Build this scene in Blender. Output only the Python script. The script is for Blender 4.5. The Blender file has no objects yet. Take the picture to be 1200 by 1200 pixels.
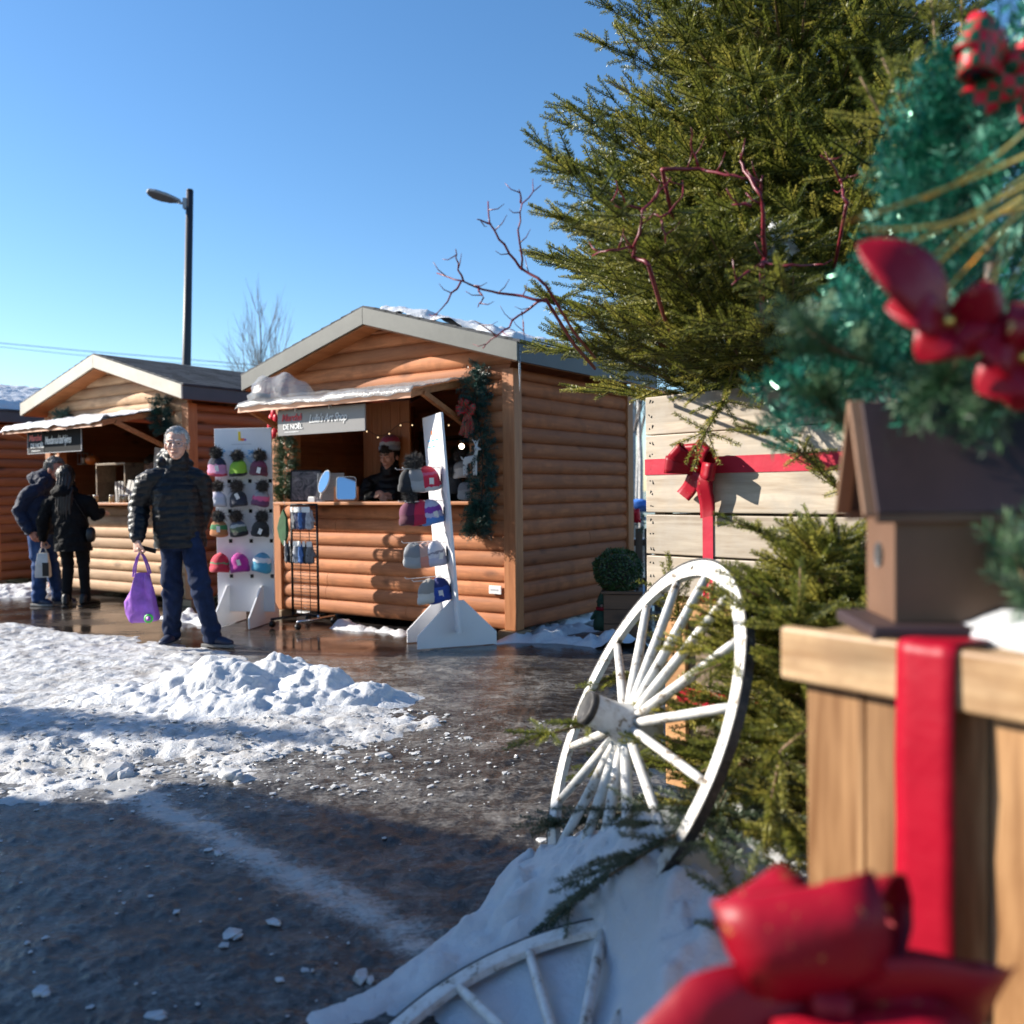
import bpy, bmesh, math, random
import numpy as np
from mathutils import Vector, Matrix, Euler
R = math.radians
sc = bpy.context.scene
COL = sc.collection
rnd = random.Random(7)
rng = np.random.default_rng(11)

# ------------------------------------------------------------------ camera
CAM_H = 1.22
FPX = 1061.0
PITCH, ROLL = 0.0227, -0.0114
_cp, _sp = math.cos(PITCH), math.sin(PITCH)
FWD = np.array([0, _cp, -_sp]); _up = np.array([0, _sp, _cp]); _r = np.array([1., 0, 0])
_c, _s = math.cos(ROLL), math.sin(ROLL)
CR = _c * _r + _s * _up
CU = -_s * _r + _c * _up
def ray(px, py):
    return FWD + CR * (px - 600) / FPX + CU * (600 - py) / FPX
def ground(px, py, z=0.0):
    d = ray(px, py); t = (z - CAM_H) / d[2]
    return Vector(np.array([0, 0, CAM_H]) + d * t)
def at(px, py, Y):
    d = ray(px, py)
    return Vector(np.array([0, 0, CAM_H]) + d * Y / d[1])

cd = bpy.data.cameras.new("camera"); cam = bpy.data.objects.new("camera", cd); COL.objects.link(cam)
cd.sensor_width = 24; cd.sensor_fit = 'HORIZONTAL'; cd.lens = 24 * FPX / 1200
cd.clip_start = 0.05; cd.clip_end = 3000
m = Matrix.Identity(4)
for i in range(3):
    m[i][0] = CR[i]; m[i][1] = CU[i]; m[i][2] = -FWD[i]
m[2][3] = CAM_H
cam.matrix_world = m
cd.dof.use_dof = True; cd.dof.focus_distance = 4.4; cd.dof.aperture_fstop = 1.5
cd.dof.aperture_blades = 0
sc.camera = cam

# ------------------------------------------------------------------ light
SUN_AZ, SUN_EL = R(10), R(27)
tosun = Vector((-math.cos(SUN_AZ) * math.cos(SUN_EL), math.sin(SUN_AZ) * math.cos(SUN_EL), math.sin(SUN_EL)))
ld = bpy.data.lights.new("sun", 'SUN'); ld.energy = 5.0; ld.angle = R(0.53); ld.color = (1.0, .93, .82)
lo = bpy.data.objects.new("sun", ld); COL.objects.link(lo)
lo.rotation_euler = tosun.to_track_quat('Z', 'Y').to_euler()
lo.location = (-20, 5, 15)
w = bpy.data.worlds.new("World"); sc.world = w; w.use_nodes = True
nt = w.node_tree; nt.nodes.clear()
so = nt.nodes.new("ShaderNodeOutputWorld"); bg = nt.nodes.new("ShaderNodeBackground"); sk = nt.nodes.new("ShaderNodeTexSky")
sk.sky_type = 'NISHITA'; sk.sun_disc = False; sk.sun_elevation = SUN_EL
# sky texture rotation: angle measured from +Y towards +X
sk.sun_rotation = math.atan2(tosun.x, tosun.y)
sk.altitude = 100; sk.air_density = 1.0; sk.dust_density = 0.25; sk.ozone_density = 3.0
bg.inputs[1].default_value = 0.097
hs = nt.nodes.new("ShaderNodeHueSaturation"); hs.inputs['Saturation'].default_value = 1.18
nt.links.new(sk.outputs[0], hs.inputs['Color']); nt.links.new(hs.outputs[0], bg.inputs[0]); nt.links.new(bg.outputs[0], so.inputs[0])
sc.view_settings.view_transform = 'Standard'; sc.view_settings.look = 'None'
sc.view_settings.exposure = 1.1; sc.view_settings.gamma = 1
sc.cycles.max_bounces = 8; sc.cycles.diffuse_bounces = 3; sc.cycles.glossy_bounces = 3
sc.cycles.transmission_bounces = 4; sc.cycles.transparent_max_bounces = 6
sc.cycles.caustics_reflective = False; sc.cycles.caustics_refractive = False
sc.cycles.sample_clamp_indirect = 6

# ------------------------------------------------------------------ materials
MATS = {}
def newmat(name):
    mt = bpy.data.materials.new(name); mt.use_nodes = True
    b = mt.node_tree.nodes["Principled BSDF"]
    MATS[name] = mt
    return mt, mt.node_tree, b
def N(nt, typ, **kw):
    n = nt.nodes.new(typ)
    for k, v in kw.items():
        if isinstance(k, str) and k.startswith("i_"):
            n.inputs[int(k[2:])].default_value = v
        else:
            setattr(n, k, v)
    return n
def L(nt, a, b): nt.links.new(a, b)
def ramp(nt, fac, stops):
    r = N(nt, "ShaderNodeValToRGB")
    el = r.color_ramp.elements
    while len(el) < len(stops): el.new(0.5)
    for e, (p, c) in zip(el, stops):
        e.position = p; e.color = (*c, 1) if len(c) == 3 else c
    L(nt, fac, r.inputs[0]); return r
def mapping(nt, scale=(1, 1, 1), coord='Object', loc=(0, 0, 0), rot=(0, 0, 0)):
    tc = N(nt, "ShaderNodeTexCoord"); mp = N(nt, "ShaderNodeMapping")
    mp.inputs['Scale'].default_value = scale; mp.inputs['Location'].default_value = loc; mp.inputs['Rotation'].default_value = rot
    L(nt, tc.outputs[coord], mp.inputs[0]); return mp.outputs[0]
def noise(nt, vec, scale, detail=4, rough=.55, dist=0.0):
    n = N(nt, "ShaderNodeTexNoise"); n.inputs['Scale'].default_value = scale; n.inputs['Detail'].default_value = detail
    n.inputs['Roughness'].default_value = rough; n.inputs['Distortion'].default_value = dist
    L(nt, vec, n.inputs['Vector']); return n.outputs[0]
def math_(nt, op, a, b=None, clamp=False):
    n = N(nt, "ShaderNodeMath", operation=op); n.use_clamp = clamp
    for i, q in enumerate((a, b)):
        if q is None: continue
        if isinstance(q, (int, float)): n.inputs[i].default_value = q
        else: L(nt, q, n.inputs[i])
    return n.outputs[0]
def mix(nt, fac, a, b, blend='MIX'):
    n = N(nt, "ShaderNodeMix", data_type='RGBA', blend_type=blend)
    if isinstance(fac, (int, float)): n.inputs[0].default_value = fac
    else: L(nt, fac, n.inputs[0])
    for i, q in ((6, a), (7, b)):
        if isinstance(q, tuple): n.inputs[i].default_value = (*q, 1) if len(q) == 3 else q
        else: L(nt, q, n.inputs[i])
    return n.outputs[2]
def bump(nt, h, strength, dist, bsdf, prev=None):
    n = N(nt, "ShaderNodeBump"); n.inputs['Strength'].default_value = strength; n.inputs['Distance'].default_value = dist
    L(nt, h, n.inputs['Height'])
    if prev is not None: L(nt, prev, n.inputs['Normal'])
    L(nt, n.outputs[0], bsdf.inputs['Normal']); return n.outputs[0]
def plain(name, col, rough=.6, var=.12, scale=9, metal=0.0, bmp=.15, bscale=60, bdist=.003, spec=None, sheen=0, emit=None):
    """a painted / fabric / plastic surface with a little unevenness"""
    mt, nt, b = newmat(name)
    v = mapping(nt)
    n = noise(nt, v, scale, 5)
    lo_ = tuple(max(0, c * (1 - var)) for c in col); hi = tuple(min(1, c * (1 + var)) for c in col)
    r = ramp(nt, n, [(.3, lo_), (.7, hi)])
    L(nt, r.outputs[0], b.inputs['Base Color'])
    b.inputs['Roughness'].default_value = rough; b.inputs['Metallic'].default_value = metal
    if spec is not None: b.inputs['Specular IOR Level'].default_value = spec
    if sheen: b.inputs['Sheen Weight'].default_value = sheen
    if bmp: bump(nt, noise(nt, v, bscale, 3), bmp, bdist, b)
    return mt
def wood(name, dark, light, axis=0, pitch=None, rough=.55, grain=7.0, knots=True, zoff=0.0685, contrast=1.0, pax=2, weather=None):
    """planks or logs: long grain along an axis, a tone of its own for each board, knots"""
    mt, nt, b = newmat(name)
    sc_ = [grain, grain, grain]; sc_[axis] = grain * .09
    v = mapping(nt, tuple(sc_))
    tc = N(nt, "ShaderNodeTexCoord")
    wn = None
    if pitch:
        sx = N(nt, "ShaderNodeSeparateXYZ"); L(nt, tc.outputs['Object'], sx.inputs[0])
        k = math_(nt, 'FLOOR', math_(nt, 'DIVIDE', math_(nt, 'SUBTRACT', sx.outputs[pax], zoff), pitch))
        wnn = N(nt, "ShaderNodeTexWhiteNoise", noise_dimensions='1D'); L(nt, k, wnn.inputs['W'])
        wn = wnn.outputs['Value']
        cx = N(nt, "ShaderNodeCombineXYZ"); L(nt, math_(nt, 'MULTIPLY', wn, 37.0), cx.inputs[axis])
        va = N(nt, "ShaderNodeVectorMath", operation='ADD'); L(nt, v, va.inputs[0]); L(nt, cx.outputs[0], va.inputs[1])
        v = va.outputs[0]
    n1 = noise(nt, v, 1.6, 6, .6, 1.2); n2 = noise(nt, v, 6, 3, .6, .4)
    f = math_(nt, 'ADD', math_(nt, 'MULTIPLY', n1, .65), math_(nt, 'MULTIPLY', n2, .35))
    mid = tuple((a + c) / 2 for a, c in zip(dark, light))
    r = ramp(nt, f, [(.5 - .17 / contrast, dark), (.5, mid), (.5 + .17 / contrast, light)])
    colr = r.outputs[0]
    if wn is not None:
        br = math_(nt, 'ADD', math_(nt, 'MULTIPLY', wn, .42), .78)
        bc = N(nt, "ShaderNodeCombineColor")
        for i in range(3): L(nt, br, bc.inputs[i])
        colr = mix(nt, 1.0, colr, bc.outputs[0], 'MULTIPLY')
    if knots:
        s2 = [5.5, 5.5, 5.5]; s2[axis] = 2.2
        vv = mapping(nt, tuple(s2), loc=(.3, .7, .1))
        vo = N(nt, "ShaderNodeTexVoronoi"); vo.inputs['Scale'].default_value = 1.0; L(nt, vv, vo.inputs['Vector'])
        kf = N(nt, "ShaderNodeMapRange"); kf.inputs[1].default_value = .08; kf.inputs[2].default_value = .22; kf.inputs[3].default_value = 1; kf.inputs[4].default_value = 0
        L(nt, vo.outputs['Distance'], kf.inputs[0])
        colr = mix(nt, math_(nt, 'MULTIPLY', kf.outputs[0], .75), colr, tuple(c * .35 for c in dark))
    if weather:
        wv = mapping(nt)
        wf = ramp(nt, noise(nt, wv, 5, 6, .65), [(.45, (0, 0, 0)), (.68, (1, 1, 1))]).outputs[0]
        colr = mix(nt, wf, colr, weather)
    L(nt, colr, b.inputs['Base Color'])
    rr = math_(nt, 'ADD', math_(nt, 'MULTIPLY', n1, .25), rough - .12)
    L(nt, rr, b.inputs['Roughness'])
    bump(nt, f, .35, .006, b)
    return mt

LOG_P = .13
wood("log_orange_sunlit", (.27, .085, .028), (.60, .235, .095), axis=0, pitch=LOG_P, rough=.74, weather=(.36, .135, .052))  # front logs, brightness of the sunlit facade put into the colour
wood("log_orange_shaded", (.23, .062, .019), (.45, .145, .050), axis=1, pitch=LOG_P, rough=.74, weather=(.27, .085, .03))  # same logs on the side walls, their shade put into the colour
wood("log_tan_sunlit", (.32, .17, .085), (.62, .41, .245), axis=0, pitch=LOG_P, rough=.74, weather=(.42, .25, .14))  # front logs, paleness from the sun put into the colour
wood("log_tan_shaded", (.20, .065, .02), (.34, .12, .045), axis=1, pitch=LOG_P)  # darker copy for the side walls, shade put into the colour
wood("board_orange", (.30, .10, .03), (.50, .20, .075), axis=2, knots=False)
wood("beam_orange", (.30, .10, .03), (.48, .19, .07), axis=0, knots=False)
wood("soffit_wood", (.28, .09, .025), (.45, .17, .06), axis=1, knots=False)
wood("dark_wood", (.035, .018, .01), (.09, .045, .025), axis=0, knots=False)
wood("planter_wood", (.07, .035, .018), (.15, .075, .04), axis=0, pitch=.12, zoff=0)
wood("crate_pale", (.29, .225, .16), (.49, .41, .315), axis=0, pitch=.168, zoff=0, weather=(.36, .315, .26), contrast=1.5)
wood("crate_gold_rail", (.30, .17, .075), (.62, .43, .24), axis=0, knots=True, weather=(.24, .135, .065), contrast=1.4)
wood("crate_gold", (.17, .075, .025), (.42, .235, .105), axis=2, pitch=.083, zoff=0, pax=0, knots=True, contrast=1.4)
wood("crate_old", (.10, .07, .045), (.24, .17, .11), axis=0, pitch=.14, zoff=0)
wood("crate_fresh", (.35, .16, .06), (.55, .30, .13), axis=0, pitch=.1, zoff=0)
wood("bark", (.05, .032, .02), (.12, .08, .055), axis=2, knots=False, grain=20)
wood("fence_wood", (.06, .04, .028), (.15, .10, .07), axis=2, pitch=.1, pax=0, zoff=0)
wood("block_wood", (.18, .11, .06), (.34, .24, .14), axis=0)
plain("fascia_grey", (.11, .112, .10), .55, .12, 6)
plain("fascia_shaded", (.06, .062, .07), .5, .12, 6)  # side eave boards, their shade painted in as a darker bluish grey
plain("fascia_cream", (.50, .46, .38), .55, .1, 6)
plain("white_panel", (.76, .76, .78), .38, .03, 3, bmp=.05)
plain("panel_grey", (.44, .44, .46), .6, .05)
plain("sign_grey", (.235, .225, .22), .42, .05, 4, bmp=.03)
plain("sign_dark", (.022, .023, .025), .85, .15, 30, spec=.15, bmp=.2, bscale=160)
plain("sign_navy", (.008, .009, .016), .85, .2, 20, bmp=.05)
plain("letter_white", (.8, .8, .78), .5, .03, bmp=0)
plain("letter_red", (.62, .02, .04), .5, .05, bmp=0)
plain("print_blue", (.12, .42, .72), .5, .05, bmp=0)
plain("print_yellow", (.85, .62, .03), .5, .05, bmp=0)
plain("print_violet", (.35, .1, .45), .5, .05, bmp=0)
plain("print_orange", (.85, .2, .06), .5, .05, bmp=0)
plain("print_grey", (.45, .45, .48), .5, .05, bmp=0)
plain("black_metal", (.012, .012, .013), .4, .2, 20, metal=.3)
plain("chrome", (.5, .5, .52), .25, .05, metal=1.0, bmp=0)
plain("lamp_metal", (.035, .035, .042), .5, .1, 3, metal=.3)
plain("lamp_grey", (.28, .29, .31), .4, .1, 12, metal=.3)
plain("lens_dark", (.13, .13, .14), .3, .1, 12)
plain("gold", (.72, .45, .12), .28, .2, 20, metal=1.0, bmp=.1)
plain("pompom_dark", (.02, .016, .014), .9, .6, 60, bmp=.4, sheen=.3)
plain("pompom_brown", (.05, .032, .022), .9, .6, 60, bmp=.4, sheen=.3)
plain("skin_fair", (.60, .34, .255), .5, .10, 25, bmp=.15, bscale=180, bdist=.001)
plain("skin_ruddy", (.42, .17, .115), .5, .10, 25, bmp=.15, bscale=180, bdist=.001)
plain("hair_grey", (.46, .455, .45), .85, .5, 90, spec=.15, bmp=.5, bscale=140, bdist=.004)
plain("hair_salt", (.17, .16, .155), .55, .5, 60, bmp=.5, bscale=140, bdist=.004)
plain("hair_dark", (.016, .010, .007), .5, .3, 60, bmp=.5, bscale=120, bdist=.004)
plain("puffer_black", (.004, .0045, .007), .48, .3, 8, spec=.35, bmp=.6, bscale=45, bdist=.006)
plain("coat_navy", (.010, .016, .040), .7, .2, 8, spec=.2, bmp=.4, bscale=25, bdist=.008, sheen=.1)
plain("coat_black", (.004, .004, .005), .75, .25, 8, spec=.15, bmp=.4, bscale=25, bdist=.008)
plain("denim", (.008, .018, .052), .85, .35, 14, bmp=.4, bscale=30, bdist=.008, spec=.2)
plain("denim_blue", (.03, .065, .17), .85, .3, 14, bmp=.4, bscale=30, bdist=.008, spec=.2)
plain("legging_black", (.008, .008, .009), .8, .2, 14, spec=.15, bmp=.2, bscale=30)
plain("shoe_navy", (.014, .024, .06), .55, .2, 20, bmp=.2)
plain("shoe_black", (.008, .008, .009), .5, .2, 20, bmp=.2)
plain("sole_pale", (.22, .21, .20), .6, .1, 20)
plain("bag_purple", (.34, .12, .56), .40, .3, 10, bmp=.5, bscale=14, bdist=.02)
plain("bag_green", (.06, .55, .08), .5, .3, 30)
plain("bag_white", (.62, .60, .56), .5, .12, 12, bmp=.4, bscale=18, bdist=.01)
plain("eye_dark", (.01, .008, .008), .15, 0, bmp=0)
plain("lip", (.30, .10, .085), .45, .1, bmp=0)
plain("phone_black", (.006, .006, .008), .2, .1, bmp=0)
plain("leaf_box", (.035, .075, .016), .4, .6, 40, bmp=0)
plain("gnome_green", (.015, .055, .03), .7, .3, 20)
plain("tarp_blue", (.05, .16, .5), .5, .2, 8)
plain("metal_white", (.6, .62, .66), .5, .1)
plain("book_grey", (.30, .29, .28), .6, .35, 14)
plain("jar_glass", (.55, .42, .2), .15, .4, 20, bmp=0)
plain("jar_lid", (.75, .74, .7), .35, .1, bmp=0)
plain("teal_plastic", (.02, .28, .24), .4, .1)
plain("pumpkin", (.45, .14, .03), .45, .2)
plain("deer_white", (.8, .79, .76), .7, .05)
plain("concrete", (.2, .19, .18), .8, .2, 20)
plain("birch_bark", (.45, .43, .41), .7, .35, 20)
plain("twig_grey", (.13, .105, .09), .7, .25, 30)
plain("dogwood_red", (.16, .012, .022), .4, .3, 18)
plain("fir_stem", (.19, .115, .06), .7, .25, 40)
plain("wire_dark", (.05, .055, .07), .6, .05, bmp=0)
plain("tag_white", (.75, .75, .73), .5, .05, bmp=0)
plain("brass_bulb", (.6, .5, .3), .3)

def house_mats():
    plain("house_wall", (.15, .080, .048), .5, .16, 8, metal=.15, bmp=.15)
    plain("house_roof", (.038, .022, .024), .45, .2, 8, bmp=.15)
    plain("house_trim", (.27, .155, .095), .42, .15, 8, metal=.25)
house_mats()

def mirror_mat():
    mt, nt, b = newmat("mirror"); b.inputs['Base Color'].default_value = (.85, .87, .9, 1); b.inputs['Metallic'].default_value = 1; b.inputs['Roughness'].default_value = .06
    v = mapping(nt); bump(nt, noise(nt, v, 5, 1), .02, .002, b)
mirror_mat()

def wheel_paint():
    mt, nt, b = newmat("wheel_paint")
    v = mapping(nt)
    n = noise(nt, v, 22, 8, .68)
    n2 = noise(nt, v, 60, 5, .7)
    f = math_(nt, 'ADD', math_(nt, 'MULTIPLY', n, .7), math_(nt, 'MULTIPLY', n2, .3))
    r = ramp(nt, f, [(.375, (.09, .06, .04)), (.42, (.30, .25, .19)), (.445, (.56, .53, .49)), (.55, (.68, .67, .64)), (.8, (.74, .73, .71))])
    L(nt, r.outputs[0], b.inputs['Base Color']); b.inputs['Roughness'].default_value = .5
    bump(nt, f, .3, .004, b)
wheel_paint()
def iron():
    mt, nt, b = newmat("wheel_iron"); v = mapping(nt); n = noise(nt, v, 30, 6, .7)
    r = ramp(nt, n, [(.35, (.012, .012, .014)), (.62, (.05, .045, .042)), (.75, (.5, .48, .45))])
    L(nt, r.outputs[0], b.inputs['Base Color']); b.inputs['Roughness'].default_value = .55; b.inputs['Metallic'].default_value = .3
    bump(nt, n, .3, .004, b)
iron()

def shingle_mat():
    mt, nt, b = newmat("shingle")
    v = mapping(nt, (1, 1, 1)); n = noise(nt, v, 90, 4, .7)
    vo = N(nt, "ShaderNodeTexVoronoi"); vo.inputs['Scale'].default_value = 5.5; L(nt, v, vo.inputs['Vector'])
    sep = N(nt, "ShaderNodeSeparateColor"); L(nt, vo.outputs['Color'], sep.inputs[0])
    f = math_(nt, 'ADD', math_(nt, 'MULTIPLY', n, .5), math_(nt, 'MULTIPLY', sep.outputs[0], .5))
    r = ramp(nt, f, [(.3, (.016, .018, .022)), (.7, (.055, .058, .066))])
    L(nt, r.outputs[0], b.inputs['Base Color']); b.inputs['Roughness'].default_value = .8
    bump(nt, n, .6, .004, b)
shingle_mat()

def snow_mat(name, dirt=0.0, crystal=True):
    mt, nt, b = newmat(name)
    v = mapping(nt)
    n = noise(nt, v, 3.2, 6, .6)
    stops = [(.3, (.60 - .1 * dirt, .61 - .11 * dirt, .63 - .13 * dirt)), (.7, (.69, .70, .715))]
    c = ramp(nt, n, stops).outputs[0]
    if dirt:
        d = ramp(nt, noise(nt, v, 7, 8, .7), [(.44, (0, 0, 0)), (.64, (1, 1, 1))]).outputs[0]
        c = mix(nt, math_(nt, 'MULTIPLY', d, dirt), c, (.30, .265, .23))
    L(nt, c, b.inputs['Base Color']); b.inputs['Roughness'].default_value = .5
    b.inputs['Subsurface Weight'].default_value = .35; b.inputs['Subsurface Radius'].default_value = (.9, 1.0, 1.1); b.inputs['Subsurface Scale'].default_value = .012
    h1 = bump(nt, noise(nt, v, 26, 8, .68), .7, .028, b)
    bump(nt, noise(nt, v, 170, 3, .6), .5, .004, b, h1)
snow_mat("snow"); snow_mat("snow_trodden", .75)

def ice_mat():
    mt, nt, b = newmat("ice_chunk"); v = mapping(nt)
    r = ramp(nt, noise(nt, v, 18, 4), [(.3, (.45, .455, .465)), (.7, (.72, .73, .74))])
    L(nt, r.outputs[0], b.inputs['Base Color']); b.inputs['Roughness'].default_value = .18
    b.inputs['Transmission Weight'].default_value = .2; b.inputs['IOR'].default_value = 1.31
    bump(nt, noise(nt, v, 50, 4), .4, .006, b)
ice_mat()

def ground_mat():
    mt, nt, b = newmat("asphalt_ice")
    v = mapping(nt)
    sx = N(nt, "ShaderNodeSeparateXYZ"); L(nt, v, sx.inputs[0])
    X, Y = sx.outputs[0], sx.outputs[1]
    # wet clear asphalt towards the huts
    wob = math_(nt, 'MULTIPLY', math_(nt, 'SUBTRACT', noise(nt, v, .9, 4), .5), 1.6)
    wet = N(nt, "ShaderNodeMapRange"); wet.inputs[1].default_value = 6.35; wet.inputs[2].default_value = 7.0
    L(nt, math_(nt, 'ADD', Y, wob), wet.inputs[0])
    WET = wet.outputs[0]
    vs = mapping(nt, (1, 1.6, 1), rot=(0, 0, R(28)))
    n_big = noise(nt, vs, 1.3, 5, .6)
    n_mid = noise(nt, vs, 7, 10, .72, 1.0)
    n_fine = noise(nt, v, 55, 6, .7)
    ice = math_(nt, 'ADD', math_(nt, 'ADD', math_(nt, 'MULTIPLY', n_big, .5), math_(nt, 'MULTIPLY', n_mid, .75)), math_(nt, 'MULTIPLY', n_fine, .60))
    # trodden slush gets whiter towards the snow on the left
    lf = N(nt, "ShaderNodeMapRange"); lf.inputs[1].default_value = .4; lf.inputs[2].default_value = -1.8; lf.inputs[3].default_value = -.05; lf.inputs[4].default_value = .16
    L(nt, X, lf.inputs[0])
    yf = N(nt, "ShaderNodeMapRange"); yf.inputs[1].default_value = 3.2; yf.inputs[2].default_value = 4.2
    L(nt, Y, yf.inputs[0])
    ice = math_(nt, 'ADD', ice, math_(nt, 'MULTIPLY', lf.outputs[0], yf.outputs[0]))
    # the long pale skid of packed ice
    a = ground(230, 965); c_ = ground(540, 1125)
    dx, dy = c_.x - a.x, c_.y - a.y; ln = math.hypot(dx, dy); nx, ny = -dy / ln, dx / ln
    dist = math_(nt, 'ADD', math_(nt, 'ADD', math_(nt, 'MULTIPLY', X, nx), math_(nt, 'MULTIPLY', Y, ny)), -(a.x * nx + a.y * ny))
    dist = math_(nt, 'ADD', dist, math_(nt, 'MULTIPLY', math_(nt, 'SUBTRACT', noise(nt, v, 5, 5), .5), .16))
    sk_ = N(nt, "ShaderNodeMapRange"); sk_.inputs[1].default_value = .02; sk_.inputs[2].default_value = .11; sk_.inputs[3].default_value = .30; sk_.inputs[4].default_value = 0
    L(nt, math_(nt, 'ABSOLUTE', dist), sk_.inputs[0])
    ice2 = math_(nt, 'ADD', ice, math_(nt, 'MULTIPLY', sk_.outputs[0], 1.0))
    r = ramp(nt, math_(nt, 'MULTIPLY', ice2, .575), [(.43, (.011, .010, .0095)), (.52, (.042, .038, .035)), (.60, (.145, .136, .126)), (.72, (.44, .43, .41))])
    wc = ramp(nt, n_big, [(.35, (.020, .016, .014)), (.7, (.05, .04, .034))]).outputs[0]
    c = mix(nt, WET, r.outputs[0], wc)
    L(nt, c, b.inputs['Base Color'])
    ro = ramp(nt, n_mid, [(.35, (.12,) * 3), (.68, (.42,) * 3)]).outputs[0]
    rw = ramp(nt, n_big, [(.42, (.06,) * 3), (.62, (.35,) * 3)]).outputs[0]
    L(nt, mix(nt, WET, ro, rw), b.inputs['Roughness']); b.inputs['Specular IOR Level'].default_value = .32
    amp = math_(nt, 'SUBTRACT', 1.0, math_(nt, 'MULTIPLY', WET, .9))
    h = math_(nt, 'MULTIPLY', math_(nt, 'ADD', math_(nt, 'MULTIPLY', n_mid, .7), math_(nt, 'MULTIPLY', n_fine, .5)), amp)
    bump(nt, h, .5, .010, b)
ground_mat()

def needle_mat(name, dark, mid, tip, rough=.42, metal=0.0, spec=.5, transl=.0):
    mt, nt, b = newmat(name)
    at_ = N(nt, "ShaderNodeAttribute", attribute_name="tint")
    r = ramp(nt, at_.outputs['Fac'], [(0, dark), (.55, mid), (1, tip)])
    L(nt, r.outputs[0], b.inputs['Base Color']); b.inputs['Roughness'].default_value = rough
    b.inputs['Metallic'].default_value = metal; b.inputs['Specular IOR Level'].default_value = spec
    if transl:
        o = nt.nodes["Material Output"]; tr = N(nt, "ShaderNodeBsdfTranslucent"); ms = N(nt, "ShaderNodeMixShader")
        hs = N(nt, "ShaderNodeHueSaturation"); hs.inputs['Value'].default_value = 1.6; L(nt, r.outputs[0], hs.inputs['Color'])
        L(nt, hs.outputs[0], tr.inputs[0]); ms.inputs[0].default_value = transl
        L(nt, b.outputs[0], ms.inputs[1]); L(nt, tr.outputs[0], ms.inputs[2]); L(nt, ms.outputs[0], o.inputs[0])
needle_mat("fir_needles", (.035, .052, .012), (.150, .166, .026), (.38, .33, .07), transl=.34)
needle_mat("fir_grey", (.025, .045, .022), (.075, .10, .055), (.15, .17, .10), transl=.15)
needle_mat("garland_teal", (.004, .03, .026), (.012, .07, .058), (.05, .16, .13), .35)
needle_mat("tinsel_green", (.006, .08, .05), (.028, .23, .145), (.24, .52, .40), .22, metal=.2)
needle_mat("pine_artificial", (.014, .055, .02), (.05, .125, .05), (.19, .28, .16), .42)

def satin(name, col, rough=.3, sparkle=False, plaid=False):
    mt, nt, b = newmat(name); v = mapping(nt)
    r = ramp(nt, noise(nt, v, 6, 3), [(.3, tuple(c * .8 for c in col)), (.7, col)]); c = r.outputs[0]
    if sparkle:
        s = ramp(nt, noise(nt, v, 34, 5, .75), [(.635, (0, 0, 0)), (.69, (1, 1, 1))]).outputs[0]
        c = mix(nt, s, c, (.75, .45, .15)); L(nt, s, b.inputs['Metallic'])
    if plaid:
        w1 = N(nt, "ShaderNodeTexChecker"); w1.inputs['Scale'].default_value = 64; L(nt, v, w1.inputs[0])
        w1.inputs[1].default_value = (*col, 1); w1.inputs[2].default_value = (.02, .10, .05, 1)
        c = w1.outputs[0]
    L(nt, c, b.inputs['Base Color']); b.inputs['Roughness'].default_value = rough
    b.inputs['Specular IOR Level'].default_value = .28
    h_ = bump(nt, noise(nt, v, 10, 3), .4, .012, b); bump(nt, noise(nt, v, 420, 2), .25, .0006, b, h_)
satin("ribbon_red", (.33, .002, .016), .45); satin("bow_red", (.30, .002, .014), .44, sparkle=True)
satin("ribbon_pink", (.50, .018, .045), .6); satin("bow_plain", (.58, .01, .03), .4); satin("bow_plaid", (.6, .015, .03), .4, plaid=True)

def glassy():
    mt, nt, b = newmat("clear_plastic"); v = mapping(nt)
    b.inputs['Base Color'].default_value = (.6, .61, .62, 1); b.inputs['Roughness'].default_value = .15
    b.inputs['Alpha'].default_value = .34; b.inputs['Specular IOR Level'].default_value = .9
    bump(nt, noise(nt, v, 14, 4), .6, .03, b)
    mt2, nt, b = newmat("milky_plastic"); v = mapping(nt)
    b.inputs['Base Color'].default_value = (.42, .41, .40, 1); b.inputs['Roughness'].default_value = .2; b.inputs['Alpha'].default_value = .55
    bump(nt, noise(nt, v, 25, 4), .6, .02, b)
    mt3, nt, b = newmat("ice_clear"); b.inputs['Base Color'].default_value = (.9, .95, 1, 1); b.inputs['Roughness'].default_value = .08
    b.inputs['Transmission Weight'].default_value = .8; b.inputs['IOR'].default_value = 1.31
    v = mapping(nt); bump(nt, noise(nt, v, 40, 3), .4, .004, b)
glassy()
def emit(name, col, s):
    mt, nt, b = newmat(name); b.inputs['Base Color'].default_value = (*col, 1); b.inputs['Emission Color'].default_value = (*col, 1); b.inputs['Emission Strength'].default_value = s
emit("bulb_warm", (1, .72, .4), 1.0); emit("bulb_lamp", (1, .82, .6), 5)

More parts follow.
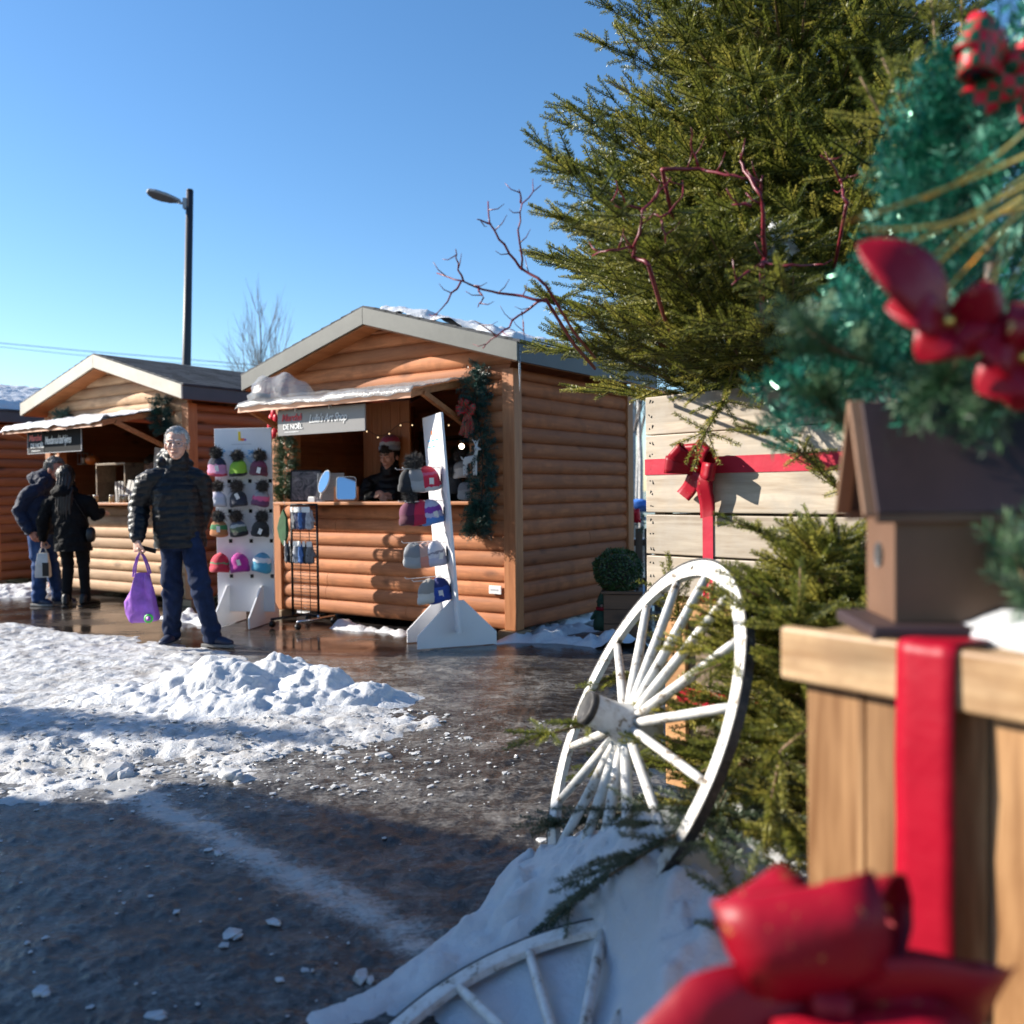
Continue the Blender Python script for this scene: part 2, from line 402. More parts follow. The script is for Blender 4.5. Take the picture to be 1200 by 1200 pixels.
def knit_mat(name, bands, axis=2, lo=0.0, hi=.17):
    """bands: list of (position 0..1, colour) up the hat"""
    mt, nt, b = newmat(name); v = mapping(nt)
    sx = N(nt, "ShaderNodeSeparateXYZ"); L(nt, v, sx.inputs[0])
    mr = N(nt, "ShaderNodeMapRange"); mr.inputs[1].default_value = lo; mr.inputs[2].default_value = hi
    wob = math_(nt, 'MULTIPLY', math_(nt, 'SUBTRACT', noise(nt, v, 22, 3), .5), .05)
    L(nt, math_(nt, 'ADD', sx.outputs[axis], wob), mr.inputs[0])
    r = ramp(nt, mr.outputs[0], bands); r.color_ramp.interpolation = 'CONSTANT'
    c = mix(nt, ramp(nt, noise(nt, v, 70, 3), [(.35, (0, 0, 0)), (.65, (1, 1, 1))]).outputs[0], r.outputs[0], (.5, .5, .5), 'OVERLAY')
    L(nt, c, b.inputs['Base Color']); b.inputs['Roughness'].default_value = .85; b.inputs['Sheen Weight'].default_value = .2
    wv = N(nt, "ShaderNodeTexWave"); wv.inputs['Scale'].default_value = 60; wv.inputs['Distortion'].default_value = 3; L(nt, v, wv.inputs[0])
    bump(nt, wv.outputs[1], .3, .004, b)
    return mt

# ------------------------------------------------------------------ mesh helpers
def rotmat(eul): return Euler(eul).to_matrix()
def frame(d, up=(0, 0, 1)):
    """matrix whose columns are side, up, forward for direction d"""
    f = Vector(d).normalized(); u = Vector(up)
    if abs(f.dot(u.normalized())) > .98: u = Vector((0, 1, 0)) if abs(f.y) < .9 else Vector((1, 0, 0))
    s = u.cross(f).normalized(); u2 = f.cross(s)
    return s, u2, f
class MB:
    def __init__(self): self.v = []; self.f = []; self.sm = []
    def add(self, vs, fs, smooth=False):
        o = len(self.v); self.v += [tuple(p) for p in vs]
        self.f += [tuple(i + o for i in q) for q in fs]; self.sm += [smooth] * len(fs)
    def box(self, c, s, rot=None):
        x, y, z = (q / 2 for q in s)
        vs = [Vector((a, b, d)) for a in (-x, x) for b in (-y, y) for d in (-z, z)]
        if rot is not None: M_ = rot if isinstance(rot, Matrix) else rotmat(rot); vs = [M_ @ p for p in vs]
        c = Vector(c)
        self.add([p + c for p in vs], [(0, 1, 3, 2), (4, 6, 7, 5), (0, 4, 5, 1), (2, 3, 7, 6), (0, 2, 6, 4), (1, 5, 7, 3)])
    def bar(self, a, b, wd, th, up=(0, 0, 1)):
        a, b = Vector(a), Vector(b); s, u, f = frame(b - a, up)
        q = [s * sx * wd / 2 + u * sy * th / 2 for sx, sy in ((-1, -1), (1, -1), (1, 1), (-1, 1))]
        self.add([a + p for p in q] + [b + p for p in q], [(3, 2, 1, 0), (4, 5, 6, 7), (0, 1, 5, 4), (1, 2, 6, 5), (2, 3, 7, 6), (3, 0, 4, 7)])
    def tube(self, pts, rad, seg=8, cap=True, smooth=True, flat=None, up=(0, 0, 1)):
        pts = [Vector(p) for p in pts]; n = len(pts)
        rad = rad if isinstance(rad, (list, tuple)) else [rad] * n
        vs = []; fs = []
        for i, p in enumerate(pts):
            d = pts[min(i + 1, n - 1)] - pts[max(i - 1, 0)]
            s, u, f = frame(d, up)
            r = rad[i]; rx, ry = r if isinstance(r, (list, tuple)) else (r, r)
            for k in range(seg):
                a = 2 * math.pi * k / seg
                vs.append(p + s * math.cos(a) * rx + u * math.sin(a) * ry)
        for i in range(n - 1):
            for k in range(seg):
                k2 = (k + 1) % seg
                fs.append((i * seg + k, i * seg + k2, (i + 1) * seg + k2, (i + 1) * seg + k))
        if cap:
            fs.append(tuple(reversed(range(seg)))); fs.append(tuple((n - 1) * seg + k for k in range(seg)))
        self.add(vs, fs, smooth)
    def limb(self, pts, rad, seg=16, up=(0, 1, 0)):
        """closed tube with rounded ends, radii may be (rx, ry)"""
        pts = [Vector(p) for p in pts]; rad = [r if isinstance(r, (list, tuple)) else (r, r) for r in rad]
        d0 = (pts[0] - pts[1]).normalized(); d1 = (pts[-1] - pts[-2]).normalized()
        P = []; Q = []
        for k, sgn in ((2, 1), (1, 1)):
            a = k * math.pi / 6.2
            P.append(pts[0] + d0 * math.sin(a) * min(rad[0])); Q.append(tuple(x * math.cos(a) for x in rad[0]))
        P += pts; Q += rad
        for k in (1, 2):
            a = k * math.pi / 6.2
            P.append(pts[-1] + d1 * math.sin(a) * min(rad[-1])); Q.append(tuple(x * math.cos(a) for x in rad[-1]))
        self.tube(P, Q, seg, True, True, up=up)
    def ball(self, c, r, seg=16, rings=10, rot=None, fn=None):
        c = Vector(c); r = r if isinstance(r, (list, tuple)) else (r, r, r)
        vs = []; fs = []
        for i in range(1, rings):
            t = math.pi * i / rings
            for k in range(seg):
                a = 2 * math.pi * k / seg
                q = Vector((math.sin(t) * math.cos(a), math.sin(t) * math.sin(a), math.cos(t)))
                s = fn(q) if fn else 1
                p = Vector((q.x * r[0] * s, q.y * r[1] * s, q.z * r[2] * s))
                if rot is not None: p = rot @ p
                vs.append(p + c)
        top = Vector((0, 0, r[2])); 
        if rot is not None: top = rot @ top
        vs.append(c + top); vs.append(c - top); T = len(vs) - 2
        for i in range(rings - 2):
            for k in range(seg):
                k2 = (k + 1) % seg
                fs.append((i * seg + k, (i + 1) * seg + k, (i + 1) * seg + k2, i * seg + k2))
        for k in range(seg):
            fs.append((T, k, (k + 1) % seg)); b_ = (rings - 2) * seg; fs.append((T + 1, b_ + (k + 1) % seg, b_ + k))
        self.add(vs, fs, True)
    def lathe(self, prof, seg=24, c=(0, 0, 0), mat=None, smooth=True):
        c = Vector(c); vs = []; fs = []; n = len(prof)
        for r, z in prof:
            for k in range(seg):
                a = 2 * math.pi * k / seg; p = Vector((r * math.cos(a), r * math.sin(a), z))
                if mat is not None: p = mat @ p
                vs.append(p + c)
        for i in range(n - 1):
            for k in range(seg):
                k2 = (k + 1) % seg; fs.append((i * seg + k, i * seg + k2, (i + 1) * seg + k2, (i + 1) * seg + k))
        fs.append(tuple(reversed(range(seg)))); fs.append(tuple((n - 1) * seg + k for k in range(seg)))
        self.add(vs, fs, smooth)
    def prism(self, poly, o, ax, ay, az, th):
        """polygon in (ax, ay) extruded th along az"""
        o, ax, ay, az = Vector(o), Vector(ax), Vector(ay), Vector(az)
        n = len(poly)
        A = [o + ax * x + ay * y for x, y in poly]; B = [p + az * th for p in A]
        self.add(A + B, [tuple(reversed(range(n))), tuple(range(n, 2 * n))] + [(i, (i + 1) % n, (i + 1) % n + n, i + n) for i in range(n)])
    def strip(self, pts, wdir, width, th=.002):
        """ribbon along pts; wdir one vector or one per point"""
        n = len(pts); pts = [Vector(p) for p in pts]
        wd = [Vector(wdir).normalized()] * n if not isinstance(wdir, list) else [Vector(q).normalized() for q in wdir]
        wid = width if isinstance(width, list) else [width] * n
        K = 5; vs = []; fs = []
        for i in range(n):
            d = (pts[min(i + 1, n - 1)] - pts[max(i - 1, 0)]).normalized(); nn = d.cross(wd[i]).normalized()
            for k in range(K):
                t = k / (K - 1) - .5
                vs.append(pts[i] + wd[i] * t * wid[i] + nn * th / 2)
            for k in range(K):
                t = k / (K - 1) - .5
                vs.append(pts[i] + wd[i] * t * wid[i] - nn * th / 2)
        W = 2 * K
        for i in range(n - 1):
            for k in range(K - 1):
                a = i * W + k; fs.append((a, a + 1, a + 1 + W, a + W)); a += K; fs.append((a + 1, a, a + W, a + 1 + W))
            a = i * W; fs.append((a, a + W, a + W + K, a + K)); a = i * W + K - 1; fs.append((a + W, a, a + K, a + W + K))
        self.add(vs, fs, True)
    def build(self, name, mat, parent=None, loc=None, rot=None, bevel=0, seg=2):
        me = bpy.data.meshes.new(name); me.from_pydata(self.v, [], self.f); 
        me.polygons.foreach_set("use_smooth", self.sm); me.update()
        return mkobj(name, me, mat, parent, loc, rot, bevel, seg)
def mkobj(name, me, mat, parent=None, loc=None, rot=None, bevel=0, seg=2):
    o = bpy.data.objects.new(name, me); COL.objects.link(o)
    if mat: me.materials.append(MATS[mat] if isinstance(mat, str) else mat)
    if parent: o.parent = parent
    if loc is not None: o.location = loc
    if rot is not None: o.rotation_euler = rot
    if bevel:
        md = o.modifiers.new("bevel", 'BEVEL'); md.width = bevel; md.segments = seg; md.limit_method = 'ANGLE'; md.angle_limit = R(40)
    return o
def tag(o, label=None, cat=None, group=None, kind=None):
    if label: o['label'] = label
    if cat: o['category'] = cat
    if group: o['group'] = group
    if kind: o['kind'] = kind
    return o
def thing(name, label, cat, loc=(0, 0, 0), rz=0, group=None, rot=None):
    o = bpy.data.objects.new(name, None); COL.objects.link(o); o.location = loc
    o.rotation_euler = rot if rot is not None else (0, 0, rz); o.empty_display_size = .1
    return tag(o, label, cat, group)
KIDS = {}
def copy_tree(o, parent=None):
    c = o.copy(); COL.objects.link(c)
    if parent: c.parent = parent
    for ch in [q for q in bpy.data.objects if q.parent == o]: copy_tree(ch, c)
    return c
def arrmesh(name, V, F, tint=None, smooth=False):
    """numpy mesh; F is (M,3) or (M,4)"""
    me = bpy.data.meshes.new(name); k = F.shape[1]
    me.vertices.add(len(V)); me.vertices.foreach_set("co", np.ascontiguousarray(V, dtype=np.float32).ravel())
    me.loops.add(F.size); me.loops.foreach_set("vertex_index", np.ascontiguousarray(F, dtype=np.int32).ravel())
    me.polygons.add(len(F)); me.polygons.foreach_set("loop_start", np.arange(0, F.size, k, dtype=np.int32))
    try: me.polygons.foreach_set("loop_total", np.full(len(F), k, dtype=np.int32))
    except Exception: pass
    me.polygons.foreach_set("use_smooth", np.full(len(F), smooth, dtype=bool))
    if tint is not None:
        a = me.attributes.new("tint", 'FLOAT', 'POINT'); a.data.foreach_set("value", np.asarray(tint, dtype=np.float32))
    me.update(calc_edges=True); me.validate(); return me
def remesh(mb, voxel, smooth=4, fn=None):
    """one continuous closed skin round all shapes of mb"""
    me = bpy.data.meshes.new("tmp"); me.from_pydata(mb.v, [], mb.f); me.update()
    o = bpy.data.objects.new("tmp", me); COL.objects.link(o)
    md = o.modifiers.new("r", 'REMESH'); md.mode = 'VOXEL'; md.voxel_size = voxel; md.use_smooth_shade = True
    if smooth:
        ms = o.modifiers.new("s", 'SMOOTH'); ms.iterations = smooth; ms.factor = .5
    dg = bpy.context.evaluated_depsgraph_get(); ev = o.evaluated_get(dg)
    out = bpy.data.meshes.new_from_object(ev)
    bpy.data.objects.remove(o); bpy.data.meshes.remove(me)
    if fn:
        n = len(out.vertices); co = np.empty(n * 3, dtype=np.float32); out.vertices.foreach_get("co", co); co = co.reshape(-1, 3)
        no = np.empty(n * 3, dtype=np.float32); out.vertices.foreach_get("normal", no); no = no.reshape(-1, 3)
        co = fn(co.astype(float), no.astype(float)); out.vertices.foreach_set("co", np.ascontiguousarray(co, dtype=np.float32).ravel()); out.update()
    return out
def text_mesh(s, size, shear=0.0, ext=.0015, offset=0.0, spacing=1.0):
    cu = bpy.data.curves.new("t", 'FONT'); cu.body = s; cu.size = size; cu.shear = shear; cu.extrude = ext; cu.offset = offset; cu.space_character = spacing
    cu.align_x = 'LEFT'; cu.resolution_u = 3
    o = bpy.data.objects.new("t", cu); COL.objects.link(o)
    dg = bpy.context.evaluated_depsgraph_get(); me = bpy.data.meshes.new_from_object(o.evaluated_get(dg))
    bpy.data.objects.remove(o); return me
# smooth value noise in numpy
def _hash(i, j, k, seed):
    h = (i * 374761393 + j * 668265263 + k * 2147483647 + seed * 974711) & 0xffffffff
    h = ((h ^ (h >> 13)) * 1274126177) & 0xffffffff
    return ((h ^ (h >> 16)) & 0xffff) / 65535.0
def vnoise(x, y, z=None, seed=0):
    x = np.asarray(x, float); y = np.asarray(y, float); z = np.zeros_like(x) if z is None else np.asarray(z, float)
    xi = np.floor(x).astype(np.int64); yi = np.floor(y).astype(np.int64); zi = np.floor(z).astype(np.int64)
    fx, fy, fz = x - xi, y - yi, z - zi
    fx = fx * fx * (3 - 2 * fx); fy = fy * fy * (3 - 2 * fy); fz = fz * fz * (3 - 2 * fz)
    r = 0
    for a in (0, 1):
        for b in (0, 1):
            for c in (0, 1):
                wt = (fx if a else 1 - fx) * (fy if b else 1 - fy) * (fz if c else 1 - fz)
                r = r + wt * _hash(xi + a, yi + b, zi + c, seed)
    return r * 2 - 1
def fbm(x, y, z=None, oct=4, seed=0, gain=.5, lac=2.03):
    r = 0; a = 1; s = 1
    for o in range(oct):
        r = r + a * vnoise(np.asarray(x) * s, np.asarray(y) * s, None if z is None else np.asarray(z) * s, seed + o * 17); a *= gain; s *= lac
    return r
def sstep(a, b, x):
    t = np.clip((np.asarray(x, float) - a) / (b - a), 0, 1); return t * t * (3 - 2 * t)
# ------------------------------------------------------------------ ground and snow
def poly_sd(x, y, poly):
    """signed distance, positive inside"""
    P = np.array(poly, float); d = np.full(x.shape, 1e9); ins = np.zeros(x.shape, bool)
    n = len(P)
    for i in range(n):
        a, b = P[i], P[(i + 1) % n]; e = b - a
        t = np.clip(((x - a[0]) * e[0] + (y - a[1]) * e[1]) / (e @ e), 0, 1)
        d = np.minimum(d, np.hypot(x - a[0] - t * e[0], y - a[1] - t * e[1]))
        c = ((a[1] > y) != (b[1] > y)) & (x < (b[0] - a[0]) * (y - a[1]) / (b[1] - a[1] + 1e-12) + a[0])
        ins ^= c
    return np.where(ins, d, -d)
def grid_mesh(name, X, Y, Z, mat, keep=None, smooth=True):
    ny, nx = X.shape
    idx = np.arange(nx * ny).reshape(ny, nx)
    F = np.stack([idx[:-1, :-1], idx[:-1, 1:], idx[1:, 1:], idx[1:, :-1]], -1).reshape(-1, 4)
    V = np.stack([X, Y, Z], -1).reshape(-1, 3)
    if keep is not None:
        k = keep.ravel(); F = F[k[F].any(1)]
        used = np.unique(F); mp = np.full(len(V), -1); mp[used] = np.arange(len(used)); V = V[used]; F = mp[F]
    return mkobj(name, arrmesh(name, V, F, smooth=smooth), mat)
def ground_h(x, y):
    slush = 1 - sstep(6.3, 7.2, y + fbm(x * .9, y * .9, oct=2, seed=3) * .4)
    fade = 1 - sstep(9, 12, y)
    h = fbm(x * 11, y * 9, oct=4, seed=5, gain=.6) * .010 + np.maximum(0, fbm(x * 26, y * 22, oct=3, seed=9)) * .012
    h += fbm(x * 1.7, y * 2.6, oct=3, seed=2) * .012
    h *= .42
    return (h * slush + fbm(x * .5, y * .5, oct=2, seed=8) * .006) * fade - .004
u = np.concatenate([-np.geomspace(.8, 60, 24)[::-1], np.linspace(-.74, .74, 620), np.geomspace(.8, 60, 24)])
yy = np.concatenate([[-40, -10, -3, -1, 0, .4, .7], 1 / np.linspace(1 / 1.0, 1 / 11.5, 520), np.geomspace(12, 900, 40)])
U, YY = np.meshgrid(u, yy); XX = U * np.maximum(YY, 1.0)
o = grid_mesh("ground", XX, YY, ground_h(XX, YY), "asphalt_ice"); tag(o, kind='structure')

def g2(px, py): p = ground(px, py); return (p.x, p.y)
def snow_sheet(name, polys, mat, res, bbox, hfun, thin=.0):
    x = np.arange(bbox[0], bbox[1], res); y = np.arange(bbox[2], bbox[3], res * 1.15)
    X, Y = np.meshgrid(x, y)
    d = np.max([poly_sd(X, Y, p) for p in polys], 0)
    Z = hfun(X, Y, d)
    return grid_mesh(name, X, Y, Z, mat, keep=Z > -.025)
# trodden snow on the left
FIELD = [(-9, 8.6), g2(0, 733), g2(120, 743), g2(250, 766), g2(380, 788), g2(450, 815), g2(505, 850), g2(470, 872), g2(380, 892), g2(280, 912), g2(130, 930), g2(0, 938), (-7, 3.6)]
def h_field(x, y, d):
    e = fbm(x * 2.2, y * 2.2, oct=4, seed=21) * .16
    h = .045 * (1 - np.exp(-np.clip(d + e, -2, 5) / .22)) - .012
    h += fbm(x * 7, y * 7, oct=4, seed=22, gain=.6) * .013 + np.abs(vnoise(x * 19, y * 17, seed=24)) * .010 + np.abs(vnoise(x * 39, y * 33, seed=26)) * .007
    near = 1 - sstep(4.0, 4.9, y)
    h -= near * (.006 + np.abs(fbm(x * 3, y * 4, oct=4, seed=25)) * .040)
    return np.maximum(h, -.05)
o = snow_sheet("snow_ground", [FIELD], "snow_trodden", .017, (-5.6, 0, 3.3, 8.8), h_field); tag(o, kind='structure')
# the shovelled heap
HEAP = [(-1.74, 5.42, .155, .34, .27), (-1.50, 5.52, .17, .26, .24), (-1.20, 5.38, .14, .28, .22), (-.90, 5.25, .10, .22, .20), (-2.15, 5.35, .085, .42, .30), (-1.6, 5.05, .09, .60, .25), (-2.9, 5.3, .04, .6, .3)]
def h_heap(x, y, d):
    h = np.zeros_like(x)
    for (a, b, hh, s1, s2) in HEAP: h = np.maximum(h, hh * 1.25 * np.exp(-((x - a) / s1) ** 2 / 1.6 - ((y - b) / s2) ** 2 / 1.6)) + .25 * hh * np.exp(-((x - a) / s1) ** 2 - ((y - b) / s2) ** 2)
    m = sstep(.02, .12, h)
    lump = 1 - np.abs(fbm(x * 3.6, y * 3.6, oct=3, seed=31, gain=.45))
    h = h + m * (lump ** 2 * .035 - .045 + np.abs(vnoise(x * 5.5, y * 5.5, seed=33)) * .050 + np.abs(vnoise(x * 12, y * 12, seed=34)) * .030 + np.abs(vnoise(x * 25 + 3, y * 25, seed=37)) * .015 + np.abs(vnoise(x * 47 + 3, y * 47, seed=38)) * .009)
    return h - .03 + fbm(x * 4, y * 4, oct=3, seed=35) * .012
o = snow_sheet("snow_pile", [[(-4, 4), (0, 4), (0, 7), (-4, 7)]], "snow", .0125, (-3.7, -.3, 4.55, 6.2), h_heap)
tag(o, "heap of shovelled white snow in the middle of the icy lane", "snow heap")
# bank round the wheels
BANK = [(-.62, 1.75), (-.42, 2.12), (-.25, 2.38), (-.11, 2.62), (-.05, 2.86), (.08, 3.02), (.30, 3.12), (.8, 3.1), (1.7, 2.9), (2.0, 1.0), (-.5, .9), (-.8, 1.4)]
def h_bank(x, y, d):
    e = fbm(x * 3, y * 3, oct=3, seed=41) * .07
    h = .24 * (1 - np.exp(-np.clip(d + e, -1, 5) / .42)) - .008
    right = sstep(.35, .95, x)
    h += right * .07 * (1 - sstep(2.6, 3.0, y))
    h += .10 * np.exp(-((x - .22) / .24) ** 2 - ((y - 2.50) / .16) ** 2) + .06 * np.exp(-((x - .24) / .2) ** 2 - ((y - 2.36) / .10) ** 2) + .11 * np.exp(-((x - .42) / .22) ** 2 - ((y - 2.33) / .12) ** 2)
    h += .15 * np.exp(-((x - .30) / .17) ** 2 - ((y - 2.12) / .15) ** 2)
    # a lump of snow covering the right part of the lying wheel, a hollow inside that wheel
    h += .12 * np.exp(-((x - .40) / .17) ** 2 - ((y - 1.92) / .20) ** 2) + .10 * np.exp(-((x - .62) / .25) ** 2 - ((y - 2.25) / .14) ** 2)
    m = sstep(.0, .08, h)
    h += m * (np.abs(fbm(x * 5, y * 5, oct=4, seed=43, gain=.55)) * .06 - .025 + np.abs(vnoise(x * 14, y * 14, seed=44)) * .024 + np.abs(vnoise(x * 31, y * 31, seed=46)) * .011)
    # the lying wheel has sunk into the snow on its left side
    wz = .100 + .305 * (x - .09) + .039 * (y - 1.693) - .026 + fbm(x * 6, y * 6, oct=3, seed=47) * .012
    k = (1 - sstep(.50, .66, np.hypot(x - .09, y - 1.693))) * (1 - sstep(.17, .30, x + fbm(x * 5, y * 5, oct=2, seed=48) * .04))
    h = h * (1 - k) + np.minimum(h, wz) * k
    return h + fbm(x * 22, y * 22, oct=2, seed=45) * .004
o = snow_sheet("snow_bank", [BANK], "snow", .011, (-.95, 1.7, 1.0, 3.3), h_bank); tag(o, kind='structure')
def bank_z(x, y):
    X = np.array([[x]]); Y = np.array([[y]]); return float(h_bank(X, Y, poly_sd(X, Y, BANK))[0, 0])
# remnants along the huts
def strip_poly(a, b, w_):
    a, b = Vector(a), Vector(b); d = (b - a).normalized(); n = Vector((-d.y, d.x)) * w_
    return [tuple(a + n), tuple(b + n * .6), tuple(b - n * .8), tuple(a - n)]
VERGE = [strip_poly(g2(390, 734), g2(480, 742), .10), strip_poly(g2(585, 750), g2(690, 750), .16), strip_poly(g2(690, 748), g2(760, 760), .30),
         strip_poly(g2(205, 722), g2(268, 730), .22), [g2(-60, 704), g2(30, 700), g2(75, 696), g2(72, 686), g2(-60, 684)],
         strip_poly((-.45, 9.3), (1.6, 11.5), 1.2), strip_poly(g2(625, 741), g2(700, 735), .25), strip_poly((-2.4, 9.5), (-1.0, 11.6), .5), strip_poly((.3, 8.2), (1.3, 9.6), .22)]
def h_verge(x, y, d):
    h = .055 * (1 - np.exp(-np.clip(d + fbm(x * 3.5, y * 3.5, oct=3, seed=51) * .09, -1, 3) / .10)) - .006
    return h + sstep(-.02, .03, h) * (np.abs(fbm(x * 8, y * 8, oct=3, seed=52)) * .05 - .012)
o = snow_sheet("snow_verge", VERGE, "snow", .03, (-7.0, 2.6, 7.0, 12.2), h_verge); tag(o, kind='structure')

# chips of ice all over the slush (too many to count) and the larger pieces one by one
def chunk_arr(n, cx, cy, s, flat, r):
    b = np.array([(1, 0, 0), (0, 1, 0), (-1, 0, 0), (0, -1, 0), (.6, .6, 1), (-.7, .5, .9), (-.5, -.7, 1.0), (.7, -.5, .8)], float)
    F = np.array([(0, 1, 4), (1, 5, 4), (1, 2, 5), (2, 6, 5), (2, 3, 6), (3, 7, 6), (3, 0, 7), (0, 4, 7), (4, 5, 6), (4, 6, 7)])
    V = b[None] * (1 + r.uniform(-.3, .3, (n, 8, 3))); V[..., 2] *= flat; V = V * s[:, None, None]
    a = r.uniform(0, 6.28, n); c, q = np.cos(a)[:, None], np.sin(a)[:, None]
    V[..., 1] *= r.uniform(.45, 1.0, n)[:, None]
    x = V[..., 0] * c - V[..., 1] * q + cx[:, None]; y = V[..., 0] * q + V[..., 1] * c + cy[:, None]
    return np.stack([x, y, V[..., 2]], -1), F
n = 9500
py_ = rng.uniform(830, 1195, n); px_ = rng.uniform(-60, 700, n)
t = (0 - CAM_H) / (FWD[2] + CR[2] * (px_ - 600) / FPX + CU[2] * (600 - py_) / FPX)
cx = t * (FWD[0] + CR[0] * (px_ - 600) / FPX + CU[0] * (600 - py_) / FPX); cy = t * (FWD[1] + CR[1] * (px_ - 600) / FPX + CU[1] * (600 - py_) / FPX)
sunlit = sstep(3.15, 3.5, cy + .35 * cx)  # sun and shade worked into the chip scatter: more and larger where sunlit
dens = sstep(-.1, .7, fbm(cx * 1.3, cy * 1.6, oct=3, seed=61)) * (.02 + .16 * sunlit) + .006 + .02 * sunlit + .75 * sstep(3.3, 4.2, cy) * sstep(.2, -1.0, cx)
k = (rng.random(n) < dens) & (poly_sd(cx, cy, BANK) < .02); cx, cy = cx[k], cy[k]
s = rng.gamma(1.6, .0042, len(cx)) + .003; s = np.minimum(s, .022) * np.where(sunlit[k] > .5, 1, .75)
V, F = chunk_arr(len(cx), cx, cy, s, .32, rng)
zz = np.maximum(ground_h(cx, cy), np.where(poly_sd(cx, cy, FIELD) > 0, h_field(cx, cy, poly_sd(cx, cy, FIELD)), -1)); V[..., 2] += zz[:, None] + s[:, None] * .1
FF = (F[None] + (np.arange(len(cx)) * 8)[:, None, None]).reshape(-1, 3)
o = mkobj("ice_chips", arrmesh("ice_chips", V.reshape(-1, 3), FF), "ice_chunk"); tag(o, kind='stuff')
CHUNKS = [(448, 886, .055, "clear block of ice lying just right of the snow heap"), (392, 888, .05, "rough lump of ice at the near foot of the snow heap"), (270, 912, .07, "broad grey slab of ice in front of the snow heap"),
          (135, 905, .11, "long muddy slab of ice in the trodden snow on the left"), (592, 908, .028, "small white cube of ice alone on the brown slush"), (548, 866, .03, "ice lump on the slush between heap and wheel"),
          (635, 985, .03, "pale ice bit beside the rim of the upright wheel"), (272, 1092, .04, "flattened ice lump in the shade beside the pale skid"), (48, 1164, .035, "round ice lump low in the shade at the far left"),
          (182, 1187, .035, "bluish ice lump at the bottom edge of the shade"), (424, 1146, .05, "flat bluish ice plate beside the snow bank"), (320, 1080, .03, "ice lump lying on the pale skid in the shade"),
          (255, 998, .025, "small ice knob near the edge of the shade")]
for (px, py, s_, lab) in CHUNKS:
    p = ground(px, py); V, F = chunk_arr(1, np.array([0.]), np.array([0.]), np.array([s_ * .8]), .42, rng)
    mb = MB(); mb.add(V[0], [tuple(q) for q in F]); mb.add([(v[0] * .55 + s_ * .5, v[1] * .6 - s_ * .3, v[2] * .7) for v in V[0]], [tuple(q) for q in F])
    z = max(float(ground_h(np.array([p.x]), np.array([p.y]))[0]), float(h_field(np.array([p.x]), np.array([p.y]), poly_sd(np.array([p.x]), np.array([p.y]), FIELD))[0]) if poly_sd(np.array([p.x]), np.array([p.y]), FIELD)[0] > 0 else -1)
    o = mb.build("ice_chunk", "ice_chunk", loc=(p.x, p.y, z), bevel=s_ * .15); tag(o, lab, "ice", "lumps of ice on the lane")

# ------------------------------------------------------------------ market huts
TH = .5989
HW, HD, Z0, NLOG = 2.847, 2.06, .0685, 16
E_R = Vector((math.cos(TH), -math.sin(TH), 0)); E_B = Vector((math.sin(TH), math.cos(TH), 0))
class Hut:
    def __init__(s, x, y, rz=-TH): s.o = Vector((x, y, 0)); s.rz = rz; s.M = Matrix.Translation(s.o) @ Matrix.Rotation(rz, 4, 'Z')
    def w(s, x, y, z): return s.M @ Vector((x, y, z))
H2 = Hut(.0133, 7.4839); H1 = Hut(-3.5404, 9.9908)
H3 = Hut(-3.5404 - 4.35 * E_R.x, 9.9908 - 4.35 * E_R.y)
SLOPE = (2.72 - 2.248) / 1.6484; MIDX = -HW / 2
def roof_under(x): return 2.248 + (1.6484 - abs(x - MIDX)) * SLOPE
PROF = [(0, 0), (.035, .010), (.10, .020), (.22, .030), (.36, .0355), (.5, .037), (.64, .0355), (.78, .030), (.90, .020), (.965, .010), (1, 0)]
def log_run(mb, a0, a1, z, p, axis, fixed, outw, clipfn=None, jit=0.0):
    """one half-round log from a0 to a1 along axis at height z; flat inside; some are two lengths butted together"""
    if clipfn is None and a1 - a0 > 1.2 and rnd.random() < .55:
        j_ = a0 + (a1 - a0) * rnd.uniform(.2, .8); log_run1(mb, a0, j_ - .002, z, p, axis, fixed, outw, None, jit); log_run1(mb, j_ + .002, a1, z, p, axis, fixed, outw, None, jit + rnd.uniform(-.05, .05))
    else: log_run1(mb, a0, a1, z, p, axis, fixed, outw, clipfn, jit)
def log_run1(mb, a0, a1, z, p, axis, fixed, outw, clipfn=None, jit=0.0):
    L0, L1 = [], []
    prof = [(t, b * .78 * (1 + jit)) for t, b in PROF] + [(1, -.035), (0, -.035)]
    for t, b in prof:
        zz = z + t * p; lo, hi = a0, a1
        if clipfn: lo, hi = clipfn(zz, a0, a1)
        q = fixed + outw * b
        if axis == 'x': L0.append((lo, q, zz)); L1.append((hi, q, zz))
        else: L0.append((q, lo, zz)); L1.append((q, hi, zz))
    n = len(prof); nf = len(PROF)
    mb.add(L0[:nf] + L1[:nf], [(i, i + 1, i + 1 + nf, i + nf) for i in range(nf - 1)], True)      # the round face
    mb.add(L0 + L1, [(i, (i + 1) % n, (i + 1) % n + n, i + n) for i in range(nf - 1, n)], False)     # flat back and joints
    mb.add(L0, [tuple(range(n))]); mb.add(L1, [tuple(range(n))])
def gable_clip(zz, a0, a1):
    h = 1.6484 - max(0, (zz - 2.248)) / SLOPE - .01
    h = max(.02, h); return max(a0, MIDX - h), min(a1, MIDX + h)
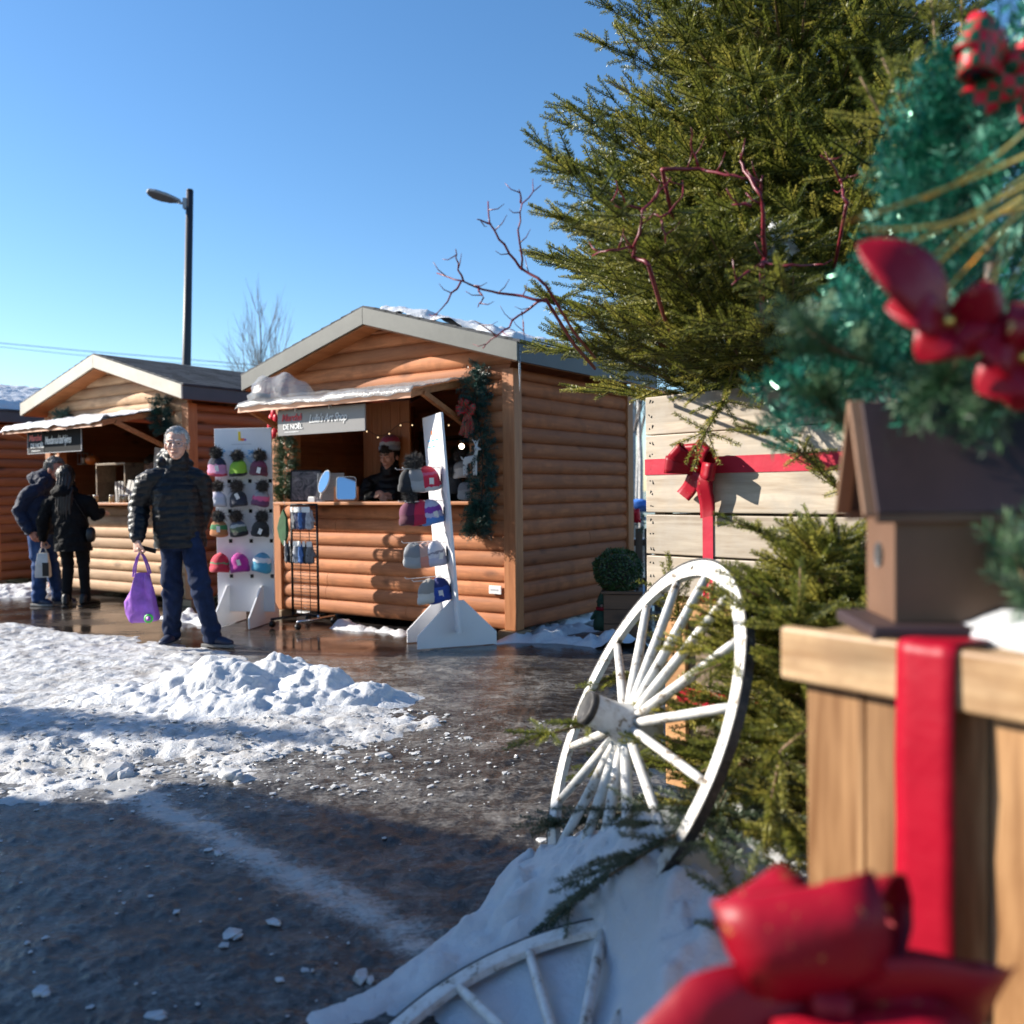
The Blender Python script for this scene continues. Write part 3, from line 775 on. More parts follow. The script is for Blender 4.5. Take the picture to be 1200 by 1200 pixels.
def build_hut(name, hut, label, logm, logs_side, fascia, front_open=True):
    root = thing(name, label, "market hut", hut.o, hut.rz)
    O0, O1 = -2.60, -.42
    mb = MB()
    for k in range(NLOG + 5):
        z = Z0 + k * LOG_P; j = rnd.uniform(-.08, .12)
        if z > 2.70: break
        p = min(LOG_P, 2.70 - z)
        if 8 <= k < 16 and front_open:
            log_run(mb, -HW, O0, z, p, 'x', 0, -1, None, j); log_run(mb, O1, 0, z, p, 'x', 0, -1, None, j)
        else: log_run(mb, -HW, 0, z, p, 'x', 0, -1, gable_clip if z > 2.1 else None, j)
    mb.build("wall", logm, root)
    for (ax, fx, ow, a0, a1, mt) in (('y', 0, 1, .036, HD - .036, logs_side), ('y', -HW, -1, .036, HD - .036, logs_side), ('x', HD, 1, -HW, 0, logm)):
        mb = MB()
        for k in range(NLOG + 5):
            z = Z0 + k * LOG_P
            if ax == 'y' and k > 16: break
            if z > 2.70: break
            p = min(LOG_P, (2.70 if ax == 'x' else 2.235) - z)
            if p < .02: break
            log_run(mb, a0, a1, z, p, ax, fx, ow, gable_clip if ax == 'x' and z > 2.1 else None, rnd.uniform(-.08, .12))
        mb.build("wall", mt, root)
    for (x, y) in ((-.012, .012), (-HW + .012, .012), (-.012, HD - .012), (-HW + .012, HD - .012)):
        mb = MB(); mb.box((x, y, (Z0 + 2.232) / 2), (.118, .118, 2.232 - Z0)); mb.build("corner_post", "board_orange", root, bevel=.006)
        mb = MB(); mb.box((x - .01, y + .01, .03), (.2, .2, .072)); mb.build("footing", "block_wood", root, bevel=.005)
    mb = MB(); mb.box((MIDX, HD / 2, .10), (HW - .08, HD - .08, .06)); mb.build("floor", "dark_wood", root)
    # inner lining and jambs
    mb = MB()
    for x in (O0 - .02, O1 + .02): mb.box((x, .02, 1.62), (.05, .10, 1.02))
    mb.box((MIDX + .04, .02, 2.135), (O1 - O0 + .1, .09, .04)); mb.build("jamb", "board_orange", root, bevel=.004)
    # roof
    y0, y1 = -.237, HD + .22
    for sg in (-1, 1):
        mb = MB(); rows = 13; half = 1.6484 + .02
        for r_ in range(rows):
            t0, t1 = r_ / rows, (r_ + 1) / rows + .012
            pa = Vector((MIDX + sg * half * t0, 0, 2.72 + .165 - SLOPE * half * t0)); pb = Vector((MIDX + sg * half * min(t1, 1.0), 0, 2.72 + .165 - SLOPE * half * min(t1, 1.0) + .009))
            vs = []
            for q in (pa, pb):
                for y in (y0 - .012, y1 + .012):
                    vs += [(q.x, y, q.z), (q.x, y, q.z - .022)]
            mb.add(vs, [(0, 2, 6, 4), (1, 5, 7, 3), (4, 6, 7, 5), (0, 1, 3, 2), (0, 4, 5, 1), (2, 3, 7, 6)])
        mb.build("roof", "shingle", root)
        mb = MB()
        a = Vector((MIDX, 0, 2.72 + .005)); b = Vector((MIDX + sg * 1.62, 0, 2.248 + .013))
        dn = Vector((0, 0, -.018))
        vs = []
        for q in (a, b):
            for y in (y0 + .005, y1 - .005): vs += [tuple(q + Vector((0, y, 0))), tuple(q + Vector((0, y, 0)) + dn)]
        mb.add(vs, [(0, 2, 6, 4), (1, 5, 7, 3), (4, 6, 7, 5), (0, 1, 3, 2), (0, 4, 5, 1), (2, 3, 7, 6)])
        mb.build("soffit", "soffit_wood", root)
        for yy_ in (y0 - .022, y1):
            mb = MB(); A = (MIDX, 2.72); B = (MIDX + sg * 1.6484, 2.248)
            g = .0015 * sg
            mb.prism([(A[0] + g, A[1]), (B[0], B[1]), (B[0], B[1] + .148), (A[0] + g, A[1] + .148)], (0, yy_, 0), (1, 0, 0), (0, 0, 1), (0, 1, 0), .022)
            mb.build("fascia", fascia, root, bevel=.002)
        mb = MB(); xx = MIDX + sg * (1.6484 - .012)
        mb.box((xx, (y0 + y1) / 2, 2.248 + .073), (.024, y1 - y0 - .005, .146)); mb.build("fascia", "fascia_shaded", root, bevel=.002)
    # counter
    mb = MB(); mb.box((-1.49, -.07, 1.127), (2.38, .30, .030)); mb.build("counter", "beam_orange", root, bevel=.006)
    # awning: flap propped open with two struts
    hz, fz, fy = 2.165, 2.015, -.735
    ax0, ax1 = -2.50, -.45
    mb = MB(); up = Vector((0, (hz - fz), .735)).normalized()
    def aw(x, t, h): return Vector((x, -.045 + (fy + .045) * t, hz + (fz - hz) * t)) + up * h
    def plank(x0, x1, t0, t1, h0, h1):
        vs = [aw(x, t, h) for x in (x0, x1) for t in (t0, t1) for h in (h0, h1)]
        mb.add(vs, [(0, 1, 3, 2), (4, 6, 7, 5), (0, 4, 5, 1), (2, 3, 7, 6), (0, 2, 6, 4), (1, 5, 7, 3)])
    n = 6
    for i in range(n): plank(ax0, ax1, i / n + .004, (i + 1) / n - .004, 0, .018)
    mb.build("awning", "beam_orange", root, bevel=.002)
    mb = MB()
    for x in (ax0 + .03, (ax0 + ax1) / 2, ax1 - .03): plank(x - .03, x + .03, .0, .99, -.045, -.001)
    plank(ax0 - .01, ax1 + .01, .965, 1.03, -.05, .02)
    mb.build("awning_frame", "beam_orange", root, bevel=.003)
    for x in (O0 + .03, O1 - .03):
        mb = MB(); mb.bar((x, -.02, 1.78), aw(x, .80, -.03), .045, .045, (1, 0, 0)); mb.build("brace", "beam_orange", root, bevel=.003)
    return root
hut2 = build_hut("market_hut", H2, "orange log hut with grey rake boards, the nearest hut, beside the gift crate", "log_orange_sunlit", "log_orange_shaded", "fascia_grey")
hut1 = build_hut("market_hut", H1, "log hut with cream rake boards behind the man with the purple bag", "log_tan_sunlit", "log_tan_shaded", "fascia_cream")
hut3 = build_hut("market_hut", H3, "dark log hut with snowy roof at the left edge behind the couple", "log_tan_sunlit", "log_tan_shaded", "fascia_cream")
# a hut across the lane, outside the photograph, whose roof shades the near lane
hut4 = copy_tree(hut1)
hut4['label'] = "log hut standing across the lane with its back to the icy ground"
_d2 = Vector((.755, -.656, 0)); _K = Vector((-5.84, 4.57, 0))
_rz = math.atan2(_d2.y, _d2.x)
hut4.rotation_euler = (0, 0, _rz)
# rear eave corner (local x = -HW-.225 ... 0.225, y = HD+.22); the corner at local x=+.225 lies at K
_M = Matrix.Rotation(_rz, 3, 'Z')
hut4.location = _K - _M @ Vector((-HW - .225, HD + .22, 0))

# snow lying on roofs
def roof_snow(root, side, x0, x1, y0, y1, th, seed, edge=.08):
    xs = np.linspace(0, 1, 70); ys = np.linspace(0, 1, 70); A, B = np.meshgrid(xs, ys)
    X = x0 + (x1 - x0) * A; Y = y0 + (y1 - y0) * B
    d = np.minimum(np.minimum(A, 1 - A) * abs(x1 - x0), np.minimum(B, 1 - B) * (y1 - y0)) + fbm(X * 4, Y * 4, oct=3, seed=seed) * .07
    Z = 2.885 - np.abs(X - MIDX) * SLOPE + th * (1 - np.exp(-np.clip(d, -.2, 2) / edge)) - .004 + np.abs(fbm(X * 7, Y * 7, oct=3, seed=seed + 1)) * .03 * sstep(0, .1, d)
    base = 2.885 - np.abs(X - MIDX) * SLOPE
    o = grid_mesh("roof_snow", X, Y, Z, "snow", keep=(Z > base - .01)); o.parent = root; return o
roof_snow(hut2, 1, MIDX + .10, .20, -.21, 2.2, .055, 71, .05)
roof_snow(hut3, 1, MIDX + .02, .21, -.22, 2.25, .10, 73); roof_snow(hut3, -1, MIDX - .02, -HW - .2, -.22, 2.25, .10, 75)
mb = MB(); mb.ball((-.05, -.20, 2.40 + .03), (.10, .05, .018)); o = mb.build("roof_snow", "snow", hut1)
# frozen plastic and snow on the awnings
def awning_sheet(root, ax0, ax1, mat, seed, name, thick=1.0):
    xs = np.linspace(ax0 - .02, ax1 + .02, 90); ts = np.linspace(-.03, 1.04, 26); A, T = np.meshgrid(xs, ts)
    z = 2.165 - .15 * T + .022 + np.abs(fbm(A * 3, T * 4, oct=4, seed=seed)) * .025 * thick
    y = -.045 - .69 * T
    roll = np.exp(-((T - .98) / .07) ** 2) * (.02 + .016 * fbm(A * 4, T * 0, oct=3, seed=seed + 3)) * thick; z = z + roll
    y = y - sstep(.97, 1.04, T) * .02; z = z - sstep(.99, 1.04, T) * (.045 + .015 * fbm(A * 6, T, oct=2, seed=seed + 5))
    o = grid_mesh(name, A, y, z, mat); o.parent = root
    md = o.modifiers.new("s", 'SOLIDIFY'); md.thickness = .006; return o
awning_sheet(hut2, -2.50, -.45, "milky_plastic", 81, "plastic_sheet", .7)
awning_sheet(hut1, -2.50, -.45, "snow", 83, "awning_snow")
awning_sheet(hut3, -2.50, -.45, "snow", 85, "awning_snow")
# clear plastic bulge at the left end of the near awning
mb = MB(); mb.ball((-2.20, -.55, 2.075), (.36, .24, .23), 28, 14, fn=lambda q: 1 + .10 * math.sin(q.x * 7 + q.y * 5) + .06 * math.sin(q.z * 11 + q.x * 9))
mb.v = [(x, y, max(z, 2.06 + (y + .55) * -.05)) for x, y, z in mb.v]
mb.build("plastic_bulge", "clear_plastic", hut2)
# icicle
mb = MB(); mb.tube([(.222, -.22, 2.40), (.224, -.222, 2.2), (.223, -.221, 2.06), (.223, -.221, 1.99)], [.010, .0085, .005, .001], 7); mb.build("icicle", "ice_clear", hut2)
# label plate low on the near hut's wall, hook near the corner
mb = MB(); mb.box((-.165, -.042, .40), (.125, .012, .07)); pl = mb.build("label_plate", "letter_white", hut2, bevel=.003)
mb = MB()
for i, (x, wd) in enumerate(((-.20, .02), (-.172, .028), (-.142, .02))): mb.box((x, -.0492, .40), (wd, .002, .012))
mb.build("print", "print_grey", pl)
mb = MB(); mb.tube([(-.20, -.036, 2.02), (-.20, -.075, 2.02), (-.20, -.085, 2.05)], .007, 8); mb.box((-.20, -.04, 2.02), (.05, .012, .05)); mb.ball((-.17, -.07, 2.03), .02); mb.ball((-.22, -.065, 2.01), .018)
mb.build("wall_hook", "black_metal", hut2)
# ------------------------------------------------------------------ things at the huts
def local_x(hut, px, py, off):
    """x along a hut's facade, and height, of the point seen at a pixel, off metres before the wall"""
    d = Vector(ray(px, py)); C = Vector((0, 0, CAM_H)); n = -E_B
    P0 = hut.o + n * off; t = ((P0 - C).dot(n)) / d.dot(n); p = C + d * t
    return (p - hut.o).dot(E_R), p.z
def on_hut(name, label, cat, hut, x, y, z, group=None, rz=0.0):
    return thing(name, label, cat, hut.w(x, y, z), hut.rz + rz, group)

# shop signs hanging from the awnings
def letter(sign, s, size, x, z, mat, shear=0.0, offset=0.0, spacing=1.0, y=-.0115, squeeze=1.0):
    me = text_mesh(s, size, shear, .0012, offset, spacing)
    o = mkobj("lettering", me, mat, sign); o.location = (x, y, z); o.rotation_euler = (R(90), 0, 0); o.scale = (squeeze, 1, 1); return o
def clips(sign, xs, h, drop):
    for x in xs:
        mb = MB(); mb.bar((x, 0, h / 2 - .02), (x, 0, h / 2 + drop), .014, .026, (0, 1, 0)); mb.tube([(x, -.012, h / 2 - .012), (x, .012, h / 2 - .012)], .006, 6)
        mb.build("clip", "tag_white", sign)
s2 = on_hut("shop_sign", "long pale grey shop sign lettered in white script under the near hut's awning", "sign", H2, -1.555, -.66, 1.85)
mb = MB(); mb.box((0, 0, 0), (1.06, .014, .225)); mb.build("panel", "sign_grey", s2, bevel=.002)
letter(s2, "Marché", .088, -.475, .015, "letter_red", .25, .0015, .95)
letter(s2, "DE NOËL", .062, -.455, -.058, "letter_white", 0, .0012, .95)
mb = MB(); mb.box((-.35, -.009, -.083), (.18, .002, .006)); mb.build("print", "letter_white", s2)
letter(s2, "Lulla's Art Shop", .104, -.13, -.015, "letter_white", .35, .0003, .9, squeeze=.78)
clips(s2, (-.30, .12), .225, .09)
s1 = on_hut("shop_sign", "dark chalkboard shop sign lettered in white script above the couple", "sign", H1, -1.63, -.62, 1.855)
mb = MB(); mb.box((0, 0, 0), (1.14, .014, .262)); mb.build("panel", "sign_dark", s1, bevel=.002)
mb = MB(); mb.box((-.388, -.0085, 0), (.345, .003, .244)); mb.build("panel", "sign_navy", s1)
letter(s1, "Marché", .098, -.535, .022, "letter_red", .25, .002, .92)
letter(s1, "DE NOËL", .076, -.50, -.062, "letter_white", 0, .0015, .92)
mb = MB(); mb.box((-.385, -.0115, -.098), (.18, .002, .007)); mb.build("print", "letter_white", s1)
letter(s1, "Mesdamus'dasNyires", .128, -.185, -.028, "letter_white", .2, .002, .85, squeeze=.60)
mb = MB()
for a, b in (((-.57, -.008, .128), (.57, -.008, .128)), ((-.57, -.008, -.128), (.57, -.008, -.128)), ((-.567, -.008, -.12), (-.567, -.008, .12)), ((.567, -.008, -.12), (.567, -.008, .12))): mb.bar(a, b, .008, .006)
mb.build("frame", "panel_grey", s1)
clips(s1, (-.26, -.12, .27), .262, .06)

# ---- leafy strands: needles on short stems
def twig(L_, n, nl, nw, r, two_rank=.7, ang=52, stem=.0016):
    V = []; F = []; T = []
    q = 3
    for t in (0.0, 1.0):
        for k in range(q):
            a = 2.094 * k; V.append((math.cos(a) * stem * (1.2 - .6 * t), math.sin(a) * stem * (1.2 - .6 * t), t * L_)); T.append(-1)
    for k in range(q): F.append((k, (k + 1) % q, (k + 1) % q + q, k + q))
    for i in range(n):
        s = (.03 + .97 * (i + r.random()) / n) * L_
        side = 0 if r.random() < .5 else math.pi
        a = side + r.normal(0, .55) if r.random() < two_rank else r.random() * 6.283
        if r.random() < .25: a = math.pi / 2 + r.normal(0, .5)
        e = math.radians(ang + r.normal(0, 9)); l = nl * (1 - .35 * (s / L_) ** 3) * r.uniform(.8, 1.1)
        rad = np.array([math.cos(a), math.sin(a) , 0]); d = rad * math.sin(e) + np.array([0, 0, math.cos(e)])
        d[1] += .12; d /= np.linalg.norm(d)
        w_ = np.cross(d, [rad[1], -rad[0], r.normal(0, .5)]); w_ /= np.linalg.norm(w_) + 1e-9; w_ *= nw / 2
        p = np.array([0, 0, s]); b = len(V)
        V += [p - w_ * .5, p + d * l * .55 - w_, p + d * l, p + d * l * .55 + w_]; tt = r.uniform(-.16, .16); T += [tt] * 4
        F.append((b, b + 1, b + 2, b + 3))
    return np.array(V, float), np.array(F), np.array(T, float)
class Spray:
    def __init__(s): s.P = []; s.D = []; s.U = []; s.S = []; s.T = []
    def put(s, p, d, up=(0, 0, 1), sc_=1.0, t=.4): s.P.append(tuple(p)); s.D.append(tuple(d)); s.U.append(tuple(up)); s.S.append(sc_); s.T.append(t)
    def mesh(s, name, templates, r, mat, parent=None, stem_t=0.0):
        P = np.array(s.P, float); D = np.array(s.D, float); U = np.array(s.U, float); S = np.array(s.S, float); T = np.array(s.T, float)
        D /= np.linalg.norm(D, axis=1)[:, None]
        U = U - D * (U * D).sum(1)[:, None]; ln = np.linalg.norm(U, axis=1); bad = ln < 1e-3
        U[bad] = np.cross(D[bad], [1, 0, 0]); U /= np.linalg.norm(U, axis=1)[:, None]
        X = np.cross(U, D)
        which = r.integers(0, len(templates), len(P)); VV = []; FF = []; TT = []; o = 0
        for k, (v, f, tn) in enumerate(templates):
            m_ = which == k
            if not m_.any(): continue
            W = v[None] * S[m_][:, None, None]
            W = P[m_][:, None] + W[..., 0:1] * X[m_][:, None] + W[..., 1:2] * U[m_][:, None] + W[..., 2:3] * D[m_][:, None]
            n = m_.sum(); nv = len(v)
            VV.append(W.reshape(-1, 3)); FF.append((f[None] + (np.arange(n) * nv)[:, None, None]).reshape(-1, 4) + o); o += n * nv
            t_ = np.where(tn[None] <= -1, stem_t, T[m_][:, None] + tn[None]); TT.append(np.clip(t_, 0, 1).reshape(-1))
        me = arrmesh(name, np.concatenate(VV), np.concatenate(FF), np.concatenate(TT))
        return mkobj(name, me, mat, parent)
TR = np.random.default_rng(5)
T_GARL = [twig(.10, 34, .032, .0045, TR, .1, 55, .002) for _ in range(4)]
def garland(root, path, rad, n, mat, r, name="greenery"):
    """bushy strand round a path of local points"""
    pts = [Vector(p) for p in path]; sp = Spray()
    for i in range(n):
        t = r.random() * (len(pts) - 1); k = int(t); p = pts[k].lerp(pts[k + 1], t - k); d = (pts[k + 1] - pts[k]).normalized()
        a = r.random() * 6.283; s, u_, f = frame(d, (0, 1, 0)); o_ = s * math.cos(a) + u_ * math.sin(a)
        sp.put(p + o_ * rad * r.uniform(.0, .45), o_ + d * r.uniform(-.6, .6), (0, 0, 1), r.uniform(.7, 1.15) * rad / .09, np.clip(r.normal(.45, .22), 0, 1))
    return sp.mesh(name, T_GARL, r, mat, root)
def loop_pts(c, right, up, out, ang, ln, w_, lift, n=14):
    """teardrop loop of ribbon starting and ending at c"""
    d = right * math.cos(ang) + up * math.sin(ang); q = []
    for i in range(n + 1):
        t = i / n * 2 * math.pi
        q.append(c + d * ln * (.5 - .5 * math.cos(t)) + out * (w_ * math.sin(t) * math.sin(t / 2) + lift * (.5 - .5 * math.cos(t))))
    return q, right * -math.sin(ang) + up * math.cos(ang)
def bow(root, c, right, up, out, size, width, mat, angs=(0.2, 2.9, 1.2, 2.0, -.3, 3.5), tails=((-1.9, 1.3), (-1.25, 1.2)), th=.0012, lift=.35):
    right, up, out, c = Vector(right), Vector(up), Vector(out), Vector(c)
    for i, a in enumerate(angs):
        q, wd = loop_pts(c, right, up, out, a, size * (1 - .08 * (i % 3)), size * .38, size * lift * (1 + .3 * (i % 2)))
        n = len(q); wds = [wd.copy() for _ in q]; wl = [width * (.45 + .55 * math.sin(math.pi * k / (n - 1)) ** .6) for k in range(n)]
        mb = MB(); mb.strip(q, wds, wl, th); mb.build("bow_loop", mat, root)
    for (a, l) in tails:
        d = right * math.cos(a) + up * math.sin(a); sd = right * -math.sin(a) + up * math.cos(a)
        q = [c + d * size * l * t + out * size * (.12 + .14 * math.sin(t * 5) * (1 - .5 * t)) + sd * size * .10 * math.sin(t * 4) for t in [k / 12 for k in range(13)]]
        mb = MB(); mb.strip(q, sd, [width * (.5 + .5 * min(1, k / 4)) for k in range(13)], th); mb.build("bow_tail", mat, root)
    mb = MB(); mb.ball(c + out * size * .22, (size * .16,) * 3, 12, 8, fn=lambda q: 1 + .15 * math.sin(q.x * 9) * math.cos(q.z * 8)); mb.build("knot", mat, root)

GR = np.random.default_rng(21)
g = on_hut("garland", "thick green tinsel garland hanging right of the near hut's counter", "garland", H2, -.27, -.06, 1.1)
path = [(.02 - .0, 0, 1.14), (-.05, -.03, 1.02), (-.02, -.05, .8), (.03, -.05, .55), (.04, -.05, .25), (.02, -.05, 0), (-.03, -.05, -.14), (-.02, -.06, -.24)]
garland(g, path, .10, 560, "garland_teal", GR); mb = MB(); mb.tube([Vector(p) for p in path], .006, 5); mb.build("cord", "black_metal", g)
b_ = on_hut("garland_bow", "purplish red plaid bow on the garland right of the near hut's counter", "bow", H2, -.33, -.17, 1.90)
bow(b_, (0, 0, 0), (1, 0, 0), (0, 0, 1), (0, -1, 0), .10, .05, "bow_plaid", tails=((-1.9, 2.2), (-1.3, 2.0), (-1.6, 2.3)))
g = on_hut("garland", "short leafy garland with red bloom left of the near hut's counter", "garland", H2, -2.66, -.05, 1.2)
garland(g, [(.0, -.04, .72), (.03, -.06, .5), (.04, -.06, .3), (.02, -.05, .1), (0, -.05, -.05)], .10, 300, "pine_artificial", GR)
mb = MB()
for k in range(9):
    a = k * .7; mb.ball((-.06 + .05 * math.cos(a), -.12, .68 + .09 * math.sin(a) + .02 * (k % 3)), (.035, .02, .05), 8, 6)
mb.build("red_bloom", "bow_plain", g)
g = on_hut("garland", "dark tinsel sprig at the awning corner above the man with the purple bag", "garland", H1, -.36, -.10, 2.03)
garland(g, [(0, 0, .28), (.02, 0, .15), (0, -.02, .0), (.02, 0, -.12)], .10, 190, "garland_teal", GR)
g = on_hut("garland", "small tinsel tuft under the gable left end of the cream trimmed hut", "garland", H1, -2.35, -.10, 2.20)
garland(g, [(-.12, 0, 0), (0, 0, .03), (.12, 0, .0)], .08, 90, "garland_teal", GR)
# white reindeer on the garland
d_ = on_hut("deer_ornament", "white felt reindeer hung on the garland of the near hut", "ornament", H2, -.30, -.19, 1.42)
mb = MB(); Y = Vector((0, 1, 0))
mb.limb([(-.05, 0, .06), (.045, 0, .075)], [(.032, .012), (.03, .012)], 10)
for x in (-.062, -.035, .035, .058): mb.limb([(x, 0, .05), (x * 1.05, 0, -.06)], [.012, .008], 8)
mb.limb([(.05, 0, .08), (.07, 0, .15)], [.018, .014], 8); mb.limb([(.062, 0, .158), (.105, 0, .15)], [.018, .010], 8)
for s_ in (-1, 1): mb.limb([(.066, .004 * s_, .17), (.062 + .02 * s_, 0, .215), (.062 + .04 * s_, 0, .235)], [.007, .006, .004], 6); mb.limb([(.06 + .012 * s_, 0, .20), (.045 + .01 * s_, 0, .225)], [.005, .004], 6)
mb.limb([(-.08, 0, .075), (-.095, 0, .095)], [.01, .006], 6)
me = remesh(mb, .006, 2); mkobj("felt_body", me, "deer_white", d_)

# ---- knitted hats
HATM = {}
def hatmat(key, bands):
    if key not in HATM: HATM[key] = knit_mat("knit_" + key, bands)
    return HATM[key]
BL, NV, GY, WH = (.012, .012, .014), (.02, .026, .06), (.18, .18, .19), (.66, .65, .66)
hatmat("pink_navy", [(0, (.55, .05, .10)), (.16, (.62, .26, .42)), (.62, NV)]); hatmat("lime", [(0, BL), (.14, (.25, .45, .03)), (.75, (.12, .25, .03))])
hatmat("burgundy", [(0, (.12, .03, .05)), (.5, (.16, .03, .07)), (.8, (.08, .02, .04))]); hatmat("lilac_white", [(0, (.55, .55, .6)), (.5, (.62, .58, .68)), (.8, (.3, .28, .3))])
hatmat("charcoal", [(0, (.025, .03, .05)), (.5, (.03, .03, .035))]); hatmat("berry_grey", [(0, (.13, .04, .10)), (.3, (.6, .10, .22)), (.55, (.3, .28, .3))])
hatmat("orange_green", [(0, (.5, .18, .06)), (.35, (.05, .22, .08)), (.65, (.45, .2, .08))]); hatmat("camo", [(0, BL), (.25, (.08, .12, .07)), (.5, (.4, .42, .4)), (.65, (.08, .1, .16))])
hatmat("black", [(0, BL), (.5, (.02, .02, .022))]); hatmat("red_print", [(0, (.52, .02, .05)), (.45, (.1, .25, .12)), (.55, (.55, .02, .05))])
hatmat("magenta", [(0, (.28, .02, .24)), (.15, (.45, .02, .27))]); hatmat("blue_white", [(0, (.06, .32, .48)), (.55, (.62, .62, .66)), (.8, (.1, .3, .45))])
hatmat("red_white", [(0, (.6, .58, .58)), (.18, (.62, .02, .06)), (.7, (.55, .1, .2)), (.85, (.6, .02, .05))]); hatmat("wine", [(0, (.09, .01, .03)), (.5, (.13, .02, .06))])
hatmat("violet_stripe", [(0, (.1, .25, .6)), (.3, (.55, .5, .7)), (.55, (.25, .05, .4)), (.8, (.5, .5, .65))]); hatmat("red", [(0, (.45, .01, .05)), (.5, (.6, .015, .06))])
hatmat("white_lilac", [(0, (.5, .48, .58)), (.4, (.66, .64, .7)), (.6, (.25, .24, .3)), (.68, (.66, .64, .7))]); hatmat("coral", [(0, (.65, .25, .18)), (.5, (.6, .35, .28))])
hatmat("grey", [(0, (.35, .35, .35)), (.5, (.24, .24, .25))]); hatmat("royal", [(0, (.02, .06, .32)), (.5, (.03, .08, .38)), (.7, (.02, .03, .15))])
hatmat("cream", [(0, (.6, .56, .5)), (.5, (.3, .28, .26))])
PM = {}
def pompom(r_, seed):
    key = seed % 4
    if key not in PM:
        q = np.random.default_rng(100 + key); n = 900; V = []; F = []
        for i in range(n):
            d = q.normal(size=3); d /= np.linalg.norm(d); w_ = np.cross(d, q.normal(size=3)); w_ /= np.linalg.norm(w_); w_ *= .05
            l = q.uniform(.75, 1.12); b = len(V); d2 = d + q.normal(size=3) * .18; V += [d * .35 - w_, d * l * .75 - w_ * .8, d2 * l, d * l * .75 + w_ * .8]; F.append((b, b + 1, b + 2, b + 3))
        mb = MB(); mb.ball((0, 0, 0), (.62,) * 3, 12, 8); o = len(V)
        V += [np.array(v) for v in mb.v]; fs = mb.f
        me = bpy.data.meshes.new("pompom"); me.from_pydata([tuple(v) for v in V], [], F + [tuple(i + o for i in f) for f in fs]); me.update(); PM[key] = me
    return PM[key]
def hat(label, M4, key, pom=None, seed=0, w_=.082, h=.15, group="knit hats on the white display boards", card=True, pr=.062):
    """hat hanging open end down; M4 places its local frame (z up, -y outwards)"""
    r = random.Random(seed); root = bpy.data.objects.new("knit_hat", None)
    mb = MB(); prof = [(.9, 0), (1.0, .004), (1.04, .02), (1.03, .040), (.965, .044), (.98, .07), (.93, .095), (.80, .118), (.55, .138), (.25, .148), (.02, .15)]
    sl = r.uniform(-.12, .12)
    vs = []; seg = 22
    for q, z in prof:
        for k in range(seg):
            a = 2 * math.pi * k / seg; f = 1 + .035 * math.sin(a * 5 + seed) + .02 * math.sin(a * 9 + z * 40)
            vs.append((w_ * q * f * math.cos(a) + sl * z, w_ * .62 * q * f * math.sin(a), z * h / .15 + .006 * math.sin(a * 2 + seed)))
    fs = [(i * seg + k, i * seg + (k + 1) % seg, (i + 1) * seg + (k + 1) % seg, (i + 1) * seg + k) for i in range(len(prof) - 1) for k in range(seg)]
    fs.append(tuple(reversed(range(seg)))); fs.append(tuple((len(prof) - 1) * seg + k for k in range(seg)))
    mb.add(vs, fs, True)
    bpy.data.objects.remove(root)
    root = mb.build("knit_hat", HATM[key]); root.matrix_world = M4
    tag(root, label, "hat", group)
    if pom:
        o = mkobj("pompom", pompom(1, seed) if not pompom(1, seed).materials else pompom(1, seed), None, root)
        if not o.data.materials: o.data.materials.append(None)
        o.material_slots[0].link = 'OBJECT'; o.material_slots[0].material = MATS[pom]
        o.location = (sl * h, -.005, h + pr * .55); o.scale = (pr, pr * .9, pr * .95); o.rotation_euler = (0, 0, seed * 1.3)
    if card:
        mb = MB(); mb.box((.02, -.058, .05 + .02 * (seed % 3)), (.035, .002, .055), (R(8), R(-18 + 9 * (seed % 5)), 0)); mb.build("price_card", "tag_white", root)
    return root

def standee(label, loc, rz, lean, cat="display board"):
    root = thing("display_board", label, cat, loc, rz)
    mb = MB(); W_, B, T_, th = .565, .12, 1.84, .02
    Rm = Matrix.Rotation(lean, 4, 'X')
    vs = []
    mb.box((0, 0, (B + T_) / 2), (W_, th, T_ - B)); mb.v = [tuple(Rm @ Vector(v)) for v in mb.v]
    mb.build("panel", "white_panel", root, bevel=.003)
    for x in (-.17, .17):
        mb = MB(); poly = [(-.325, 0), (-.325, .10), (-.055, .365), (.055, .365), (.325, .10), (.325, 0)]
        mb.prism(poly, (x - .008, 0, .002), (0, 1, 0), (0, 0, 1), (1, 0, 0), .016); mb.build("foot", "white_panel", root, bevel=.002)
    return root, Rm
st1, L1m = standee("white hat board facing the viewer behind the walking man", (-2.505, 8.50, 0), R(-9), R(.6))
def on_panel(root, Rm, x, y, z):
    return root.matrix_basis @ Rm @ Matrix.Translation((x, y, z))
PH = .0115
def flat(root, Rm, mbv, name, mat):
    mbv.v = [tuple(Rm @ Vector(v)) for v in mbv.v]; return mbv.build(name, mat, root)
mb = MB(); mb.box((-.03, -PH, 1.765), (.024, .003, .085)); flat(st1, L1m, mb, "logo", "print_yellow")
mb = MB(); mb.box((.0, -PH, 1.733), (.036, .003, .024)); flat(st1, L1m, mb, "logo", "print_orange")
mb = MB(); mb.box((.027, -PH, 1.731), (.018, .003, .018)); flat(st1, L1m, mb, "logo", "print_violet")
mb = MB()
for i in range(9): mb.box((-.10 + i * .022, -PH, 1.69), (.016, .002, .006))
flat(st1, L1m, mb, "print", "print_grey")
mb = MB()
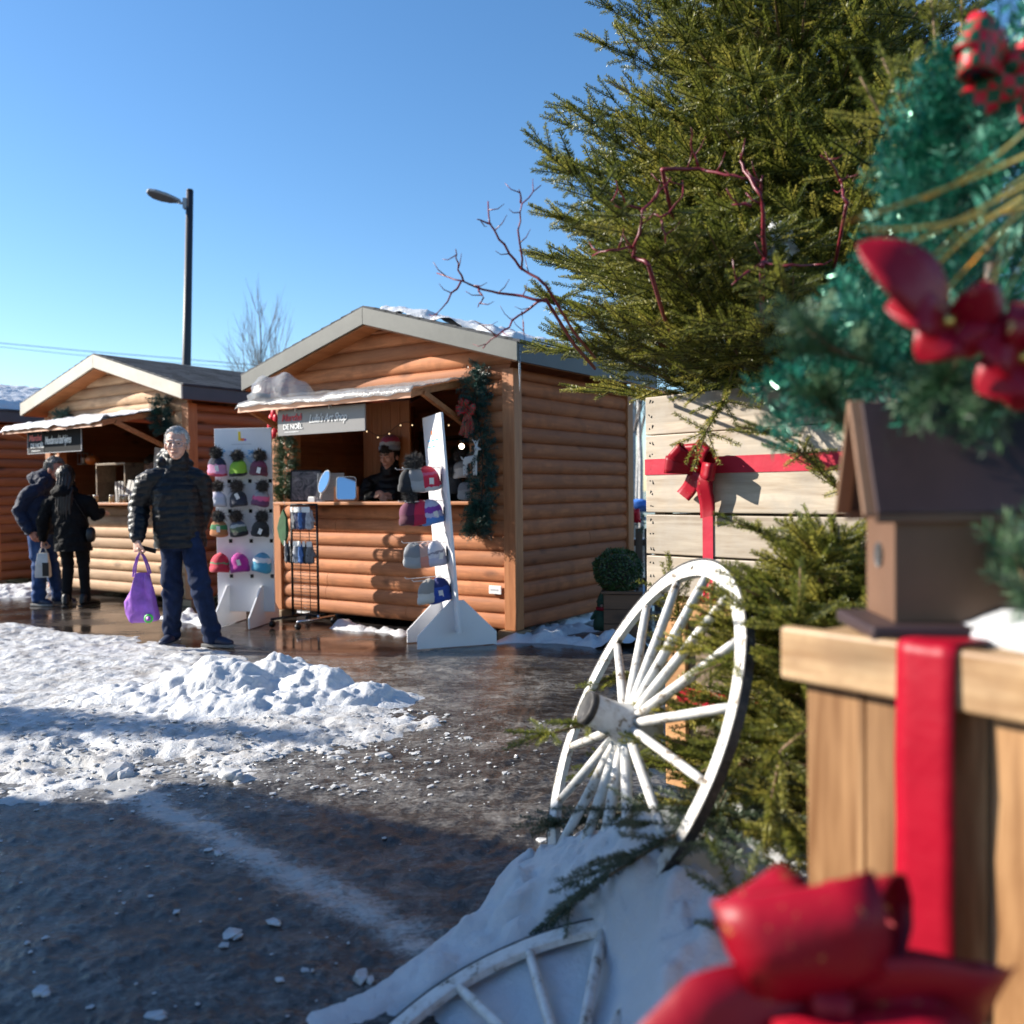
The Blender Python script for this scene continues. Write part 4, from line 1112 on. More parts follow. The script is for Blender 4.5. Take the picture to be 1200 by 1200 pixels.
for i, x in enumerate((-.21, -.07, .07, .205)):
    r = random.Random(i)
    for k in range(7): mb.box((x + r.uniform(-.028, .028), -PH, 1.60 + r.uniform(-.025, .035)), (r.uniform(.012, .035), .002, .009), (0, r.uniform(-.5, .5), 0))
    for k in range(3): mb.box((x + .006 * k - .005, -PH, 1.56 - .018 * k - .01 * (i % 2)), (.06 - .014 * k, .002, .006))
flat(st1, L1m, mb, "print", "print_blue")
ROWS1 = [(1.395, [("pink_navy", None, "pink hat with navy fur top, upper left on the board behind the man"), ("lime", "pompom_dark", "lime green hat with dark pompom in the top row"), ("burgundy", "pompom_dark", "burgundy hat with dark pompom at the right end of the top row")]),
         (1.115, [("lilac_white", "pompom_brown", "white and lilac hat with brown pompom at the left board edge"), ("charcoal", "pompom_brown", "plain charcoal hat with big pompom in the middle of the facing board"), ("berry_grey", "pompom_dark", "grey, pink and plum hat with a white card over it")]),
         (.835, [("orange_green", "pompom_dark", "orange and green hat with dark pompom at the left board edge"), ("camo", "pompom_brown", "camouflage hat with fur pompom under the charcoal hat"), ("black", "pompom_dark", "all black hat with black pompom on the facing board")]),
         (.505, [("red_print", None, "red tuque with green print, bottom left of the facing board"), ("magenta", None, "plain magenta tuque, bottom middle of the facing board"), ("blue_white", None, "blue and white tuque, bottom right of the facing board")])]
sd = 0
for z, row in ROWS1:
    for i, (key, pom, lab) in enumerate(row):
        x = (-.205, .0, .20)[i]; sd += 1
        Mx = on_panel(st1, L1m, x, -.115, z) @ Matrix.Rotation(R((-6, 3, 8)[(i + sd) % 3]), 4, 'Y')
        fur = key == "pink_navy"
        hat(lab, Mx, key, pom if not fur else "pompom_dark", sd, card=(sd % 2 == 1), w_=.084 if pom else .092, h=.145 if pom else .175, pr=.07)
        mb = MB(); hz = z + .075
        mb.tube([(x, -.01, hz), (x, -.125, hz + .01)], .003, 5); flat(st1, L1m, mb, "hook", "tag_white")
        mb = MB(); mb.box((x + .06, -PH, z - .05), (.05, .003, .05)); flat(st1, L1m, mb, "tag_holder", "tag_white")
        mb = MB(); mb.box((x + .066, -PH - .004, z - .05), (.032, .003, .034)); flat(st1, L1m, mb, "price_tag", "phone_black")
st2, L2m = standee("white hat board seen almost edge-on in front of the near hut", (-.50, 7.28, 0), R(-70), R(4.2))
ROWS2 = [(1.36, ["red_white", "grey", "black"]), (1.10, ["violet_stripe", "red", "wine"]), (.77, ["white_lilac", "coral", "grey"]), (.48, ["royal", "cream"])]
LAB2 = {(0, 0): "red and white hat nearest the top of the edge-on board", (0, 1): "grey knit hat between a red and a black one on the edge-on board", (0, 2): "black furry hat at the outer end of the top hook of the edge-on board",
        (1, 0): "violet and blue striped hat on the second hook of the edge-on board", (1, 1): "plain red hat behind the violet striped one", (1, 2): "dark wine hat at the outer end of the second hook",
        (2, 0): "white and lilac patterned hat on the third hook of the edge-on board", (2, 1): "coral hat on the third hook of the edge-on board", (2, 2): "light grey hat at the outer end of the third hook",
        (3, 0): "royal blue hat on the lowest hook of the edge-on board", (3, 1): "cream and grey hat on the lowest hook of the edge-on board"}
for ri, (z, keys) in enumerate(ROWS2):
    for cx_ in (-.11, .13):
        mb = MB(); mb.prism([(cx_ + .088 * math.cos(a), z + .02 + .125 * math.sin(a)) for a in [k * math.pi / 12 for k in range(24)]], (0, -PH, 0), (1, 0, 0), (0, 0, 1), (0, 1, 0), .0035)
        flat(st2, L2m, mb, "print", "panel_grey")
        mb = MB(); mb.tube([(cx_, -.01, z + .06), (cx_, -.30, z + .07), (cx_, -.31, z + .085)], .0035, 6); flat(st2, L2m, mb, "hook", "tag_white" if cx_ > 0 else "panel_grey")
        mb = MB(); mb.box((cx_ + .03, -PH - .004, z - .02), (.022, .003, .05)); flat(st2, L2m, mb, "price_tag", "phone_black")
    for i, key in enumerate(keys):
        sd += 1; fur = key in ("black", "grey") and ri == 0
        Mx = on_panel(st2, L2m, .13 - .015 * i, -.10 - .085 * i, z - .115) @ Matrix.Rotation(R(90 + 14 * ((i + ri) % 3 - 1)), 4, 'Z') @ Matrix.Rotation(R(6 * (i - 1)), 4, 'Y')
        hat(LAB2[(ri, i)], Mx, key, "pompom_dark" if fur or (ri == 1 and i == 2) else None, sd, card=(i == 0), w_=.092, h=.19, pr=.075)
mb = MB(); mb.box((-.02, -PH, 1.70), (.03, .003, .03)); flat(st2, L2m, mb, "print", "print_orange")
mb = MB()
for i in range(5): mb.box((-.12 + (i % 3) * .12, -PH, 1.64 - .05 * (i // 3)), (.07, .002, .012))
flat(st2, L2m, mb, "print", "print_blue")

# ---- black wire rack with glove packs
rk = on_hut("wire_rack", "black wire grid rack on castors before the near hut's counter", "rack", H2, -2.10, -.36, 0)
mb = MB()
for x in (-.17, .17): mb.tube([(x, 0, .10), (x, 0, 1.12)], .011, 8)
for z in (.10, 1.12): mb.tube([(-.17, 0, z), (.17, 0, z)], .010, 8)
mb.build("frame", "black_metal", rk)
mb = MB()
for k in range(1, 34): z = .10 + 1.02 * k / 34; mb.tube([(-.17, 0, z), (.17, 0, z)], .0032, 5)
for x in (-.06, .06): mb.tube([(x, .005, .10), (x, .005, 1.12)], .004, 5)
mb.build("grid", "black_metal", rk)
for x in (-.17, .17):
    mb = MB(); mb.tube([(x, -.26, .075), (x, .20, .075)], .012, 8); mb.tube([(x, 0, .075), (x, 0, .11)], .012, 8); mb.build("foot", "chrome" if x > 0 else "black_metal", rk)
    for y in (-.25, .19):
        mb = MB(); mb.tube([(x - .012, y, .032), (x + .012, y, .032)], .030, 12); mb.build("castor", "black_metal", rk)
plain("glove_navy", (.03, .04, .11), .7, .5, 18); plain("glove_grey", (.16, .17, .19), .7, .6, 14); plain("glove_black", (.014, .014, .016), .7, .4, 14); plain("glove_blue", (.06, .16, .42), .7, .4, 14); plain("glove_green", (.02, .10, .035), .7, .3, 14); plain("glove_white", (.4, .41, .45), .7, .5, 18)
def glove_pair(x, z, m_, label, group, r, sc_=1.0):
    root = on_hut("glove_pair", label, "gloves", H2, -2.10 + x, -.36 - .035, z, group, r.uniform(-.5, .5))
    for s_ in (-1, 1):
        mb = MB(); y = .012 * s_
        mb.limb([(0, y, -.01), (.004 * s_, y, -.09), (.002, y, -.115)], [(.024, .010), (.036, .012), (.034, .012)], 10)
        for k, fx in enumerate((-.027, -.009, .009, .027)): mb.limb([(fx, y, -.11), (fx * 1.2, y, -.175 - .012 * (1 - abs(k - 1.5)))], [.010, .008], 6)
        mb.limb([(.026, y, -.07), (.05, y, -.11)], [.011, .008], 6)
        mkobj("glove", remesh(mb, .006, 2), m_, root)
    mb = MB(); mb.box((0, -.025, .0), (.05, .002, .05)); mb.build("header_card", "tag_white", root)
    return root
r = random.Random(3)
for i, (x, m_) in enumerate(((-.10, "glove_grey"), (-.05, "glove_navy"), (.0, "glove_blue"), (.055, "glove_navy"), (.11, "glove_white"))):
    glove_pair(x, 1.075, m_, {"glove_grey": "grey gloves in the upper row of the black wire rack, next to the green mittens", "glove_navy": "navy gloves hanging in the upper row of the black wire rack", "glove_blue": "bright blue gloves in the middle of the wire rack's upper row", "glove_white": "pale gloves at the right end of the wire rack's upper row"}[m_], "gloves on the wire rack", r)
for i, (x, m_) in enumerate(((-.19, "glove_grey"), (-.13, "glove_black"), (-.065, "glove_white"), (.0, "glove_blue"), (.06, "glove_black"), (.11, "glove_grey"))):
    glove_pair(x, .76, m_, {"glove_grey": "grey gloves hanging in the lower row of the black wire rack", "glove_black": "black gloves hanging in the lower row of the black wire rack", "glove_white": "pale gloves in the lower row of the black wire rack", "glove_blue": "blue gloves in the lower row of the black wire rack"}[m_], "gloves on the wire rack", r)
gm = on_hut("oven_mitten", "dark green leaf shaped mitten at the left end of the wire rack", "mitten", H2, -2.33, -.40, .90)
mb = MB(); mb.prism([(0, .18), (-.05, .10), (-.085, .0), (-.06, -.09), (0, -.17), (.05, -.08), (.06, 0), (.045, .1)], (0, -.012, 0), (1, 0, 0), (0, 0, 1), (0, 1, 0), .024); mb.build("fabric", "glove_green", gm, bevel=.008)
mb = MB(); mb.tube([(0, 0, .16), (0, .02, .22), (.0, .0, .25)], .003, 5); mb.build("loop", "tag_white", gm)

# ---- wares on the near counter
CZ = 1.1425
def pict():
    mt, nt, b = newmat("photo_print"); v = mapping(nt)
    r = ramp(nt, noise(nt, v, 9, 6, .6, 1.5), [(.35, (.03, .03, .035)), (.5, (.16, .15, .16)), (.66, (.36, .35, .36))]); L(nt, r.outputs[0], b.inputs['Base Color']); b.inputs['Roughness'].default_value = .35
    mt, nt, b = newmat("printed_sheet"); v = mapping(nt); wv = N(nt, "ShaderNodeTexWave"); wv.bands_direction = 'Z'; wv.inputs['Scale'].default_value = 22; wv.inputs['Distortion'].default_value = 3; L(nt, v, wv.inputs[0])
    r = ramp(nt, wv.outputs[1], [(.3, (.13, .13, .14)), (.6, (.24, .24, .25))]); L(nt, r.outputs[0], b.inputs['Base Color'])
pict()
x, _ = local_x(H2, 356, 572, .08)
p = on_hut("framed_photo", "square grey photograph leaning at the left end of the near counter", "picture", H2, x, -.05, CZ, None, R(36))
mb = MB(); mb.box((0, 0, .155), (.30, .02, .31), (R(-9), 0, 0)); mb.build("frame", "black_metal", p, bevel=.002)
mb = MB(); mb.box((0, -.0115, .155), (.27, .003, .28), (R(-9), 0, 0)); mb.build("picture", "photo_print", p)
x, _ = local_x(H2, 383, 572, .08)
p = on_hut("info_board", "grey printed board behind the oval mirror on the near counter", "board", H2, x, -.03, CZ, None, R(28))
mb = MB(); mb.box((0, 0, .14), (.26, .014, .27), (R(-12), 0, 0)); mb.build("panel", "printed_sheet", p, bevel=.002)
mb = MB(); mb.bar((-.12, -.02, 0), (-.13, .03, .27), .012, .02); mb.bar((0, .03, .15), (0, .14, 0), .02, .01); mb.build("stand", "tag_white", p)
x, _ = local_x(H2, 378, 574, .17)
p = on_hut("oval_mirror", "small oval hand mirror standing on the near counter", "mirror", H2, x, -.15, CZ, None, R(10))
ov = [(.052 * math.cos(a), .115 * math.sin(a)) for a in [k * math.pi / 16 for k in range(32)]]
mb = MB(); Rt = Matrix.Rotation(R(16), 3, 'Y') @ Matrix.Rotation(R(-12), 3, 'X')
mb.prism(ov, Rt @ Vector((0, 0, 0)) + Vector((0, 0, .19)), Rt @ Vector((1, 0, 0)), Rt @ Vector((0, 0, 1)), Rt @ Vector((0, 1, 0)), .010); mb.build("rim", "tag_white", p, bevel=.002)
mb = MB(); mb.prism([(a * .88, b * .92) for a, b in ov], Rt @ Vector((0, -.003, 0)) + Vector((0, 0, .19)), Rt @ Vector((1, 0, 0)), Rt @ Vector((0, 0, 1)), Rt @ Vector((0, 1, 0)), .004); mb.build("glass", "mirror", p)
mb = MB(); mb.tube([(-.03, 0, .09), (-.045, .0, .012)], .009, 8); mb.lathe([(.045, 0), (.045, .008), (.01, .014)], 16, (-.045, 0, 0)); mb.build("handle", "tag_white", p)
x, _ = local_x(H2, 404, 576, .12)
p = on_hut("table_mirror", "square mirror with rounded corners on the near counter reflecting blue sky", "mirror", H2, x, -.10, CZ, None, R(42))
def rrect(w_, h, r_, n=5):
    q = []
    for cx_, cz_, a0 in ((w_ / 2 - r_, h / 2 - r_, 0), (-w_ / 2 + r_, h / 2 - r_, 90), (-w_ / 2 + r_, -h / 2 + r_, 180), (w_ / 2 - r_, -h / 2 + r_, 270)):
        for k in range(n + 1): a = R(a0 + 90 * k / n); q.append((cx_ + r_ * math.cos(a), cz_ + r_ * math.sin(a)))
    return q
Rt = Matrix.Rotation(R(-13), 3, 'X')
mb = MB(); mb.prism(rrect(.185, .225, .03), Rt @ Vector((0, 0, 0)) + Vector((0, 0, .125)), (1, 0, 0), Rt @ Vector((0, 0, 1)), Rt @ Vector((0, 1, 0)), .012); mb.build("rim", "tag_white", p, bevel=.002)
mb = MB(); mb.prism(rrect(.170, .21, .026), Rt @ Vector((0, -.003, 0)) + Vector((0, 0, .125)), (1, 0, 0), Rt @ Vector((0, 0, 1)), Rt @ Vector((0, 1, 0)), .004); mb.build("glass", "mirror", p)
mb = MB(); mb.box((0, .01, .012), (.21, .05, .022)); mb.box((.105, .03, .07), (.016, .03, .14)); mb.box((-.105, .03, .07), (.016, .03, .14)); mb.build("stand", "board_orange", p, bevel=.002)
x, _ = local_x(H2, 366, 586, .2)
p = on_hut("card_box", "little lilac card box on the near counter before the photograph", "box", H2, x, -.19, CZ)
mb = MB(); mb.box((0, 0, .02), (.09, .05, .04)); mb.build("box_body", "print_grey", p, bevel=.002); mb = MB(); mb.box((0, -.01, .045), (.07, .03, .012)); mb.build("lid", "tag_white", p, bevel=.002)
# furry hats at the right end of the counter
x1, _ = local_x(H2, 541, 552, -.1); x2, _ = local_x(H2, 533, 572, -.1); x3, _ = local_x(H2, 540, 585, -.1)
for (x, z, key, pom, lab) in ((x1, CZ + .20, "cream", "pompom_brown", "cream hat topmost on the right end of the near counter"), (x2, CZ + .07, "black", "pompom_dark", "black furry hat in the pile at the right end of the near counter"), (x3 + .06, CZ + .01, "grey", None, "pale grey hat lowest in the pile at the right end of the near counter")):
    hat(lab, H2.M @ Matrix.Translation((x, .10, z)), key, pom, int(x * -50) % 9, group="hats piled on the near counter", card=False)
# inside the near hut: shelves, dim hats, string of lights, vendor
sh = on_hut("shelf_unit", "dark shelving at the back inside the near hut", "shelves", H2, -1.25, HD - .32, .14)
mb = MB()
for z in (.55, .95, 1.32, 1.68): mb.box((0, 0, z), (2.2, .34, .025))
for x in (-1.1, -.36, .38, 1.1): mb.box((x, .02, .9), (.03, .30, 1.72))
mb.build("shelf_frame", "dark_wood", sh, bevel=.002)
keys = ["grey", "black", "wine", "cream", "charcoal", "red", "white_lilac", "coral"]; k = 0
for z in (.5763, .9763, 1.3463):
    for x in (-.95, -.70, -.52, -.2, .02, .22, .52, .72, .94):
        k += 1
        hat("knit hat standing on the dim shelves at the back of the near hut", H2.M @ Matrix.Translation((-1.25 + x, HD - .34, .14 + z)), keys[(k * 3) % 8], "pompom_dark" if k % 2 else "pompom_brown", k % 9, group="hats on the shelves inside the near hut", card=False)
sl = on_hut("string_lights", "string of small warm bulbs inside the near hut's opening", "lights", H2, 0, .55, 1.95)
pts = [(-2.3 + 2.0 * i / 40, 0, -.10 + .06 * math.cos(i / 40 * 6 * math.pi)) for i in range(41)]
mb = MB(); mb.tube(pts, .003, 4); mb.build("cable", "black_metal", sl)
mb = MB()
for i in range(3, 40, 3): mb.ball((pts[i][0], -.004, pts[i][2] - .018), (.0055, .0055, .007), 8, 6)
bm_ = mb.build("bulbs", "bulb_warm", sl)
x, z = local_x(H2, 541, 523, -.3)
p = on_hut("pendant_lamp", "single glowing round bulb near the right jamb inside the near hut", "lamp", H2, x, .30, z)
mb = MB(); mb.ball((0, 0, 0), (.024,) * 3); mb.build("bulb", "bulb_lamp", p)
mb = MB(); mb.tube([(0, 0, .03), (0, 0, .07)], .016, 8); mb.tube([(0, 0, .07), (0, 0, .6)], .003, 5); mb.build("flex", "black_metal", p)
cur = on_hut("board_partition", "brown board partition inside the near hut behind the mirrors", "partition", H2, -1.95, .62, .13)
mb = MB()
for i in range(5): mb.box((-.25 + i * .125, 0, 1.0), (.122, .02, 2.0))
mb.build("boards", "board_orange", cur, bevel=.002)

# ---- wares in the other hut
su = on_hut("shelf_crate", "grey wooden crate shelf holding books on the other hut's counter", "shelf", H1, -1.78, .28, CZ - .03)
mb = MB()
for z in (.02, .50): mb.box((0, 0, z), (.62, .26, .025))
for x in (-.30, .30): mb.box((x, 0, .26), (.025, .258, .45))
mb.build("crate_frame", "crate_old", su, bevel=.002)
for i in range(5):
    b_ = on_hut("book", "upright grey book in the crate shelf of the other hut", "book", H1, -1.70 + .065 * i, .26, CZ + .0035, "books in the crate shelf")
    mb = MB(); mb.box((0, 0, .125), (.045, .17, .25), (0, R(2 * (i % 3 - 1)), 0)); mb.build("cover", "book_grey", b_, bevel=.003); mb = MB(); mb.box((0, -.088, .17), (.03, .003, .04)); mb.build("spine_label", "tag_white", b_)
cs = on_hut("card_stand", "rack of grey printed cards on the other hut's counter", "card rack", H1, -1.22, .14, CZ)
for i in range(5):
    mb = MB(); mb.box((-.18 + .085 * i, 0, .14), (.07, .012, .26), (R(-14), R(3), 0)); mb.build("card", "book_grey", cs, bevel=.002)
mb = MB(); mb.box((0, .02, .012), (.46, .14, .02)); mb.bar((-.22, .05, .01), (-.22, .10, .26), .015, .015); mb.bar((.22, .05, .01), (.22, .10, .26), .015, .015); mb.build("stand", "dark_wood", cs)
jx = [103, 110.5, 131, 141, 147, 153, 160, 165]
for i, px in enumerate(jx):
    x, _ = local_x(H1, px, 586, .14)
    j = on_hut("jar", "small honey coloured jar with a white lid on the other hut's counter", "jar", H1, x, -.14 + .02 * (i % 2), CZ, "jars along the other hut's counter")
    mb = MB(); mb.lathe([(.026, 0), (.031, .008), (.031, .062), (.025, .072)], 14); mb.build("glass", "jar_glass", j); mb = MB(); mb.lathe([(.028, .0725), (.028, .09), (.025, .092)], 14); mb.build("lid", "jar_lid", j)
x, _ = local_x(H1, 108, 547, -.28)
pk = on_hut("pumpkin", "orange squash on top of the grey crate shelf", "squash", H1, x, .28, CZ - .03 + .5125)
mb = MB(); mb.ball((0, 0, .055), (.085, .085, .06), 24, 12, fn=lambda q: 1 + .06 * math.cos(8 * math.atan2(q.y, q.x))); mb.build("flesh", "pumpkin", pk); mb = MB(); mb.tube([(0, 0, .105), (.012, 0, .14)], [.012, .008], 7); mb.build("stalk", "bark", pk)
x, _ = local_x(H1, 97, 545, -.28)
pk = on_hut("lantern", "small metal lantern beside the squash on the crate shelf", "lantern", H1, x, .28, CZ - .03 + .5125)
mb = MB(); mb.box((0, 0, .01), (.10, .10, .018)); mb.box((0, 0, .15), (.10, .10, .014))
for a in (-1, 1):
    for b in (-1, 1): mb.bar((a * .042, b * .042, .018), (a * .042, b * .042, .145), .008, .008)
mb.tube([(-.03, 0, .155), (-.02, 0, .21), (.02, 0, .21), (.03, 0, .155)], .004, 6); mb.build("frame", "lamp_grey", pk); mb = MB(); mb.lathe([(.024, .02), (.024, .09), (.004, .095)], 12); mb.build("candle", "tag_white", pk)
x, _ = local_x(H1, 163, 575, .02)
tp = on_hut("paddle_set", "crossed teal plastic paddles standing on the other hut's counter", "paddles", H1, x, .0, CZ)
for s_ in (-1, 1):
    mb = MB(); mb.bar((s_ * .05, 0, .0), (-s_ * .06, .01 * s_, .2), .022, .008, (0, 1, 0)); mb.bar((-s_ * .055, .01 * s_, .19), (-s_ * .085, .01 * s_, .25), .05, .008, (0, 1, 0)); mb.build("paddle", "teal_plastic", tp, bevel=.002)
# inner posts of the other hut
for x in (-1.55, -.95):
    p = on_hut("inner_post", "bare wooden post inside the other hut " + ("behind the crate shelf" if x < -1.2 else "nearer the vendor"), "post", H1, x, .9, .13)
    mb = MB(); mb.box((0, 0, 1.05), (.09, .09, 2.1)); mb.build("timber", "beam_orange", p, bevel=.003); mb = MB(); mb.box((0, 0, .02), (.14, .14, .03)); mb.build("base_plate", "lamp_grey", p)
# ------------------------------------------------------------------ people
def nv(v): return Vector(v).normalized()
def head_shapes(mb0, c, f, tilt=0.0, nose=1.0, female=False, hs=1.08):
    """c centre of the head, f facing direction (horizontal), tilt forward in radians"""
    f = nv((f[0], f[1], 0)); s = Vector((0, 0, 1)).cross(f); Q = Matrix((s, f, Vector((0, 0, 1)))).transposed()
    Q = Q @ Matrix.Rotation(-tilt, 3, 'X'); c = Vector(c)
    P = lambda x, y, z: c + Q @ Vector((x, y, z))
    mb = MB(); k = .95 if female else 1.0
    mb.ball(P(0, -.012, .035), (.077 * k, .097, .090), 20, 14, Q)           # skull
    mb.ball(P(0, .022, -.020), (.066 * k, .072, .085), 18, 12, Q)           # face
    mb.ball(P(0, .042, -.078), (.043 * k, .046, .036), 14, 10, Q)           # jaw
    mb.ball(P(0, .073, -.094), (.020, .018, .016), 10, 8, Q)                # chin
    for sx in (-1, 1):
        mb.ball(P(sx * .036, .062, -.020), (.026, .026, .024), 10, 8, Q)    # cheek
        mb.limb([P(sx * .012, .088, .026), P(sx * .048, .074, .026)], [.011, .009], 8)  # brow
        mb.ball(P(sx * .080 * k, -.012, -.012), (.012, .022, .034), 10, 8, Q)  # ear
        mb.ball(P(sx * .032, .077, .006), (.014, .010, .010), 8, 6, Q)      # lids
    mb.limb([P(0, .090, .020), P(0, .108 * (.9 + .1 * nose), -.016), P(0, .112 * (.9 + .1 * nose), -.028)], [.009, .013, .013], 8)
    for sx in (-1, 1): mb.ball(P(sx * .012, .096, -.032), (.009, .011, .009), 8, 6, Q)
    mb.limb([P(-.022, .088, -.058), P(0, .096, -.055), P(.022, .088, -.058)], [.007, .009, .007], 8)
    mb.limb([P(-.018, .086, -.068), P(0, .094, -.069), P(.018, .086, -.068)], [.007, .009, .007], 8)
    mb0.add([c + (Vector(v) - c) * hs for v in mb.v], mb.f, True); Ps = lambda x, y, z: c + (Q @ Vector((x, y, z))) * hs
    return Ps, Q
def hand(mb, wrist, d, n, side, curl, sc_=1.0, thumb=.5):
    """d: wrist to knuckles, n: palm normal, side: direction of the thumb"""
    wrist, d, n, side = Vector(wrist), nv(d), nv(n), nv(side)
    k = wrist + d * .088 * sc_
    mb.limb([wrist - d * .02, wrist + d * .035 * sc_, k], [(.026 * sc_, .020 * sc_), (.040 * sc_, .018 * sc_), (.041 * sc_, .016 * sc_)], 12, up=n)
    for i, (o_, ln) in enumerate(((.031, .92), (.0105, 1.0), (-.0105, .95), (-.031, .78))):
        p = k + side * o_ * sc_ - d * .006; q = [p]; a = 0
        for seg, (l, c) in enumerate(((.044, .8), (.027, 1.1), (.021, .8))):
            a += curl * c * (1 + .06 * (i - 1.5)); p = p + (d * math.cos(a) + n * math.sin(a)) * l * ln * sc_; q.append(p)
        mb.limb(q, [.0092 * sc_, .0090 * sc_, .0082 * sc_, .0070 * sc_], 8)
    b = wrist + d * .022 * sc_ + side * .028 * sc_; t = nv(side * .7 + d * .65 + n * .35)
    t2 = nv(d * .8 + n * thumb + side * .1)
    mb.limb([b, b + t * .040 * sc_, b + t * .040 * sc_ + t2 * .034 * sc_, b + t * .040 * sc_ + nv(t2 + n * .3) * .056 * sc_], [.014 * sc_, .0115 * sc_, .0105 * sc_, .008 * sc_], 8)
def shoe(root, ankle, toe, mat, ln=.27, heel_up=0.0, sole="sole_pale"):
    a = Vector(ankle); t = nv((toe[0], toe[1], 0)); s = Vector((t.y, -t.x, 0)); g = Vector((a.x, a.y, 0))
    mb = MB(); P = lambda x, y, z: g + t * x + s * y + Vector((0, 0, z))
    mb.limb([P(-.055, 0, .055), P(.02, 0, .060), P(.10, 0, .050), P(.165, .004, .038)], [(.036, .036), (.041, .042), (.046, .033), (.036, .022)], 14, up=(0, 0, 1))
    mb.limb([P(-.045, 0, .06), P(-.03, 0, .115)], [(.038, .044), (.042, .048)], 12, up=t)
    def fl(co, no): co[:, 2] = np.maximum(co[:, 2], .016); return co
    o = mkobj("shoe", remesh(mb, .008, 3, fl), mat, root)
    mb = MB(); pl = [(-.095, -.018), (-.085, -.036), (0, -.040), (.09, -.047), (.16, -.038), (.198, -.012), (.198, .014), (.165, .038), (.09, .046), (0, .040), (-.085, .036), (-.095, .018)]
    mb.prism(pl, g + Vector((0, 0, .001)), t, s, (0, 0, 1), .024); mb.build("sole", sole, o, bevel=.004)
    return o
def hair_shell(P, Q, c, mat, root, front=.052, low=-.03, vol=1.12, long_=None, seed=0):
    """hair over the top, sides and back of the skull; the shell dives under the skin at the face"""
    mb = MB(); c = Vector(c); nr, ns = 40, 56; vs = []; fs = []
    for i in range(nr + 1):
        t = math.pi * i / nr
        for k in range(ns):
            a = 2 * math.pi * k / ns; q = np.array([math.sin(t) * math.cos(a), math.sin(t) * math.sin(a), math.cos(t)])
            x, y, z = q[0] * .077, q[1] * .097 - .012, q[2] * .090 + .035
            hl = front + .010 * math.cos(a * 3) + .012 * float(vnoise(q[0] * 6, q[1] * 6, seed=seed))
            inhair = (z > hl + max(0, .02 - abs(x)) * -.2) if y > .02 else (z > low + (y + .03) * .35)
            n_ = float(fbm(np.array(q[0] * 9), np.array(q[1] * 9), np.array(q[2] * 4), oct=3, seed=seed + 2))
            f = vol + .10 * n_ + .05 * max(0, q[2]) + .02 * math.sin(a * 23 + 5 * n_ + q[2] * 9) if inhair else .86
            vs.append(P(q[0] * .077 * f, q[1] * .097 * f - .012, q[2] * .090 * f + .035))
    for i in range(nr):
        for k in range(ns): k2 = (k + 1) % ns; fs.append((i * ns + k, (i + 1) * ns + k, (i + 1) * ns + k2, i * ns + k2))
    mb.add(vs, fs, True); q = random.Random(seed); cnt = 0
    while cnt < 1500:                                                   # stray strands combed back and down
        t, a = math.acos(q.uniform(-.5, 1)), q.uniform(0, 6.283); x, y, z = math.sin(t) * math.cos(a) * .077, math.sin(t) * math.sin(a) * .097 - .012, math.cos(t) * .090 + .035
        if not ((z > front + .004) if y > .02 else (z > low + .01 + (y + .03) * .35)): continue
        cnt += 1; n_ = Vector((x / .077 ** 2, (y + .012) / .097 ** 2, (z - .035) / .09 ** 2)).normalized(); d = Vector((x * 4, -1, -.5 if z < .09 else .1)) + Vector((q.uniform(-.5, .5), q.uniform(-.3, .3), q.uniform(-.4, .4))); d = (d - n_ * d.dot(n_)).normalized() + n_ * q.uniform(.05, .35)
        s_ = n_.cross(d).normalized() * q.uniform(.0012, .0024); b = Vector((x, y, z)) + n_ * .006; l = q.uniform(.018, .036); b2 = b + d.normalized() * l * .55 + n_ * .003; b3 = b + d.normalized() * l
        mb.add([P(*(b - s_)), P(*(b + s_)), P(*(b2 + s_)), P(*(b3)), P(*(b2 - s_))], [(0, 1, 2, 3, 4)])
    return mb.build("hair", mat, root)
def baffles(pitch, amp, seed=0, wr=.006, phase=0.0):
    def fn(co, no):
        ph = co[:, 2] / pitch + phase + .28 * fbm(co[:, 0] * 5, co[:, 1] * 5, co[:, 2] * 4, oct=2, seed=seed) + .4 * np.sign(co[:, 0]) * 0
        d = amp * (np.abs(np.sin(math.pi * ph)) ** .55 - .6) + wr * fbm(co[:, 0] * 16, co[:, 1] * 16, co[:, 2] * 22, oct=3, seed=seed + 1)
        return co + no * d[:, None]
    return fn
def folds(wr, seed, fx=10, fz=7):
    def fn(co, no):
        d = wr * fbm(co[:, 0] * fx, co[:, 1] * fx, co[:, 2] * fz, oct=3, seed=seed)
        # creases collect at knee and ankle
        z = co[:, 2]; d += wr * .8 * np.sin(z * 60 + 6 * fbm(co[:, 0] * 5, co[:, 1] * 5, oct=2, seed=seed + 3)) * (np.exp(-((z - .48) / .09) ** 2) + np.exp(-((z - .15) / .07) ** 2) + .5 * np.exp(-((z - .86) / .08) ** 2))
        return co + no * d[:, None]
    return fn
